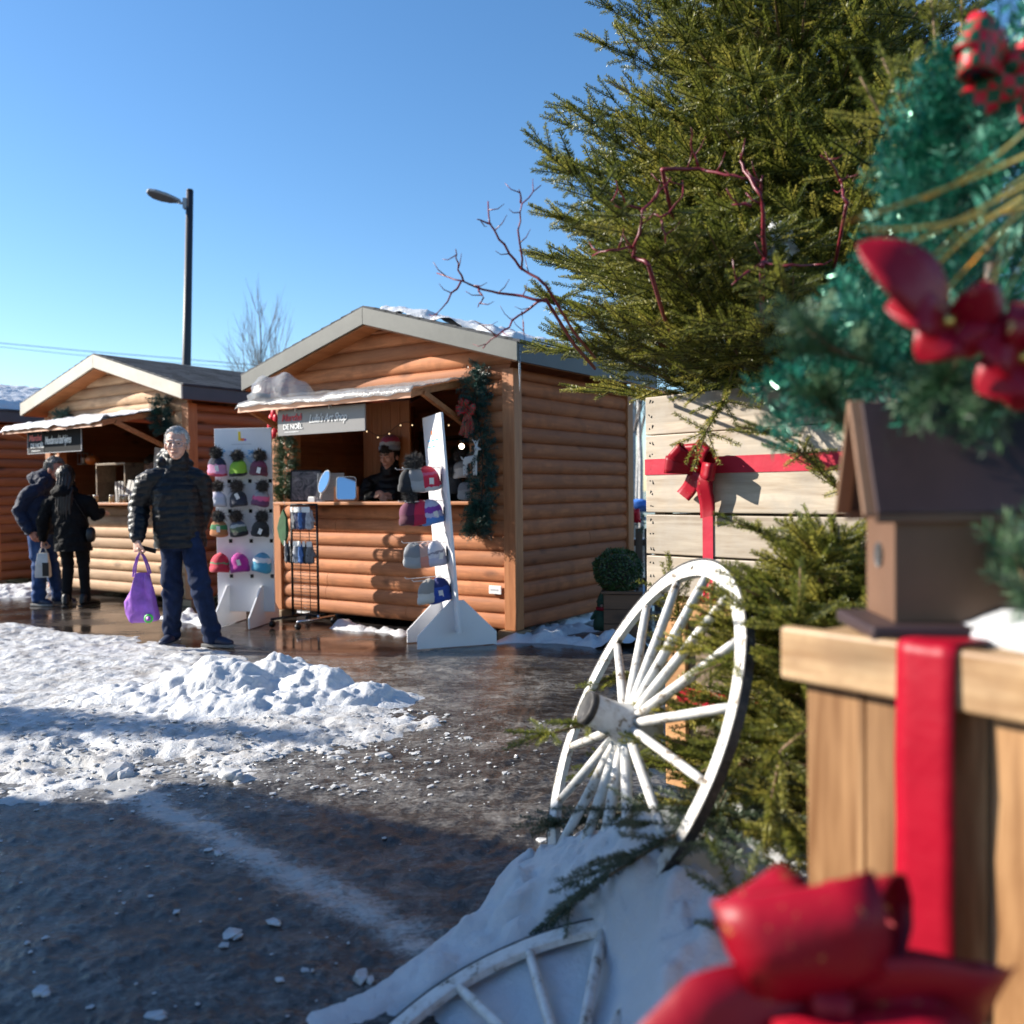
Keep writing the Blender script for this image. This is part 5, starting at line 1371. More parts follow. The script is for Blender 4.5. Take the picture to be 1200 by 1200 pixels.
def person(label, loc, J, look, group=None):
    """J: joints relative to loc in world axes; f: chest facing, hf: head facing"""
    f = nv((J['f'][0], J['f'][1], 0)); sR = Vector((f.y, -f.x, 0))
    mb = MB(); HC = Vector(J['head'])
    P, Q = head_shapes(mb, HC, J['hf'], J.get('tilt', 0), female=look.get('female', False), hs=look.get('hs', 1.06))
    nk = Vector(J['neck']); ch = Vector(J['chest']); pv = Vector(J['pelvis'])
    mb.limb([HC + Vector((0, 0, -.05)) - nv((*J['hf'], 0)) * .02, nk, ch + Vector((0, 0, .10))], [(.055, .06), (.056, .06), (.075, .065)], 14, up=f)
    mb.limb([ch + Vector((0, 0, .07)), ch, ch.lerp(pv, .55), pv], [(.125, .07), (.155, .10), (.14, .095), (.15, .10)], 18, up=f)
    for sd_ in ('R', 'L'):
        sh_, el, wr_ = (Vector(J[k + sd_]) for k in ('sh', 'el', 'wr')); hp, kn, an = (Vector(J[k + sd_]) for k in ('hip', 'kn', 'an'))
        mb.limb([ch + Vector((0, 0, .07)), sh_ * .94 + ch * .06 + Vector((0, 0, -.075)), el, wr_], [.05, .046, .038, .027], 12)
        mb.limb([pv, hp, kn, an], [.09, .078, .05, .038], 14)
        t = J['toe' + sd_]; t = nv((t[0], t[1], 0)); mb.limb([an, Vector((an.x, an.y, .05)) + t * .02, Vector((an.x, an.y, .045)) + t * .13], [.035, .036, .026], 10)
        if 'hand' + sd_ in J: d, n, s_, cu = J['hand' + sd_]; hand(mb, wr_, d, n, s_, cu, look.get('hand', 1.0))
    root = mkobj("person", remesh(mb, .0048, 2), look['skin'], None, loc)
    tag(root, label, "person", group)
    # eyes, brows, lips
    mb = MB()
    for sx in (-1, 1): mb.ball(P(sx * .031, .086, .006), (.0085, .004, .0042), 10, 6, Q)
    mb.build("eyes", "eye_dark", root)
    mb = MB()
    for sx in (-1, 1): mb.limb([P(sx * .014, .0985, .029), P(sx * .032, .094, .034), P(sx * .05, .082, .029)], [.004, .0048, .003], 6)
    mb.build("eyebrows", look['hair'], root)
    mb = MB(); mb.limb([P(-.021, .0955, -.063), P(0, .1035, -.0625), P(.021, .0955, -.063)], [.0025, .0035, .0025], 6); mb.build("lips", "lip", root)
    if look.get('hairstyle') != 'none': hair_shell(P, Q, HC, look['hair'], root, look.get('front', .056), look.get('low', -.035), look.get('vol', 1.12), seed=look.get('seed', 1))
    if look.get('glasses'):
        g = MB(); y = .104
        for sx in (-1, 1):
            ring = [P(sx * .033 + .026 * math.cos(a), y - .006 * abs(math.cos(a)), .002 + .017 * math.sin(a)) for a in [k * math.pi / 10 for k in range(21)]]
            g.tube(ring, .0016, 5, False); g.tube([P(sx * .059, y - .006, .006), P(sx * .079, .06, .008), P(sx * .083, -.01, .004)], .0016, 5)
        g.tube([P(-.008, y + .004, .006), P(.008, y + .004, .006)], .0016, 5); go = g.build("glasses", "black_metal" if look['glasses'] == 'dark' else "chrome", root)
        if look['glasses'] == 'dark':
            g = MB()
            for sx in (-1, 1): g.ball(P(sx * .033, y - .006, .001), (.025, .004, .016), 14, 8, Q)
            g.build("lenses", "phone_black", go)
    # jacket
    jk = look['jacket']; mb = MB(); hem = jk['hem']; T = jk['torso']
    mb.limb([Vector((pv.x, pv.y, hem)), ch.lerp(Vector((pv.x, pv.y, hem)), .55), ch, ch + Vector((0, 0, .09)), nk + Vector((0, 0, -.01))], T, 22, up=f)
    for sd_ in ('R', 'L'):
        sh_, el, wr_ = (Vector(J[k + sd_]) for k in ('sh', 'el', 'wr'))
        mb.limb([nk + Vector((0, 0, -.045)) + (sh_ - nk) * .18, nk.lerp(sh_, .55) + Vector((0, 0, -.055)), sh_.lerp(nk, .08) + Vector((0, 0, -.062)), sh_.lerp(el, .28), sh_.lerp(el, .6), el, el.lerp(wr_, .55), wr_ + (el - wr_).normalized() * .015], [jk['arm'] * q for q in (.72, .86, 1.0, 1.06, 1.02, .95, .88, .70)], 16)
    if jk.get('collar'): mb.limb([nk + Vector((0, 0, -.03)), nk + Vector((0, 0, jk['collar']))], [(.095, .10), (.088, .095)], 16, up=f)
    if jk.get('hood'): hc = nk - f * .085 + Vector((0, 0, jk['hood'])); mb.ball(hc, (.125, .085, .085), 16, 10); mb.limb([nk - f * .03 + sR * .10, hc + sR * .03 - f * .01, hc - sR * .03 - f * .01, nk - f * .03 - sR * .10], [.05, .06, .06, .05], 12)
    def jfn(co, no):
        low = co[:, 2] < hem + .01; co = jk['fn'](co, no); co[:, 2] = np.maximum(co[:, 2], hem); return co
    jo = mkobj("jacket", remesh(mb, .009, 3, jfn), jk['mat'], root)
    # trousers
    tr = look['trousers']; mb = MB()
    mb.limb([pv + Vector((0, 0, .06)), pv + Vector((0, 0, -.05))], [(.165, .115), (.17, .12)], 18, up=f)
    for sd_ in ('R', 'L'):
        hp, kn, an = (Vector(J[k + sd_]) for k in ('hip', 'kn', 'an')); r_ = tr['r']
        mb.limb([hp + Vector((0, 0, .02)), hp.lerp(kn, .5), kn, kn.lerp(an, .5), an + Vector((0, 0, -.015))], [r_[0], (r_[0] + r_[1]) / 2, r_[1], (r_[1] + r_[2]) / 2, r_[2]], 16)
    mkobj("trousers", remesh(mb, .008, 3, tr.get('fn')), tr['mat'], root)
    for sd_ in ('R', 'L'): shoe(root, J['an' + sd_], J['toe' + sd_], look['shoes'], sole=look.get('sole', "sole_pale"))
    return root, P, Q

man_loc = Vector((-2.62, 7.30, 0))
Jm = dict(f=(.62, -.78), hf=(.16, -1), head=(-.045, -.075, 1.625), tilt=.05, neck=(-.075, -.01, 1.475), chest=(-.085, .0, 1.26), pelvis=(-.055, .0, .93),
          shR=(-.265, -.075, 1.405), elR=(-.365, -.05, 1.12), wrR=(-.330, -.19, .885), shL=(.075, .085, 1.405), elL=(.085, .14, 1.13), wrL=(.045, .08, .90),
          hipR=(-.14, .0, .90), knR=(-.135, .02, .49), anR=(-.175, .10, .105), toeR=(-.12, -1), hipL=(.025, .01, .90), knL=(.125, -.11, .51), anL=(.205, -.05, .10), toeL=(.96, -.28),
          handR=((.08, -.22, -1), (.45, .7, -.1), (.55, -.8, 0), 1.15), handL=((-.1, -.2, -1), (-.8, .1, 0), (.1, -1, 0), .5))
man, P_, Q_ = person("grey haired man in a black quilted jacket walking with a purple bag", man_loc, Jm,
    dict(skin="skin_fair", hair="hair_grey", glasses='thin', front=.082, low=-.055, vol=1.07, seed=4, shoes="shoe_navy", hand=1.05,
         jacket=dict(mat="puffer_black", hem=.80, torso=[(.205, .165), (.198, .16), (.195, .152), (.150, .115), (.085, .085)], arm=.084, collar=.075, hood=.05, fn=baffles(.054, .008, 3, .007)),
         trousers=dict(mat="denim", r=(.092, .081, .072), fn=folds(.010, 5))))
# zip and chest pocket lines of the quilted jacket
wrist = man_loc + Vector(Jm['wrR']); grip = wrist + Vector((.035, -.01, -.095))
ph = thing("mobile_phone", "slim black phone case held together with the purple bag's handles", "phone", grip + Vector((.055, -.02, .012)), 0, None, (0, R(14), R(-8)))
mb = MB(); mb.box((0, 0, 0), (.155, .018, .035)); mb.build("case", "phone_black", ph, bevel=.006); mb = MB(); mb.box((.0, -.0101, 0), (.13, .0015, .026)); mb.build("screen", "eye_dark", ph)
# purple bag
bg_ = thing("shopping_bag", "bright purple cloth bag hanging from the walking man's hand", "bag", grip + Vector((-.005, 0, -.005)), 0)
mb = MB(); W = [(-.115, -.60), (.115, -.54)]
vs = []; ns = 28; zs = [-.555, -.54, -.48, -.39, -.30, -.22, -.17]; wid = [.095, .108, .112, .104, .088, .066, .050]; dep = [.055, .07, .075, .066, .052, .04, .028]; offx = [.015, .012, .004, -.004, .0, .006, .01]
for z, w_, d_, ox in zip(zs, wid, dep, offx):
    for k in range(ns):
        a = 2 * math.pi * k / ns; ca, sa = math.cos(a), math.sin(a)
        e = .55; vs.append((ox + w_ * math.copysign(abs(ca) ** e, ca) + .022 * float(vnoise(ca * 2, z * 11, seed=4)), d_ * math.copysign(abs(sa) ** e, sa) + .03 * math.sin(a * 5 + z * 14) * (z + .66) + .014 * float(vnoise(ca * 5, z * 16, seed=9)), z + .10 * w_ * ca * (1 if z < -.5 else .4)))
fs = [(i * ns + k, i * ns + (k + 1) % ns, (i + 1) * ns + (k + 1) % ns, (i + 1) * ns + k) for i in range(len(zs) - 1) for k in range(ns)] + [tuple(reversed(range(ns)))]
mb.add(vs, fs, True); mb.build("sack", "bag_purple", bg_)
for y in (-.02, .02):
    mb = MB(); mb.strip([(-.055, y, -.20), (-.045, y, -.12), (-.025, y * .7, -.05), (.0, y * .4, .0), (.03, y * .7, -.05), (.055, y, -.12), (.07, y, -.18)], (0, 1, 0), .028, .003); mb.build("handle", "bag_purple", bg_)
mb = MB(); mb.lathe([(.0, .0), (.024, .0), (.036, .004), (.036, .008), (.026, .010), (.0, .008)], 16, (.09, -.085, -.52), Matrix.Rotation(R(80), 3, 'X')); mb.build("badge", "bag_green", bg_)
mb = MB(); mb.lathe([(.0, .0), (.02, .0), (.02, .004), (.0, .006)], 14, (.09, -.094, -.52), Matrix.Rotation(R(80), 3, 'X')); mb.build("badge_centre", "print_violet", bg_)

m2 = Vector((-5.26, 10.20, 0))
J2 = dict(f=(.93, .30), hf=(.98, -.10), head=(.125, .0, 1.525), tilt=.12, neck=(.03, .0, 1.40), chest=(-.06, .0, 1.20), pelvis=(-.06, .0, .88),
          shL=(-.085, .19, 1.335), elL=(-.10, .24, 1.07), wrL=(.02, .16, .88), shR=(-.03, -.185, 1.335), elR=(-.19, -.20, 1.06), wrR=(-.06, -.21, .84),
          hipR=(-.07, -.085, .85), knR=(-.03, -.09, .47), anR=(-.05, -.09, .10), toeR=(.9, -.25), hipL=(-.06, .085, .85), knL=(.0, .09, .47), anL=(.09, .09, .10), toeL=(.9, .15),
          handR=((.5, .1, -.9), (.2, 1, 0), (.8, -.1, .3), .6), handL=((.5, 0, -.8), (0, -1, 0), (.8, 0, .3), .5))
man2, P2, Q2 = person("man in navy hooded coat and sunglasses leaning towards the woman in black", m2, J2,
    dict(skin="skin_ruddy", hair="hair_salt", glasses='dark', front=.07, low=-.03, vol=1.08, seed=9, shoes="shoe_navy",
         jacket=dict(mat="coat_navy", hem=.80, torso=[(.20, .155), (.195, .155), (.20, .155), (.155, .115), (.085, .085)], arm=.078, collar=.06, hood=.03, fn=baffles(.16, .006, 13, .010)),
         trousers=dict(mat="denim_blue", r=(.092, .078, .070), fn=folds(.010, 15))))
wl = Vector((-4.84, 9.97, 0))
Jw = dict(f=(.10, .99), hf=(-.55, .83), head=(-.085, .03, 1.415), tilt=.06, neck=(-.055, .0, 1.29), chest=(-.035, .0, 1.10), pelvis=(.0, .0, .80),
          shL=(-.225, .0, 1.225), elL=(-.31, -.03, .97), wrL=(-.345, .02, .75), shR=(.15, .0, 1.225), elR=(.235, .05, 1.0), wrR=(.19, .28, 1.04),
          hipL=(-.085, .0, .77), knL=(-.075, .03, .43), anL=(-.09, .0, .10), toeL=(-.3, 1), hipR=(.085, .0, .77), knR=(.095, .03, .43), anR=(.115, .03, .10), toeR=(.35, 1),
          handL=((-.03, .08, -1), (1, .1, 0), (.1, 1, 0), 1.1), handR=((.1, .9, .0), (-.2, .1, -1), (-1, .2, 0), .4))
woman, Pw, Qw = person("woman with long dark hair in a black coat seen from behind at the counter", wl, Jw,
    dict(skin="skin_fair", hair="hair_dark", front=.05, low=-.09, vol=1.16, seed=12, shoes="shoe_black", sole="shoe_black", female=True, hand=.92,
         jacket=dict(mat="coat_black", hem=.62, torso=[(.205, .165), (.19, .15), (.19, .14), (.15, .105), (.08, .08)], arm=.070, collar=.05, hood=-.02, fn=baffles(.11, .006, 23, .008)),
         trousers=dict(mat="legging_black", r=(.088, .062, .050), fn=folds(.005, 25))))
mb = MB(); hc = Vector(Jw['head'])
mb.limb([hc + Vector((.02, -.055, .06)), hc + Vector((.035, -.095, -.05)), hc + Vector((.05, -.135, -.18)), hc + Vector((.06, -.15, -.34)), hc + Vector((.065, -.145, -.46))], [(.075, .06), (.085, .05), (.10, .04), (.09, .03), (.05, .018)], 18, up=(0, 1, 0))
def strands(co, no): return co + no * (.008 * np.sin(co[:, 0] * 190 + 3 * fbm(co[:, 0] * 9, co[:, 2] * 5, oct=2)))[:, None]
mkobj("long_hair", remesh(mb, .009, 3, strands), "hair_dark", woman)
hb = wl + Vector(Jw['wrL']) + Vector((.0, .0, -.09))
wb = thing("paper_bag", "white and black paper bag in the hand of the woman in black", "bag", hb, R(12))
mb = MB(); vs = []
for z, w_, d_ in ((-.33, .070, .05), (-.31, .074, .052), (-.18, .064, .05), (-.06, .052, .02)):
    for sx, sy in ((-1, -1), (1, -1), (1, 1), (-1, 1)): vs.append((sx * w_ + .01 * z, sy * d_, z))
mb.add(vs, [tuple(reversed((0, 1, 2, 3)))] + [(i * 4 + k, i * 4 + (k + 1) % 4, i * 4 + 4 + (k + 1) % 4, i * 4 + 4 + k) for i in range(3) for k in range(4)] + [(12, 13, 14, 15)]); mb.build("sack", "bag_white", wb, bevel=.004)
mb = MB(); mb.box((.036, -.052, -.24), (.066, .004, .15), (R(1.0), 0, 0)); mb.build("dark_panel", "shoe_black", wb)
for y in (-.02, .02): mb = MB(); mb.tube([(-.04, y, -.06), (-.02, y * .5, -.01), (0, 0, .0), (.02, y * .5, -.01), (.04, y, -.06)], .0035, 6); mb.build("handle", "bag_white", wb)
pb = thing("shoulder_bag", "small black shoulder bag on the right hip of the woman in black", "bag", wl + Vector((.225, -.06, .80)), R(20))
mb = MB(); mb.ball((0, 0, 0), (.05, .085, .085), 16, 10, fn=lambda q: 1 / max(abs(q.x), abs(q.y), abs(q.z)) ** .35); mb.build("pouch", "shoe_black", pb); mb = MB(); mb.strip([(0, .03, .07), (-.06, .02, .2), (-.16, -.06, .40), (-.22, -.10, .43)], (0, 1, 0), .02, .003); mb.build("strap", "shoe_black", pb)

# vendors inside the huts
x, z = local_x(H2, 457, 545, -.55)
v2 = H2.w(x, .55, 0) ; zf = .13
Jv = dict(f=(-.2, -.98), hf=(-.45, -.9), head=(0, -.04, 1.45 + zf), tilt=.25, neck=(0, .0, 1.32 + zf), chest=(0, .02, 1.12 + zf), pelvis=(0, .02, .82 + zf),
          shR=(-.19, .0, 1.25 + zf), elR=(-.25, -.08, 1.02 + zf), wrR=(-.12, -.26, 1.06 + zf), shL=(.19, .0, 1.25 + zf), elL=(.24, -.06, 1.02 + zf), wrL=(.06, -.26, 1.04 + zf),
          hipR=(-.08, .02, .8 + zf), knR=(-.09, .0, .45 + zf), anR=(-.09, .02, .1 + zf), toeR=(-.1, -1), hipL=(.08, .02, .8 + zf), knL=(.09, .0, .45 + zf), anL=(.09, .02, .1 + zf), toeL=(.1, -1),
          handR=((.6, -.6, .1), (.5, .3, -.6), (.1, .1, 1), .7), handL=((-.6, -.6, .1), (-.5, .3, -.6), (-.1, .1, 1), .7))
vend, Pv, Qv = person("vendor in knit hat and black jacket behind the near hut's counter", v2, Jv,
    dict(skin="skin_fair", hair="hair_dark", front=.05, low=-.06, seed=31, shoes="shoe_black", sole="shoe_black", female=True, hand=.92,
         jacket=dict(mat="puffer_black", hem=.72 + zf, torso=[(.19, .15), (.19, .15), (.195, .145), (.15, .105), (.08, .08)], arm=.072, collar=.07, fn=baffles(.075, .010, 33)),
         trousers=dict(mat="legging_black", r=(.088, .066, .055))))
hatmat("vendor", [(0, (.28, .34, .42)), (.35, (.4, .42, .46)), (.55, (.42, .05, .12)), (.8, (.25, .05, .12))])
hm = hat("knit hat", Matrix.Identity(4), "vendor", None, 2, card=False, w_=.102, h=.16); hm.parent = vend; hm.matrix_world = Matrix.Identity(4); hm.location = Pv(0, -.01, .045) ; hm.scale = (1, 1.45, 1)
for k_ in ('label', 'category', 'group'):
    if k_ in hm: del hm[k_]
hm.name = "hat"
x, z = local_x(H1, 172, 545, -.5)
v1 = H1.w(x, .6, 0)
Jv1 = {k: v for k, v in Jv.items()}; Jv1.update(hf=(-.6, -.8), f=(-.4, -.9), tilt=.1)
vend1, Pv1, Qv1 = person("vendor in black half hidden behind the grey haired man", v1, Jv1,
    dict(skin="skin_fair", hair="hair_dark", front=.05, low=-.06, seed=41, shoes="shoe_black", sole="shoe_black", hand=.95,
         jacket=dict(mat="coat_black", hem=.75 + zf, torso=[(.18, .13), (.18, .13), (.19, .135), (.15, .10), (.075, .075)], arm=.064, fn=folds(.006, 43)),
         trousers=dict(mat="legging_black", r=(.088, .07, .06))))
mb = MB(); mb.strip([Vector((-.07, -.075, 1.30 + zf)), Vector((-.06, -.135, 1.15 + zf)), Vector((-.04, -.15, 1.0 + zf))], (1, 0, .2), .018, .003); mb.strip([Vector((.05, -.09, 1.30 + zf)), Vector((.0, -.145, 1.15 + zf)), Vector((-.04, -.152, 1.0 + zf))], (1, 0, .2), .018, .003); mb.build("lanyard", "tag_white", vend1)
x, z = local_x(H1, 183, 540, -.2)
ps = on_hut("wall_poster", "blank pale poster pinned to the jamb inside the other hut behind the grey haired man", "poster", H1, x, .25, z - .18)
mb = MB(); mb.box((0, 0, .15), (.24, .004, .36), (0, R(8), 0)); mb.build("sheet", "panel_grey", ps); mb = MB(); mb.box((0, -.004, .32), (.02, .004, .01)); mb.build("pin", "black_metal", ps)
# ------------------------------------------------------------------ lamp post, wires, far trees
b0 = at(218.5, 425, 16); b1 = at(222.5, 224, 16); dr = (b1 - b0) / (b1.z - b0.z)
base = b0 - dr * b0.z
lp = thing("street_lamp", "tall dark street lamp rising behind the cream trimmed hut", "street lamp", base)
tp_ = b1 - base
mb = MB(); mb.tube([(0, 0, 0), tp_ * .5, tp_], [.095, .078, .060], 20); mb.build("pole", "lamp_metal", lp)
mb = MB(); mb.lathe([(.17, 0), (.17, .02), (.10, .03), (.10, .10)], 16); mb.build("base_plate", "lamp_metal", lp)
mb = MB(); mb.tube([tp_, tp_ + Vector((0, 0, .03))], [.064, .05], 16); mb.build("cap", "lamp_metal", lp)
q = tp_ + Vector((-.06, 0, -.22))
mb = MB(); mb.box(q + Vector((-.02, 0, 0)), (.07, .10, .18)); mb.tube([q + Vector((-.04, 0, 0)), q + Vector((-.16, 0, .03))], .024, 10); mb.build("arm", "lamp_grey", lp)
mb = MB(); hd = [(-.12, .025), (-.20, .07), (-.34, .125), (-.52, .145), (-.66, .12), (-.72, .04)]
pl = [(x, -y) for x, y in hd] + [(x, y) for x, y in reversed(hd)]
ax = nv((1, 0, -.26)); az = nv((.26, 0, 1)); wx = nv((0, .94, -.34)); az = ax.cross(wx).normalized(); az = az if az.z > 0 else -az; mb.prism(pl, q + Vector((0, 0, .0)), ax, wx, az, .05); mb.build("lamp_head", "lamp_grey", lp, bevel=.015)
mb = MB(); pl2 = [(x * .96 - .01, y * .8) for x, y in pl]; mb.prism(pl2, q + az * -.006, ax, wx, az, .008); mb.build("lens", "lens_dark", lp)
for i, pts in enumerate(([(-700, 350), (0, 402), (107, 412), (213, 420.5), (300, 428), (700, 447)], [(-700, 360), (0, 406.5), (90, 416), (200, 425), (300, 432), (700, 450)])):
    mb = MB(); mb.tube([at(a, b, 42) for a, b in pts], .017 if i == 0 else .012, 5)
    o = mb.build("power_line", "wire_dark"); tag(o, ("upper" if i == 0 else "lower") + " overhead wire crossing the sky above the left hut roofs", "wire", "overhead wires")
def grow(mb, p, d, l, r, depth, q, spread=.5, k=3):
    """recursive bare branching"""
    pts = [p]; dd = d
    for i in range(3): dd = nv(dd + Vector((q.uniform(-.12, .12), q.uniform(-.12, .12), .06))); pts.append(pts[-1] + dd * l / 3)
    mb.tube(pts, [r, r * .85, r * .72, r * .55], 5 if depth < 3 else 7, False)
    if depth == 0: return
    for i in range(k):
        t = q.uniform(.35, 1.0); j = min(2, int(t * 3)); b = pts[j].lerp(pts[j + 1], t * 3 - j)
        nd = nv(dd + Vector((q.uniform(-1, 1), q.uniform(-1, 1), q.uniform(-.1, .5))) * spread * 1.3)
        grow(mb, b, nd, l * q.uniform(.5, .75), r * .5, depth - 1, q, spread, k)
    grow(mb, pts[-1], dd, l * .7, r * .5, depth - 1, q, spread, k)
def bare_tree(name, label, px, Y, ytop, bark, r, seed, spread=.45, group=None):
    g = at(px, 560, Y); h = at(px, ytop, Y).z
    root = thing(name, label, "tree", (g.x, Y, 0), 0, group); q = random.Random(seed)
    mb = MB(); tr = [(0, 0, 0)]
    for i in range(6): tr.append((tr[-1][0] + q.uniform(-.05, .05), tr[-1][1] + q.uniform(-.05, .05), h * .85 * (i + 1) / 6))
    mb.tube(tr, [r * (1 - .13 * i) for i in range(7)], 8); mb.build("trunk", bark, root)
    mb = MB()
    for i in range(16):
        t = q.uniform(.35, .98); j = min(5, int(t * 6)); b = Vector(tr[j]).lerp(Vector(tr[j + 1]), t * 6 - j)
        a = q.uniform(0, 6.28); grow(mb, b, nv((math.cos(a) * spread, math.sin(a) * spread, 1)), h * .22 * (1.25 - t * .6), r * .28 * (1.2 - t * .7), 2, q, .5, 2)
    grow(mb, Vector(tr[-1]), Vector((0, 0, 1)), h * .14, r * .25, 2, q, .4, 3)
    mb.build("branches", bark if bark != "birch_bark" else "twig_grey", root); return root
bare_tree("bare_tree", "tall bare tree between the two hut roofs", 311, 26, 362, "twig_grey", .085, 3, .35)
bare_tree("bare_tree", "slender bare sapling left of the tall bare tree between the hut roofs", 283, 26, 398, "twig_grey", .05, 5, .2)
bare_tree("bare_tree", "bare tree peeping over the grey roof edge behind the near hut", 328, 27, 385, "twig_grey", .07, 8, .35)
bare_tree("birch_tree", "white birch nearest the near hut's back corner", 740, 17, 250, "birch_bark", .075, 11, .3)
bare_tree("birch_tree", "thin white birch nearest the pale gift crate", 752, 18, 280, "birch_bark", .06, 13, .3)
bare_tree("birch_tree", "slim birch behind the two front birches in the gap", 746, 22, 300, "birch_bark", .06, 17, .3)
mb = MB(); q = random.Random(77)
for i in range(150):
    X_ = q.uniform(-75, 75); Y_ = q.uniform(58, 90); h = q.uniform(4.5, 6.6) * Y_ / 70
    mb.tube([(X_, Y_, 0), (X_ + q.uniform(-.2, .2), Y_, h)], [.14, .03], 5, False)
    for k in range(14):
        z = h * q.uniform(.25, .98); a = q.uniform(0, 6.28); l = q.uniform(.5, 1.5) * (1.15 - z / h)
        mb.tube([(X_, Y_, z), (X_ + math.cos(a) * l, Y_ + math.sin(a) * l, z + l * .8)], [.05, .012], 4, False)
o = mb.build("far_woods", "twig_grey"); tag(o, kind='stuff')

# ------------------------------------------------------------------ fir trees and boughs
FR_ = np.random.default_rng(8)
T_FIR = [twig(FR_.uniform(.145, .165), 130, .0215, .0031, FR_, .66, 54, .0026) for _ in range(7)]
def branch(sp, p, d, up, length, r, level=0, droop=.0, tint=.45, lat=.60, step=.115, ang=46, fan=.12):
    """a flat fir spray: twigs along the axis and laterals on both sides"""
    p = np.array(p, float); d = np.array(d, float) / np.linalg.norm(d); up = np.array(up, float)
    n = max(1, int(round(length / step))); st = length / n
    for i in range(n):
        s = (i + .5) / n
        up_ = up - d * (up @ d); up_ /= np.linalg.norm(up_) + 1e-9; side = np.cross(up_, d)
        tt = float(np.clip(tint + r.normal(0, .10) + .28 * (s - .5) + (.10 if i == n - 1 else 0), 0, 1))
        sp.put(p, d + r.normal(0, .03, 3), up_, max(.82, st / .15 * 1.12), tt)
        if level < 2 and (i > 0 or level == 1 or length < .3):
            ll = length * (1 - s) * lat + (.05 if level == 0 else .02)
            if ll > .035:
                for sg in (-1, 1):
                    if r.random() < (.93 if level == 0 else .8):
                        a = math.radians(ang + r.normal(0, 7)); dd = d * math.cos(a) + side * sg * math.sin(a) + up_ * r.normal(.04, fan)
                        branch(sp, p, dd, up_, ll * r.uniform(.75, 1.15), r, level + 1, droop, tint + r.normal(0, .06), lat, step, ang, fan)
        p = p + d * st; d = d + np.array([0, 0, -droop * st]) + r.normal(0, .03, 3); d /= np.linalg.norm(d)
def fir(label, loc, z0, z1, rad, r, nper, dz, asc, mat="fir_needles", name="fir_tree", tint=.42, bias=None, step=.118, trunk_r=.05):
    root = thing(name, label, "fir", loc)
    mb = MB(); mb.tube([(0, 0, 0), (.01, 0, z0 + (z1 - z0) * .5), (0, 0, z1)], [trunk_r, trunk_r * .6, .008], 10); mb.build("trunk", "bark", root)
    sp = Spray(); stems = MB(); z = z0
    while z < z1 - .05:
        n = int(nper * (1 if z < z0 + .7 * (z1 - z0) else .7)); a0 = r.uniform(0, 6.28)
        for k in range(n):
            a = a0 + 6.283 * k / n + r.normal(0, .22); L_ = rad(z) * r.uniform(.64, 1.07)
            if bias: L_ *= bias(a, z)
            e = asc(z) + r.normal(0, .10); d = np.array([math.cos(a) * math.cos(e), math.sin(a) * math.cos(e), math.sin(e)])
            p0 = np.array([0, 0, z + r.uniform(-dz * .4, dz * .4)]); L_ = max(.12, L_)
            inner = .14 * L_
            stems.tube([tuple(p0), tuple(p0 + d * L_ * .4), tuple(p0 + d * L_ * .8)], [.004 + .008 * L_, .003 + .005 * L_, .002], 5, False)
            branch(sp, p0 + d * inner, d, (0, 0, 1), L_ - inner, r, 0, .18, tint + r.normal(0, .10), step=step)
        z += dz
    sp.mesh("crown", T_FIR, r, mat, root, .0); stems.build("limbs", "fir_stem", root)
    print(label, len(sp.P)); return root
A_ = Vector((.533, 3.60, 0)); D_ = nv((.68, -.73, 0)); PB = Vector((-D_.y, D_.x, 0)); NB = -PB      # gift crate: far left corner, along its face, into its depth
BT = 1.586
R1 = np.random.default_rng(31)
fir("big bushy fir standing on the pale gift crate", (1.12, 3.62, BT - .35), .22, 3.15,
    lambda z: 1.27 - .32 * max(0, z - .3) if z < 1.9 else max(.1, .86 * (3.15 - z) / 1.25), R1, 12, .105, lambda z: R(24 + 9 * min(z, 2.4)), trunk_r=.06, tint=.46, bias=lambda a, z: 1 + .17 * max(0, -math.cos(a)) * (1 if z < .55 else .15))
R2 = np.random.default_rng(41)
fir("small fir between the upright wheel and the golden crate", (.86, 2.40, .10), .10, 1.02, lambda z: .64 - .28 * z if z < .8 else max(.1, 1.0 * (1.12 - z)), R2, 13, .066, lambda z: R(8 + 26 * z), trunk_r=.03, tint=.58, step=.11)
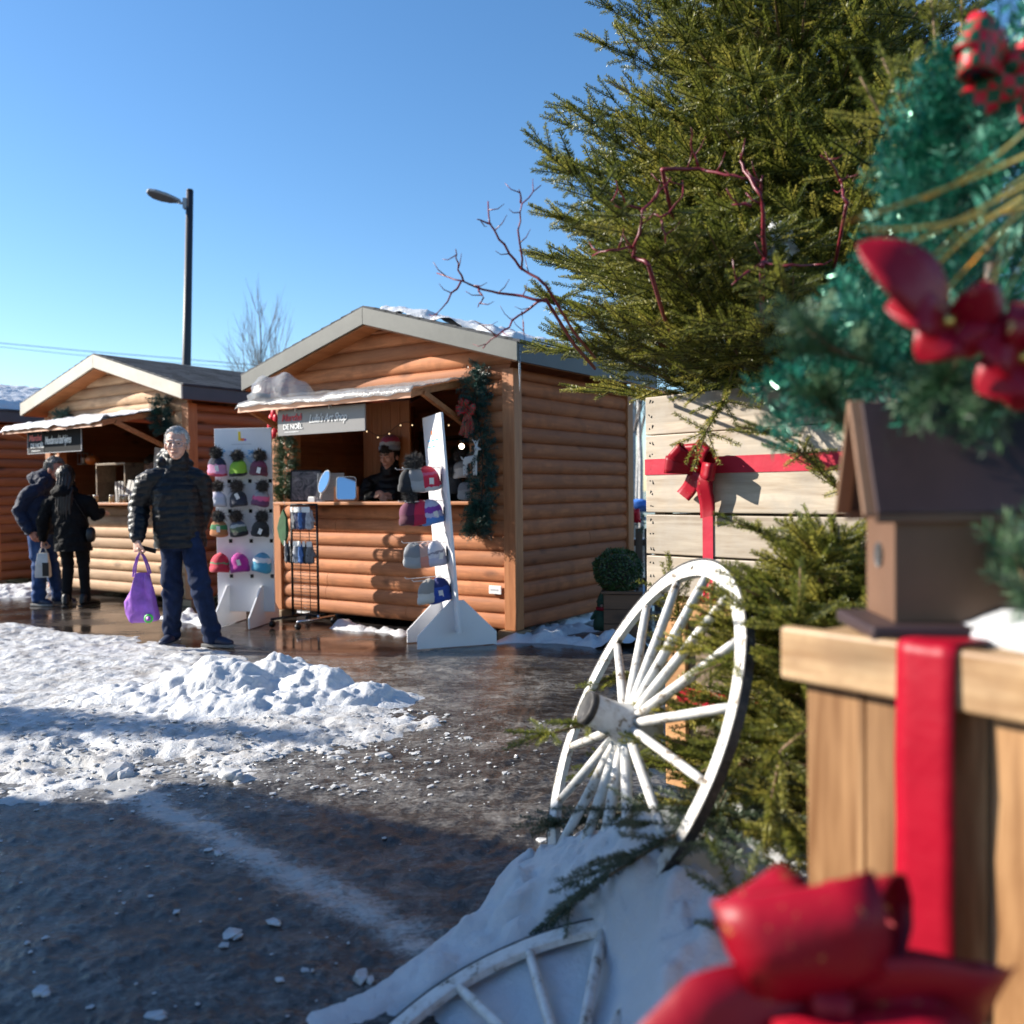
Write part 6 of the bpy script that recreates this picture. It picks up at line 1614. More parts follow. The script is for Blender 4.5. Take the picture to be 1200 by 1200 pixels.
# unseen conifer, added across the lane to cast the strip of shadow
tip = ground(372, 868); loc = tip - Vector((math.cos(SUN_AZ), -math.sin(SUN_AZ), 0)) * (2.5 / math.tan(SUN_EL))
R3 = np.random.default_rng(51)
fir("unseen fir added across the lane to cast a strip of shade", (loc.x, loc.y, 0), .15, 2.5, lambda z: max(.10, 1.0 - .38 * z), R3, 12, .12, lambda z: R(14 + 10 * z), step=.15)
def on_snow(px, py, lift):
    """the point of the snow bank (or lane) seen at a pixel, raised a little"""
    d = Vector(ray(px, py)); C = Vector((0, 0, CAM_H)); t = 1.2
    while t < 5:
        p = C + d * t
        if p.z < max(bank_z(p.x, p.y), 0) + lift: return p
        t += .01
    return p
def bough(label, pix, mat, r, lat=.5, tint=.4, step=.10, up=(0, 0, 1), droop=.0, group="fir boughs laid round the wheels", ang=46, sizes=1.0):
    """cut bough from butt to tip; pix: list of (px, py, depth)"""
    pts = [on_snow(q[0], q[1], q[3]) if len(q) == 4 else at(*q) for q in pix]; root = thing("fir_bough", label, "bough", pts[0], 0, group)
    sp = Spray(); L_ = sum((pts[i + 1] - pts[i]).length for i in range(len(pts) - 1))
    stem = MB(); stem.tube([p - pts[0] for p in pts], [.0055 - .0035 * i / (len(pts) - 1) for i in range(len(pts))], 6); stem.build("stem", "fir_stem", root)
    acc = 0
    for i in range(len(pts) - 1):
        a, b = pts[i] - pts[0], pts[i + 1] - pts[0]; d = (b - a); n = max(1, round(d.length / step)); dn = d.normalized()
        for k in range(n):
            s = (acc + d.length * (k + .5) / n) / L_; p = a.lerp(b, k / n); up_ = Vector(up) - dn * dn.dot(Vector(up)); up_.normalize(); side = up_.cross(dn)
            sp.put(p, dn, up_, max(.95, d.length / n / .15 * 1.15), float(np.clip(tint + r.normal(0, .1), 0, 1)))
            if .04 < s < .97:
                ll = L_ * lat * (1 - s) * .8 + .06
                for sg in (-1, 1):
                    aa = R(ang + r.normal(0, 8)); dd = dn * math.cos(aa) + side * sg * math.sin(aa) + up_ * r.normal(0, .10)
                    branch(sp, p, dd, up_, ll * sizes * r.uniform(.7, 1.15), r, 1, droop, tint, step=step)
        acc += d.length
    sp.mesh("needles", T_FIR, r, mat, root); return root
RB = np.random.default_rng(61)
bough("long dark bough lying on the snow from the wheel's foot towards the viewer", [(842, 950, 0, .09), (780, 985, 0, .07), (715, 1025, 0, .045), (668, 1060, 0, .035), (644, 1080, 0, .03)], "fir_grey", RB, .55, .34)
bough("green sprig poking out through the left rim of the upright wheel", [(742, 850, 2.62), (690, 848, 2.55), (645, 860, 2.50), (612, 872, 2.46)], "fir_needles", RB, .40, .42)
bough("pale bough hanging over the lower right rim of the wheel", [(868, 895, 2.30), (842, 945, 2.25), (815, 1000, 2.20)], "fir_grey", RB, .62, .80, up=(-.4, -1, .3))
bough("grey green bough drooping to the snow right of the wheel's iron tyre", [(885, 905, 2.28), (872, 955, 2.24), (860, 1012, 2.20)], "fir_grey", RB, .40, .72, up=(-.3, -1, .2))
bough("low bough behind the wheel's lower spokes", [(790, 940, 2.75), (720, 955, 2.75), (655, 965, 2.72), (618, 968, 2.70)], "fir_grey", RB, .45, .30)
bough("bough showing between the lower spokes beneath the hub", [(800, 900, 2.85), (740, 890, 2.85), (690, 905, 2.80)], "fir_needles", RB, .5, .42)
bough("bough standing behind the top spokes of the upright wheel", [(800, 775, 2.95), (796, 725, 2.92), (786, 670, 2.90)], "fir_needles", RB, .42, .5, up=(-.3, -1, 0))
bough("sprig behind the left spokes at the puddle's edge", [(760, 790, 3.0), (725, 795, 3.0), (700, 800, 2.98)], "fir_needles", RB, .6, .5)
bough("little sprig sticking out of the snow left of the red bow", [(882, 1092, 0, .0), (868, 1062, 0, .07), (858, 1040, 0, .12)], "fir_needles", RB, .45, .3, up=(-.5, -1, 0), sizes=.7)
bough("long bough arching over the red band of the gift crate", [(985, 575, 2.75), (940, 532, 2.72), (905, 508, 2.68), (868, 500, 2.62)], "fir_needles", RB, .30, .55)
bough("bough crossing the pale crate boards above the small fir", [(985, 700, 2.5), (935, 655, 2.5), (890, 622, 2.48), (856, 610, 2.45)], "fir_needles", RB, .30, .5)
bough("bough hanging from the big fir down over the gift crate's bow", [(862, 425, 3.2), (848, 470, 3.08), (828, 505, 3.02), (818, 535, 3.0)], "fir_needles", RB, .45, .6, up=(-.4, -1, .3))
bough("short bough leaning left over the wheel's upper right rim", [(1000, 760, 2.4), (950, 722, 2.36), (905, 705, 2.30), (872, 690, 2.26)], "fir_needles", RB, .42, .55)
bough("long green bough reaching left across the wheel's right spokes", [(975, 790, 2.3), (915, 770, 2.26), (860, 772, 2.20), (812, 792, 2.14)], "fir_needles", RB, .45, .55)
bough("green bough covering the wheel's right rim below the hub", [(985, 870, 2.3), (930, 862, 2.24), (870, 872, 2.18), (822, 905, 2.14)], "fir_needles", RB, .5, .5)
bough("upright bough behind the left edge of the golden crate", [(955, 880, 2.1), (945, 800, 2.08), (935, 735, 2.06), (938, 665, 2.05)], "fir_needles", RB, .42, .55, up=(-.4, -1, 0))
bough("drooping bough low before the small fir beside the crate", [(950, 850, 2.0), (915, 880, 2.0), (905, 930, 1.98), (900, 975, 1.97)], "fir_needles", RB, .45, .62, up=(-.4, -1, .2))
for lab, pix in (("tall pale shoot standing up behind the tinsel tree nearest its plaid bow", [(1135, 190, 2.1), (1128, 90, 2.08), (1126, -40, 2.06)]), ("tall pale shoot rising left of the plaid bow into the sky", [(1112, 200, 2.1), (1100, 90, 2.08), (1088, -40, 2.05)]),
                 ("stiff fir shoot slanting up left behind the top of the tinsel tree", [(1090, 200, 2.0), (1060, 125, 1.98), (1034, 68, 1.96)]), ("lower stiff fir shoot slanting up left beside the tinsel tree", [(1070, 205, 2.0), (1035, 140, 1.98), (1008, 90, 1.95)])):
    bough(lab, pix, "fir_needles", RB, .10, .62, up=(-.3, -1, .2), group="stiff shoots behind the tinsel tree", sizes=.5)
# red dogwood
def dogwood(label, lines, Y, r0=.006, group="dogwood stems in the big fir"):
    first = at(lines[0][0][0], lines[0][0][1], Y); root = None; mb = MB()
    for li, ln in enumerate(lines):
        pts = [at(a, b, Y + .05 * math.sin(i * 1.7 + li)) - first for i, (a, b) in enumerate(ln)]
        q = []
        for i in range(len(pts) - 1):
            for k in range(3): q.append(pts[i].lerp(pts[i + 1], k / 3) + Vector((rnd.uniform(-1, 1), rnd.uniform(-1, 1), rnd.uniform(-1, 1))) * .004)
        q.append(pts[-1]); f = 1.0 if li == 0 else .7
        mb.tube(q, [r0 * f * (1 - .6 * i / (len(q) - 1)) for i in range(len(q))], 6)
        for k in range(2, len(q) - 1, 3):
            s_ = Vector((rnd.uniform(-1, 1), rnd.uniform(-.6, .6), rnd.uniform(-.3, 1))).normalized(); mb.tube([q[k], q[k] + s_ * .03, q[k] + s_ * .05 + Vector((0, 0, .012))], [r0 * .4, r0 * .3, r0 * .15], 5)
    p0 = at(lines[0][0][0], lines[0][0][1], Y) - first; inn = Vector((.22, .8, -.10)); mb.tube([p0, p0 + inn * .5 + Vector((0, 0, -.02)), p0 + inn], [r0, r0, r0 * 1.1], 6)
    o = mb.build("dogwood_stem", "dogwood_red", None, first); tag(o, label, "twig", group)
dogwood("bare dogwood twig sticking out of the fir farthest left, over the hut roof", [[(640, 352), (600, 345), (576, 342), (542, 330), (512, 320)], [(542, 330), (536, 308), (534, 292)], [(541, 331), (524, 352), (508, 376)], [(560, 336), (566, 350), (560, 360)]], 2.75, .005)
dogwood("bare forked dogwood twig rising against the blue sky left of the fir", [[(640, 335), (608, 312), (592, 288), (574, 262), (572, 236)], [(574, 262), (559, 257)], [(612, 318), (608, 270), (611, 238), (634, 217)], [(611, 238), (608, 222)]], 2.75, .005)
dogwood("thin dogwood twig hanging before the grey rake board of the near hut", [[(640, 350), (612, 366), (596, 382), (582, 394), (566, 408)], [(612, 366), (615, 400)], [(582, 394), (556, 376)]], 2.75, .004)
dogwood("red forked dogwood stem in the middle of the fir", [[(760, 310), (742, 300), (744, 288), (754, 248), (768, 232), (786, 208)], [(754, 248), (732, 236), (722, 212)], [(752, 246), (776, 256), (798, 232), (800, 212)], [(744, 290), (716, 292), (694, 300)], [(776, 256), (780, 285)]], 2.62, .0065)
dogwood("long red dogwood stem arching above the forked one", [[(776, 198), (820, 196), (850, 206), (880, 209), (892, 212)], [(820, 196), (812, 176), (810, 150)]], 2.62, .006)
dogwood("upright red dogwood stem near the snow lump in the fir", [[(893, 312), (897, 300), (895, 260), (890, 228), (872, 200), (868, 180)], [(890, 228), (894, 205)], [(893, 308), (876, 318), (858, 334)], [(893, 306), (930, 312), (962, 310)], [(880, 240), (858, 240)]], 2.55, .008)
dogwood("red dogwood twig right of the snow lump beside the tinsel tree", [[(992, 240), (984, 212), (976, 192), (962, 182)], [(984, 212), (994, 205)]], 2.5, .005)
# snow lodged in the fir
mb = MB(); mb.ball((0, 0, 0), (.045, .05, .07), 20, 14, fn=lambda q: 1 + .5 * float(fbm(np.array(q.x * 3), np.array(q.y * 3), np.array(q.z * 3), oct=3, seed=4))); o = mb.build("snow_lump", "snow", None, at(914, 288, 3.0)); tag(o, "lump of snow lodged in the big fir behind the dogwood", "snow")

# ------------------------------------------------------------------ gift crate with bow and the crates under it
ZF = math.atan2(D_.y, D_.x)
gc = thing("gift_crate", "pale apple crate under the big fir wrapped with pink red ribbon", "crate", A_ + Vector((0, 0, .81)), ZF)
W_, DP = 1.12, .92; bz = [(0, .150), (.157, .312), (.321, .472), (.4745, .624), (.6265, .776)]
mb = MB()
for i, (a, b) in enumerate(bz): mb.box((W_ / 2, .011, (a + b) / 2), (W_, .022, b - a))
mb.build("boards", "crate_pale", gc, bevel=.004)
mb = MB()
for x in (.011, W_ - .011):
    for i, (a, b) in enumerate(bz): mb.box((x, .022 + DP / 2, (a + b) / 2), (.022, DP - .002, b - a))
for i, (a, b) in enumerate(bz): mb.box((W_ / 2, .033 + DP, (a + b) / 2), (W_, .022, b - a))
mb.build("boards", "crate_pale", gc, bevel=.004)
mb = MB()
for x in (.05, W_ - .05):
    for y in (.05, DP): mb.box((x, y, .388), (.05, .05, .77))
mb.build("corner_posts", "crate_old", gc); mb = MB(); mb.box((W_ / 2, DP / 2 + .02, .70), (W_ - .06, DP - .06, .02)); mb.build("lid", "crate_old", gc)
mb = MB(); r = random.Random(4)
for a, b in bz:
    for x in (.022, .034, W_ - .03):
        for k in range(3): mb.tube([(x + r.uniform(-.006, .006), -.0012, a + (b - a) * (k + .5) / 3 + r.uniform(-.015, .015)), (x, .002, a + (b - a) * (k + .5) / 3)], .0028, 6)
mb.build("nails", "black_metal", gc)
mb = MB(); mb.box((W_ / 2, -.0022, .500), (W_ + .004, .0015, .062)); mb.box((-.0022, DP / 2, .5), (.0015, DP, .062)); mb.build("ribbon", "ribbon_pink", gc)
mb = MB(); mb.box((.295, -.0045, .27), (.046, .0015, .54)); mb.build("ribbon", "ribbon_pink", gc)
gb = thing("ribbon_bow", "shiny red bow with gold specks on the pale gift crate", "bow", A_ + D_ * .285 + NB * .012 + Vector((0, 0, 1.30)), 0)
bow(gb, NB * .02, D_, (0, 0, 1), NB, .105, .066, "bow_red", angs=(.9, 2.3, 1.6, 3.0, -.2), tails=((-2.15, 1.25), (-1.35, 1.75)), lift=.55)
lc = thing("old_crate", "dark weathered crate underneath the pale gift crate", "crate", A_ + D_ * .10 + PB * .06 + Vector((0, 0, .02)), ZF)
mb = MB()
for k in range(5): mb.box((.48, .011, .075 + k * .145), (.96, .022, .137)); mb.box((.48, .83, .075 + k * .145), (.96, .022, .137))
mb.build("boards", "crate_old", lc, bevel=.004); mb = MB()
for x in (.011, .949):
    for k in range(5): mb.box((x, .42, .075 + k * .145), (.022, .79, .137))
mb.build("boards", "crate_old", lc, bevel=.004)
mb = MB(); mb.box((.48, -.013, .735), (1.0, .022, .085)); mb.box((.48, .42, .775), (1.0, .9, .02)); mb.box((.01, -.014, .36), (.10, .022, .66)); mb.build("rails", "crate_fresh", lc, bevel=.004)
mb = MB(); mb.box((.50, -.0265, .40), (.96, .0015, .06)); mb.build("ribbon", "ribbon_red", lc)
# red berries behind the wheel
rb = thing("berry_sprig", "sprig of red berries behind the upper spokes of the wheel", "berries", at(832, 735, 2.92)); mb = MB(); r = random.Random(6)
for k in range(16): mb.ball((r.uniform(-.03, .03), r.uniform(-.03, .03), r.uniform(-.12, .14)), r.uniform(.008, .013), 8, 6)
mb.build("berries", "bow_plain", rb); mb = MB(); mb.tube([(0, 0, -.2), (.005, 0, 0), (0, 0, .14)], .004, 6); mb.build("stem", "fir_stem", rb)

# ------------------------------------------------------------------ wagon wheels
def wheel(label, loc, rotm, n=16, ph=0.0):
    root = thing("wagon_wheel", label, "wheel", loc); root.rotation_euler = rotm.to_euler()
    mb = MB(); Ri, Ro, hw = .468, .516, .011; S = 96; vs = []
    for k in range(S):
        a = 2 * math.pi * k / S; c, s = math.cos(a), math.sin(a)
        for rr, z in ((Ri, -hw * .8), (Ri, hw * .8), (Ri + .008, hw), (Ro - .002, hw), (Ro - .002, -hw), (Ri + .008, -hw)): vs.append((rr * c, rr * s, z))
    mb.add(vs, [(k * 6 + j, k * 6 + (j + 1) % 6, ((k + 1) % S) * 6 + (j + 1) % 6, ((k + 1) % S) * 6 + j) for k in range(S) for j in range(6)], False); mb.build("rim", "wheel_paint", root)
    mb = MB(); vs = []
    for k in range(S):
        a = 2 * math.pi * k / S; c, s = math.cos(a), math.sin(a)
        for rr, z in ((Ro - .001, -hw - .001), (Ro - .001, hw + .001), (Ro + .005, hw + .001), (Ro + .005, -hw - .001)): vs.append((rr * c, rr * s, z))
    mb.add(vs, [(k * 4 + j, k * 4 + (j + 1) % 4, ((k + 1) % S) * 4 + (j + 1) % 4, ((k + 1) % S) * 4 + j) for k in range(S) for j in range(4)], False); mb.build("tyre", "wheel_iron", root)
    for k in range(n):
        a = ph - k * 2 * math.pi / n; c, s = math.cos(a), math.sin(a)
        mb = MB(); mb.tube([(c * q_, s * q_, z_) for q_, z_ in ((.035, .035), (.12, .030), (.28, .015), (.42, .004), (.47, 0))], [(.011, .015), (.0125, .0165), (.0125, .015), (.0115, .0135), (.0105, .012)], 10, up=(0, 0, 1)); mb.build("spoke", "wheel_paint", root)
    for k in range(n):
        mb = MB(); a = ph - (k + .5) * 2 * math.pi / n; c, s = math.cos(a), math.sin(a); mb.tube([((Ri + .028) * c, (Ri + .028) * s, hw - .002), ((Ri + .028) * c, (Ri + .028) * s, hw + .004)], .0075, 8); mb.build("rivet", "wheel_paint", root)
    mb = MB(); mb.lathe([(.030, -.06), (.052, -.05), (.058, -.02), (.062, .02), (.060, .05), (.050, .07), (.046, .13), (.0455, .165), (.044, .168), (.034, .168), (.033, .06)], 28); mb.build("hub", "wheel_paint", root)
    mb = MB(); mb.lathe([(.0465, .150), (.0480, .152), (.0480, .170), (.040, .171), (.035, .169)], 28); mb.lathe([(.002, .10), (.0335, .10), (.0335, .105), (.002, .105)], 20); mb.build("hub_ring", "wheel_iron", root)
    return root
az_, el_, ph_ = -1.376, .450, 2.353
Nn = Vector((math.cos(el_) * math.sin(az_), -math.cos(el_) * math.cos(az_), math.sin(el_))); Uu = Vector((0, 0, 1)).cross(Nn).normalized(); Vv = Nn.cross(Uu)
wheel("white wagon wheel leaning upright against the gift crates in the snow", (.346, 2.514, .55), Matrix((Uu, Vv, Nn)).transposed(), 16, ph_)
N2 = -Vector((math.cos(1.272) * math.sin(-1.443), -math.cos(1.272) * math.cos(1.443), math.sin(1.272))); U2 = nv(Vector((1, 0, 0)) - N2 * N2.x); V2 = N2.cross(U2)
C2 = Vector((.09, 1.693, .108)); d_ = Vector(ray(541, 1160)); t_ = (C2 - Vector((0, 0, CAM_H))).dot(N2) / d_.dot(N2); h_ = Vector((0, 0, CAM_H)) + d_ * t_ - C2
wheel("white wagon wheel lying half buried in the shaded snow", C2, Matrix((U2, V2, N2)).transposed(), 16, math.atan2(h_.dot(V2), h_.dot(U2)))

# ------------------------------------------------------------------ golden crate in front with bird house and tinsel tree
FA = Vector((.43, 1.33, 0)); FD = Vector((.6, -.8, 0)); FP = Vector((.8, .6, 0)); FZ = math.atan2(FD.y, FD.x)
fc = thing("wooden_crate", "golden slatted crate with red ribbon in the right foreground", "crate", FA + Vector((0, 0, .36)), FZ)
r = random.Random(9); mb = MB(); x = .0
while x < .60:
    w_ = r.choice((.085, .095, .075)); w_ = min(w_, .62 - x); g_ = .002 if x < .12 else .006; mb.box((x + w_ / 2, .011, .32), (w_ - g_, .018, .62)); x += w_
mb.build("slats", "crate_gold", fc, bevel=.003)
mb = MB(); y = .022
while y < .50: mb.box((.011, y + .042, .32), (.018, .080, .62)); mb.box((.609, y + .042, .32), (.018, .080, .62)); y += .085
mb.build("slats", "crate_gold", fc, bevel=.003)
for z_ in (.617, .05):
    mb = MB(); mb.box((.30, -.012, z_), (.655, .024, .078)); mb.build("rail", "crate_gold_rail", fc, bevel=.006)
mb = MB()
for k in range(5): mb.box((.31, .07 + .095 * k, .643), (.60, .090, .014))
mb.build("lid", "crate_gold_rail", fc, bevel=.003)

mb = MB(); zt = .662
pts = [(.199, .46, zt - .006), (.199, .2, zt - .005), (.199, .02, zt - .003), (.199, -.015, zt - .002), (.199, -.0275, zt - .006), (.199, -.0285, zt - .02), (.199, -.0305, .58), (.1995, -.034, .50), (.1985, -.030, .42), (.199, -.033, .33), (.199, -.027, .2), (.199, -.026, .02)]
mb.strip(pts, (1, 0, 0), .078, .0012); mb.build("ribbon", "ribbon_red", fc)
uc = thing("wooden_crate", "lower crate carrying the golden crate, hidden behind the red bow", "crate", FA + FD * .02 + FP * .02 + Vector((0, 0, .01)), FZ)
mb = MB()
for k in range(3): mb.box((.30, .011, .065 + k * .118), (.60, .02, .112)); mb.box((.30, .47, .065 + k * .118), (.60, .02, .112)); mb.box((.011, .24, .065 + k * .118), (.02, .44, .112)); mb.box((.589, .24, .065 + k * .118), (.02, .44, .112))
mb.build("boards", "crate_old", uc, bevel=.003); mb = MB(); mb.box((.30, .24, .335), (.55, .42, .012)); mb.build("lid", "crate_old", uc)
CT = .36 + .652
# bird house
bh0 = at(1048, 727, 1.25)
bh = thing("bird_house", "small brown bird house with steep dark roof on the golden crate", "bird house", (bh0.x, bh0.y, CT - .002), R(-6))
Lh, Dh, Hh = .165, .135, .165
mb = MB(); mb.box((Lh / 2 - .008, Dh / 2 - .01, .012), (Lh + .065, Dh + .06, .020)); mb.build("base", "house_roof", bh, bevel=.005)
mb = MB(); z0_, z1_ = .022, .022 + Hh; pk = .142
mb.prism([(0, z0_), (Dh, z0_), (Dh, z1_), (Dh / 2, z1_ + pk - .012), (0, z1_)], (0, 0, 0), (0, 1, 0), (0, 0, 1), (1, 0, 0), Lh); mb.build("walls", "house_wall", bh, bevel=.002)
for sg in (-1, 1):
    mb = MB(); yc = Dh / 2; e = .010; a = Vector((0, yc, z1_ + pk)); b = Vector((0, yc + sg * (Dh / 2 + e), z1_ - pk * e / (Dh / 2) + .004)); nn = nv((0, sg * pk, Dh / 2))
    vs = []
    for x in (-.028, Lh + .03):
        for p in (a, b): vs += [Vector((x, p.y, p.z)), Vector((x, p.y, p.z)) + nn * .012]
    mb.add(vs, [(0, 1, 3, 2), (4, 6, 7, 5), (0, 4, 5, 1), (2, 3, 7, 6), (0, 2, 6, 4), (1, 5, 7, 3)]); mb.build("roof", "house_roof", bh, bevel=.002)
    mb = MB(); mb.bar(Vector((-.033, a.y, a.z + .006)), Vector((-.033, b.y, b.z)), .009, .022, (1, 0, 0)); mb.build("trim", "house_trim", bh, bevel=.002)
    mb = MB(); mb.bar(Vector((-.028, b.y, b.z - .002)), Vector((Lh + .03, b.y, b.z - .002)), .012, .014); mb.build("trim", "house_wall", bh, bevel=.002)
mb = MB(); mb.lathe([(.0, 0), (.018, 0), (.018, .003), (0, .003)], 16, (-.003, Dh / 2, .112), Matrix.Rotation(R(90), 3, 'Y')); mb.build("entrance_hole", "pompom_dark", bh)
# tinsel tree
TTc = FA + FD * .08 + FP * .40; RT = np.random.default_rng(71)
tt = thing("tinsel_tree", "shiny green tinsel tree behind the bird house", "artificial tree", TTc + Vector((0, 0, CT)))
mb = MB(); mb.tube([(0, 0, 0), (0, 0, .85)], .012, 8); mb.lathe([(.07, 0), (.07, .02), (.03, .05), (.014, .06)], 16); mb.build("trunk", "bark", tt)
T_TIN = [twig(.085, 44, .034, .0034, RT, .0, 62, .0018) for _ in range(5)]
sp = Spray()
for i in range(1000):
    z = .335 + .565 * RT.random() ** 1.2; rr = .345 * max(0, 1 - (z - .30) / .64) ** 1.25 + .03 ; a = RT.uniform(0, 6.28); q_ = rr * RT.uniform(.35, .98) ** .6
    d = np.array([math.cos(a), math.sin(a), RT.normal(.10, .45)]); sp.put((math.cos(a) * q_, math.sin(a) * q_, z + RT.normal(0, .02)), d + RT.normal(0, .35, 3), (0, 0, 1), RT.uniform(.75, 1.15), float(np.clip(RT.normal(.45, .25), 0, 1)))
sp.mesh("crown", T_TIN, RT, "tinsel_green", tt)
T_PIN = [twig(.11, 52, .045, .0028, RT, .0, 38, .002) for _ in range(4)]
def pine_spray(label, pix, n, spread, r, sc_=1.0):
    pts = [at(*q) for q in pix]; root = thing("pine_spray", label, "artificial pine", pts[0], 0, "artificial pine sprays by the tinsel tree"); sp = Spray(); mb = MB(); mb.tube([p - pts[0] for p in pts], .003, 5); mb.build("wire_stem", "fir_stem", root)
    for i in range(n):
        t = r.random() * (len(pts) - 1); k = int(t); p = pts[k].lerp(pts[k + 1], t - k) - pts[0]; d = (pts[k + 1] - pts[k]).normalized()
        sp.put(p, np.array(d) * .8 + r.normal(0, spread, 3), (0, 0, 1), sc_ * r.uniform(.8, 1.2), float(np.clip(r.normal(.5, .25), 0, 1)))
    sp.mesh("needles", T_PIN, r, "pine_artificial", root)
pine_spray("pine spray hanging over the bird house roof", [(1150, 385, 1.24), (1125, 420, 1.18), (1105, 455, 1.15)], 34, .50, RT, .62)
pine_spray("pine spray drooping at the right side of the bird house roof", [(1190, 415, 1.20), (1175, 450, 1.14), (1165, 480, 1.12)], 24, .45, RT, .6)
pine_spray("pine spray stretching left of the tinsel tree before the big fir", [(1060, 440, 1.40), (1020, 425, 1.36), (975, 408, 1.32), (945, 385, 1.32)], 34, .38, RT, .58)
pine_spray("pine spray under the left edge of the tinsel tree", [(1050, 490, 1.50), (1020, 500, 1.48), (990, 495, 1.46), (965, 470, 1.44)], 34, .42, RT, .6)
pine_spray("bright pine tuft right of the bird house on the crate", [(1230, 730, 1.20), (1205, 690, 1.18), (1190, 650, 1.18)], 26, .5, RT, .7)
# gold strands
gs = thing("gold_spray", "spray of long gold foil strands across the tinsel tree", "decoration", at(1205, 225, 1.12)); r = random.Random(15); o0 = at(1205, 225, 1.12); mb = MB()
for (a, b, c_) in (((1205, 180), (1110, 225), (985, 262)), ((1205, 215), (1110, 265), (1040, 300)), ((1200, 230), (1120, 275), (1075, 340)), ((1200, 245), (1150, 290), (1085, 370)), ((1190, 240), (1160, 320), (1155, 405)), ((1200, 260), (1175, 320), (1120, 390)), ((1205, 300), (1170, 350), (1160, 400)), ((1205, 240), (1080, 275), (1010, 268)), ((1205, 205), (1150, 240), (1090, 305)), ((1210, 330), (1190, 380), (1165, 430)), ((1205, 150), (1140, 210), (1080, 235))):
    P0, P1, P2_ = at(*a, 1.12), at(*b, 1.06), at(*c_, 1.05 + r.uniform(-.03, .05)); pts = [P0.lerp(P1, t).lerp(P1.lerp(P2_, t), t) - o0 for t in [k / 10 for k in range(11)]]
    mb.strip(pts, (r.uniform(-.3, .3), -.5, 1), [.0055 * (1 - .5 * k / 10) for k in range(11)], .0006)
mb.build("strands", "gold", gs)
def petals(label, c, Y, specs, size, mat="bow_red"):
    C0 = at(*c, Y); root = thing("ribbon_flower", label, "ribbon flower", C0, 0, "red satin flowers on the tinsel tree")
    for (ang, l, w_, bend) in specs:
        d = Vector((math.cos(R(ang)), 0, math.sin(R(ang)))); s_ = Vector((-math.sin(R(ang)), 0, math.cos(R(ang)))); n_ = 14
        pts = [d * size * l * (k / n_) + Vector((0, -1, 0)) * size * bend * math.sin(k / n_ * 2.6) for k in range(n_ + 1)]
        wl_ = [size * w_ * max(.06, math.sin(math.pi * (k / n_) ** .85) ** .6) for k in range(n_ + 1)]
        mb = MB(); mb.strip(pts, (s_ + Vector((0, -.35, 0))), wl_, .0012); mb.build("petal", mat, root)
    mb = MB(); mb.ball((0, -.006, 0), .010, 8, 6); mb.build("centre", "gold", root)
petals("red satin flower high on the left of the tinsel tree", (1108, 378), 1.06, [(142, 1.40, .85, .42), (170, .8, .65, .4), (20, .6, .6, .4), (230, .6, .6, .3), (300, .5, .5, .3)], .10)
petals("red satin flower at the right frame edge above the bird house", (1195, 420), 1.06, [(160, .8, .9, .45), (110, .7, .8, .45), (215, .8, .85, .4), (260, .7, .8, .3), (20, .8, .8, .4), (320, .7, .7, .4), (65, .7, .8, .4)], .09)
pb_ = thing("plaid_bow", "red plaid bow on top of the tinsel tree", "bow", at(1180, 82, 1.25))
bow(pb_, (0, 0, 0), (1, 0, 0), (0, 0, 1), (0, -1, 0), .085, .05, "bow_plaid", angs=(.1, 3.05, .5, 2.7), tails=((-.9, .8), (-2.3, .8)), lift=.3)
# snow on the crate lid
mb = MB(); mb.ball((0, 0, 0), (.16, .11, .035), 28, 12, fn=lambda q: 1 + .18 * float(fbm(np.array(q.x * 4), np.array(q.y * 4), np.array(q.z), oct=3, seed=2))); o = mb.build("snow_patch", "snow", None, FA + FD * .30 + FP * .16 + Vector((0, 0, CT + .006)), (0, 0, FZ)); tag(o, "patch of snow on the golden crate right of the bird house", "snow")
# big red bow in the foreground and the crate it lies on
bc = thing("wooden_crate", "low crate just under the frame edge carrying the big red bow", "crate", (.12, .58, .01), R(4))
mb = MB()
for k in range(5): mb.box((.20, .008, .07 + k * .125), (.40, .016, .118)); mb.box((.20, .332, .07 + k * .125), (.40, .016, .118)); mb.box((.008, .17, .07 + k * .125), (.016, .306, .118)); mb.box((.392, .17, .07 + k * .125), (.016, .306, .118))
mb.build("boards", "crate_gold_rail", bc, bevel=.003)
mb = MB()
for k in range(3): mb.box((.20, .062 + .108 * k, .641), (.40, .104, .012))
mb.build("lid", "crate_gold_rail", bc, bevel=.003)
bb = thing("ribbon_bow", "large red satin bow with gold glitter in the bottom right foreground", "bow", at(972, 1172, .84)); 
O_ = nv((-.15, -.75, .62)); Rr = nv((1, -.25, 0)); Uq = O_.cross(Rr).normalized(); 
if Uq.z < 0: Uq = -Uq
def big_loop(c, d, wdir, ln, op, width, mat="bow_red"):
    """fat open loop: leaves c along d, opens along op and returns"""
    c, d, op = Vector(c), nv(d), nv(op); q = []
    for i in range(25):
        t = i / 24 * 2 * math.pi; q.append(c + d * ln * (.5 - .5 * math.cos(t)) + op * ln * .36 * math.sin(t) + Vector((rnd.uniform(-1, 1), rnd.uniform(-1, 1), rnd.uniform(-1, 1))) * .0012)
    mb = MB(); wdir = [Vector(wdir) + Vector((math.sin(i * .9 + ln * 40), math.cos(i * 1.3), math.sin(i * .7 + 1))) * .05 for i in range(25)]; wl_ = [width * (.55 + .45 * math.sin(math.pi * i / 24) ** .5) for i in range(25)]; mb.strip(q, wdir, wl_, .0012); mb.v = [tuple(Vector(v) + Vector((0, .3, 1)) * .004 * float(fbm(np.array(v[0] * 24), np.array(v[1] * 24), np.array(v[2] * 24), oct=2, seed=7))) for v in mb.v]; mb.build("bow_loop", mat, bb)
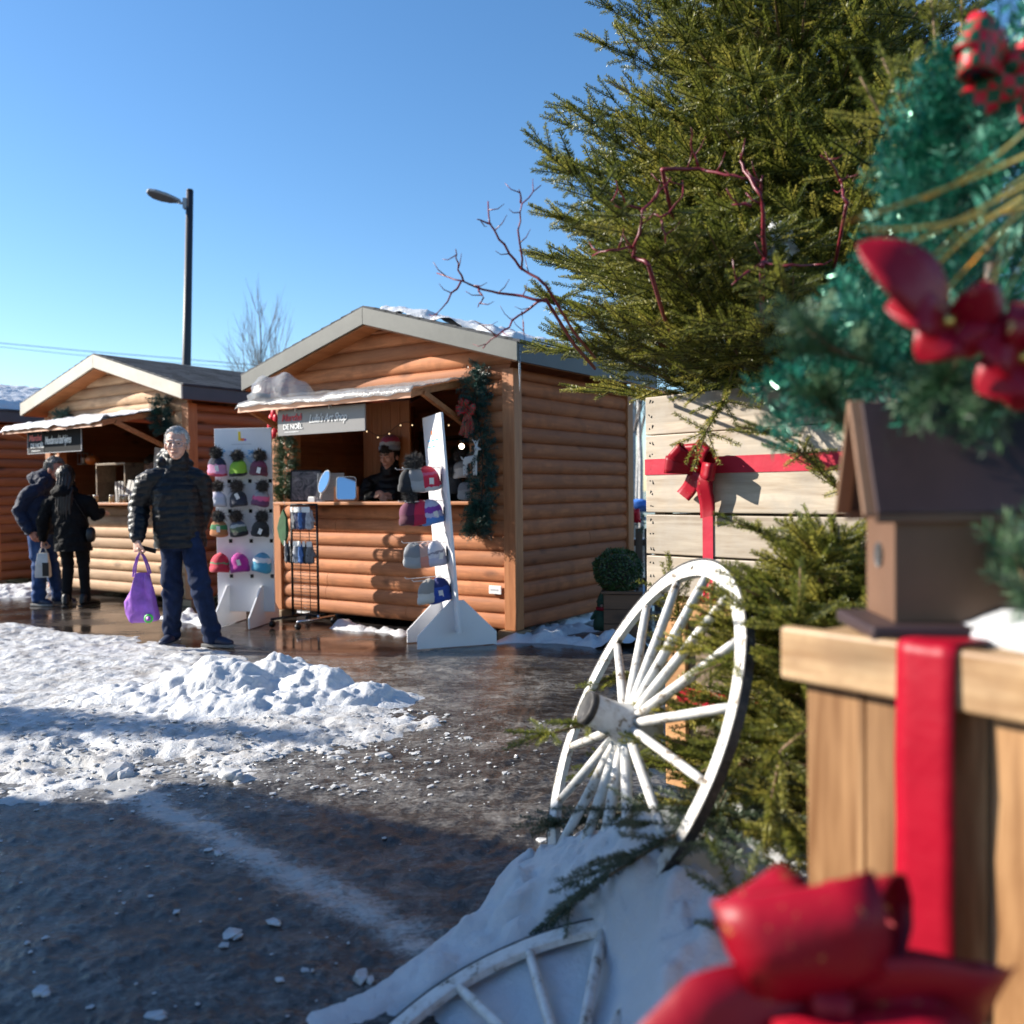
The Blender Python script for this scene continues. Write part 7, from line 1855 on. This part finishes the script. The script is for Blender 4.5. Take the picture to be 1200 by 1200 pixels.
big_loop((-.01, 0, .005), (-.22, .15, .95), (1, -.1, .22), .098, (-.1, -.85, .3), .150)
big_loop((.02, 0, .0), (.05, -.35, -.93), (1, -.05, .05), .17, (0, -.85, .45), .21)
big_loop((0, .02, 0), (.88, .25, -.25), (.35, -.3, .9), .19, (.1, -.8, .3), .12)
big_loop((0, .03, 0), (-.45, .75, .45), (.8, .4, .3), .11, (0, -.3, .9), .08)
big_loop((.02, .03, 0), (.55, .7, .45), (.7, -.6, .3), .12, (-.3, -.2, .9), .08)
for (d, s_, l, w0) in (((-.90, -.10, -.45), (.45, -.25, -.85), .28, .15), ((-.35, -.75, -.6), (.9, -.2, .2), .20, .07), ((.75, -.3, -.6), (.6, .1, .75), .24, .12)):
    d = nv(d); pts = [d * l * k / 10 + Vector((0, -.02 * math.sin(k * .3), .02 * math.sin(k * .55))) for k in range(11)]; mb = MB(); mb.strip(pts, Vector(s_), [w0 * (.45 + .55 * min(1, k / 4)) for k in range(11)], .0012); mb.build("bow_tail", "bow_red", bb)
mb = MB(); mb.ball((.0, .0, .0), (.028, .03, .024), 14, 10, fn=lambda q: 1 + .12 * math.sin(q.x * 8)); mb.build("knot", "bow_red", bb)

# ------------------------------------------------------------------ things behind, between the near hut and the gift crate
tpz = ground(733, 749)
tp_ = thing("planter", "square dark wooden planter beside the near hut's back corner", "planter", (tpz.x - .005, tpz.y + .15, 0), R(-8))
mb = MB()
for k in range(3):
    z = .062 + .122 * k
    for (c_, s_) in (((0, -.14, z), (.30, .02, .118)), ((0, .14, z), (.30, .02, .118)), ((-.14, 0, z), (.02, .26, .118)), ((.14, 0, z), (.02, .26, .118))): mb.box(c_, s_)
mb.build("boards", "planter_wood", tp_, bevel=.003); mb = MB(); mb.box((0, 0, .345), (.25, .25, .02)); mb.build("soil", "bark", tp_)
mb = MB()
for (c_, s_) in (((0, -.15, .382), (.34, .035, .022)), ((0, .15, .382), (.34, .035, .022)), ((-.15, 0, .382), (.035, .265, .022)), ((.15, 0, .382), (.035, .265, .022))): mb.box(c_, s_)
mb.build("rim", "planter_wood", tp_, bevel=.003)
tb = thing("box_ball", "round clipped box shrub in the square planter", "shrub", (tpz.x - .04, tpz.y + .16, .36)); RL = np.random.default_rng(81)
n = 5200; d = RL.normal(size=(n, 3)); d /= np.linalg.norm(d, axis=1)[:, None]; rr = .205 * RL.uniform(.72, 1.03, n) ** .5 * (1 + .04 * np.sin(d[:, 0] * 7 + d[:, 2] * 5)); P = d * rr[:, None] * np.array([1, 1, .9]) + np.array([0, 0, .19])
t1 = RL.normal(size=(n, 3)) + d * .6; t1 /= np.linalg.norm(t1, axis=1)[:, None]; t2 = np.cross(t1, RL.normal(size=(n, 3))); t2 /= np.linalg.norm(t2, axis=1)[:, None]
V = np.stack([P, P + t1 * .010 + t2 * .006, P + t1 * .021, P + t1 * .010 - t2 * .006], 1).reshape(-1, 3); F = np.arange(n * 4).reshape(-1, 4)
mkobj("leaves", arrmesh("leaves", V, F), "leaf_box", tb); mb = MB(); mb.ball((0, 0, .19), (.155, .155, .14), 16, 12); mb.build("twigs", "pompom_dark", tb); mb = MB(); mb.tube([(0, 0, 0), (0, 0, .15)], .016, 8); mb.build("stem", "bark", tb)
gn = ground(706, 742)
gm_ = thing("garden_figure", "small green elf figure with red scarf beside the planter", "figure", (gn.x, gn.y, .03), R(-10))
mb = MB(); mb.lathe([(.02, 0), (.075, .0), (.08, .05), (.065, .12), (.04, .17), (.03, .18)], 18); mb.ball((0, 0, .215), (.045, .045, .048), 14, 10); mb.build("body", "gnome_green", gm_)
mb = MB(); mb.lathe([(.02, .235), (.052, .235), (.045, .25), (.025, .30), (.008, .335), (.002, .34)], 16); mb.build("cap", "gnome_green", gm_); mb = MB(); mb.lathe([(.036, .165), (.055, .17), (.055, .195), (.036, .20)], 16); mb.build("scarf", "ribbon_red", gm_); mb = MB(); mb.ball((0, -.046, .21), (.012, .012, .012), 8, 6); mb.build("nose", "skin_fair", gm_)
for s_ in (-1, 1): mb = MB(); mb.limb([(.05 * s_, 0, .15), (.085 * s_, -.03, .10)], [.02, .016], 8); mb.build("arm", "gnome_green", gm_)
fx = at(733, 600, 9.9)
fn_ = thing("picket_fence", "brown picket fence between the near hut and the gift crate", "fence", (fx.x - .10, 9.95, 0), R(-4)); mb = MB()
for k in range(16): mb.box((.05 + k * .10, 0, .41), (.078, .02, .78))
mb.build("pickets", "fence_wood", fn_, bevel=.003); mb = MB()
for z in (.22, .64): mb.box((.8, .025, z), (1.64, .03, .07))
mb.build("rails", "fence_wood", fn_, bevel=.003); mb = MB()
for x in (0, 1.6): mb.box((x, .06, .45), (.09, .09, .9))
mb.build("posts", "fence_wood", fn_, bevel=.003)
fb = thing("fence_bow", "dark red bow with greenery on the picket fence by the hut corner", "bow", at(731, 606, 9.72)); bow(fb, (0, 0, 0), (1, 0, 0), (0, 0, 1), (0, -1, 0), .17, .15, "bow_plain", angs=(.1, 3.0, .8), tails=((-1.2, .8), (-2.0, .8)))
RG = np.random.default_rng(91); garland(fb, [(-.2, .02, -.02), (0, .02, .0), (.25, .02, -.08)], .08, 70, "pine_artificial", RG)
tx = at(745, 582, 14)
tq = thing("tarp_bundle", "blue tarpaulin bundle on a white frame in the gap behind the fence", "tarp", (tx.x, 14, 0)); mb = MB(); mb.ball((.05, 0, .98), (.16, .12, .10), 20, 12, fn=lambda q: 1 + .2 * float(fbm(np.array(q.x * 3), np.array(q.y * 3), np.array(q.z * 3), oct=3))); mb.build("tarp", "tarp_blue", tq)
mb = MB(); mb.bar((-.5, 0, 1.0), (.6, 0, .62), .06, .06); mb.bar((-.4, .05, 0), (-.4, .05, .92), .05, .05); mb.bar((.5, .05, 0), (.5, .05, .92), .05, .05); mb.bar((-.55, .05, .9), (.65, .05, .9), .05, .06); mb.bar((-.5, .05, .45), (.6, .05, .45), .05, .05); mb.build("frame", "metal_white", tq)
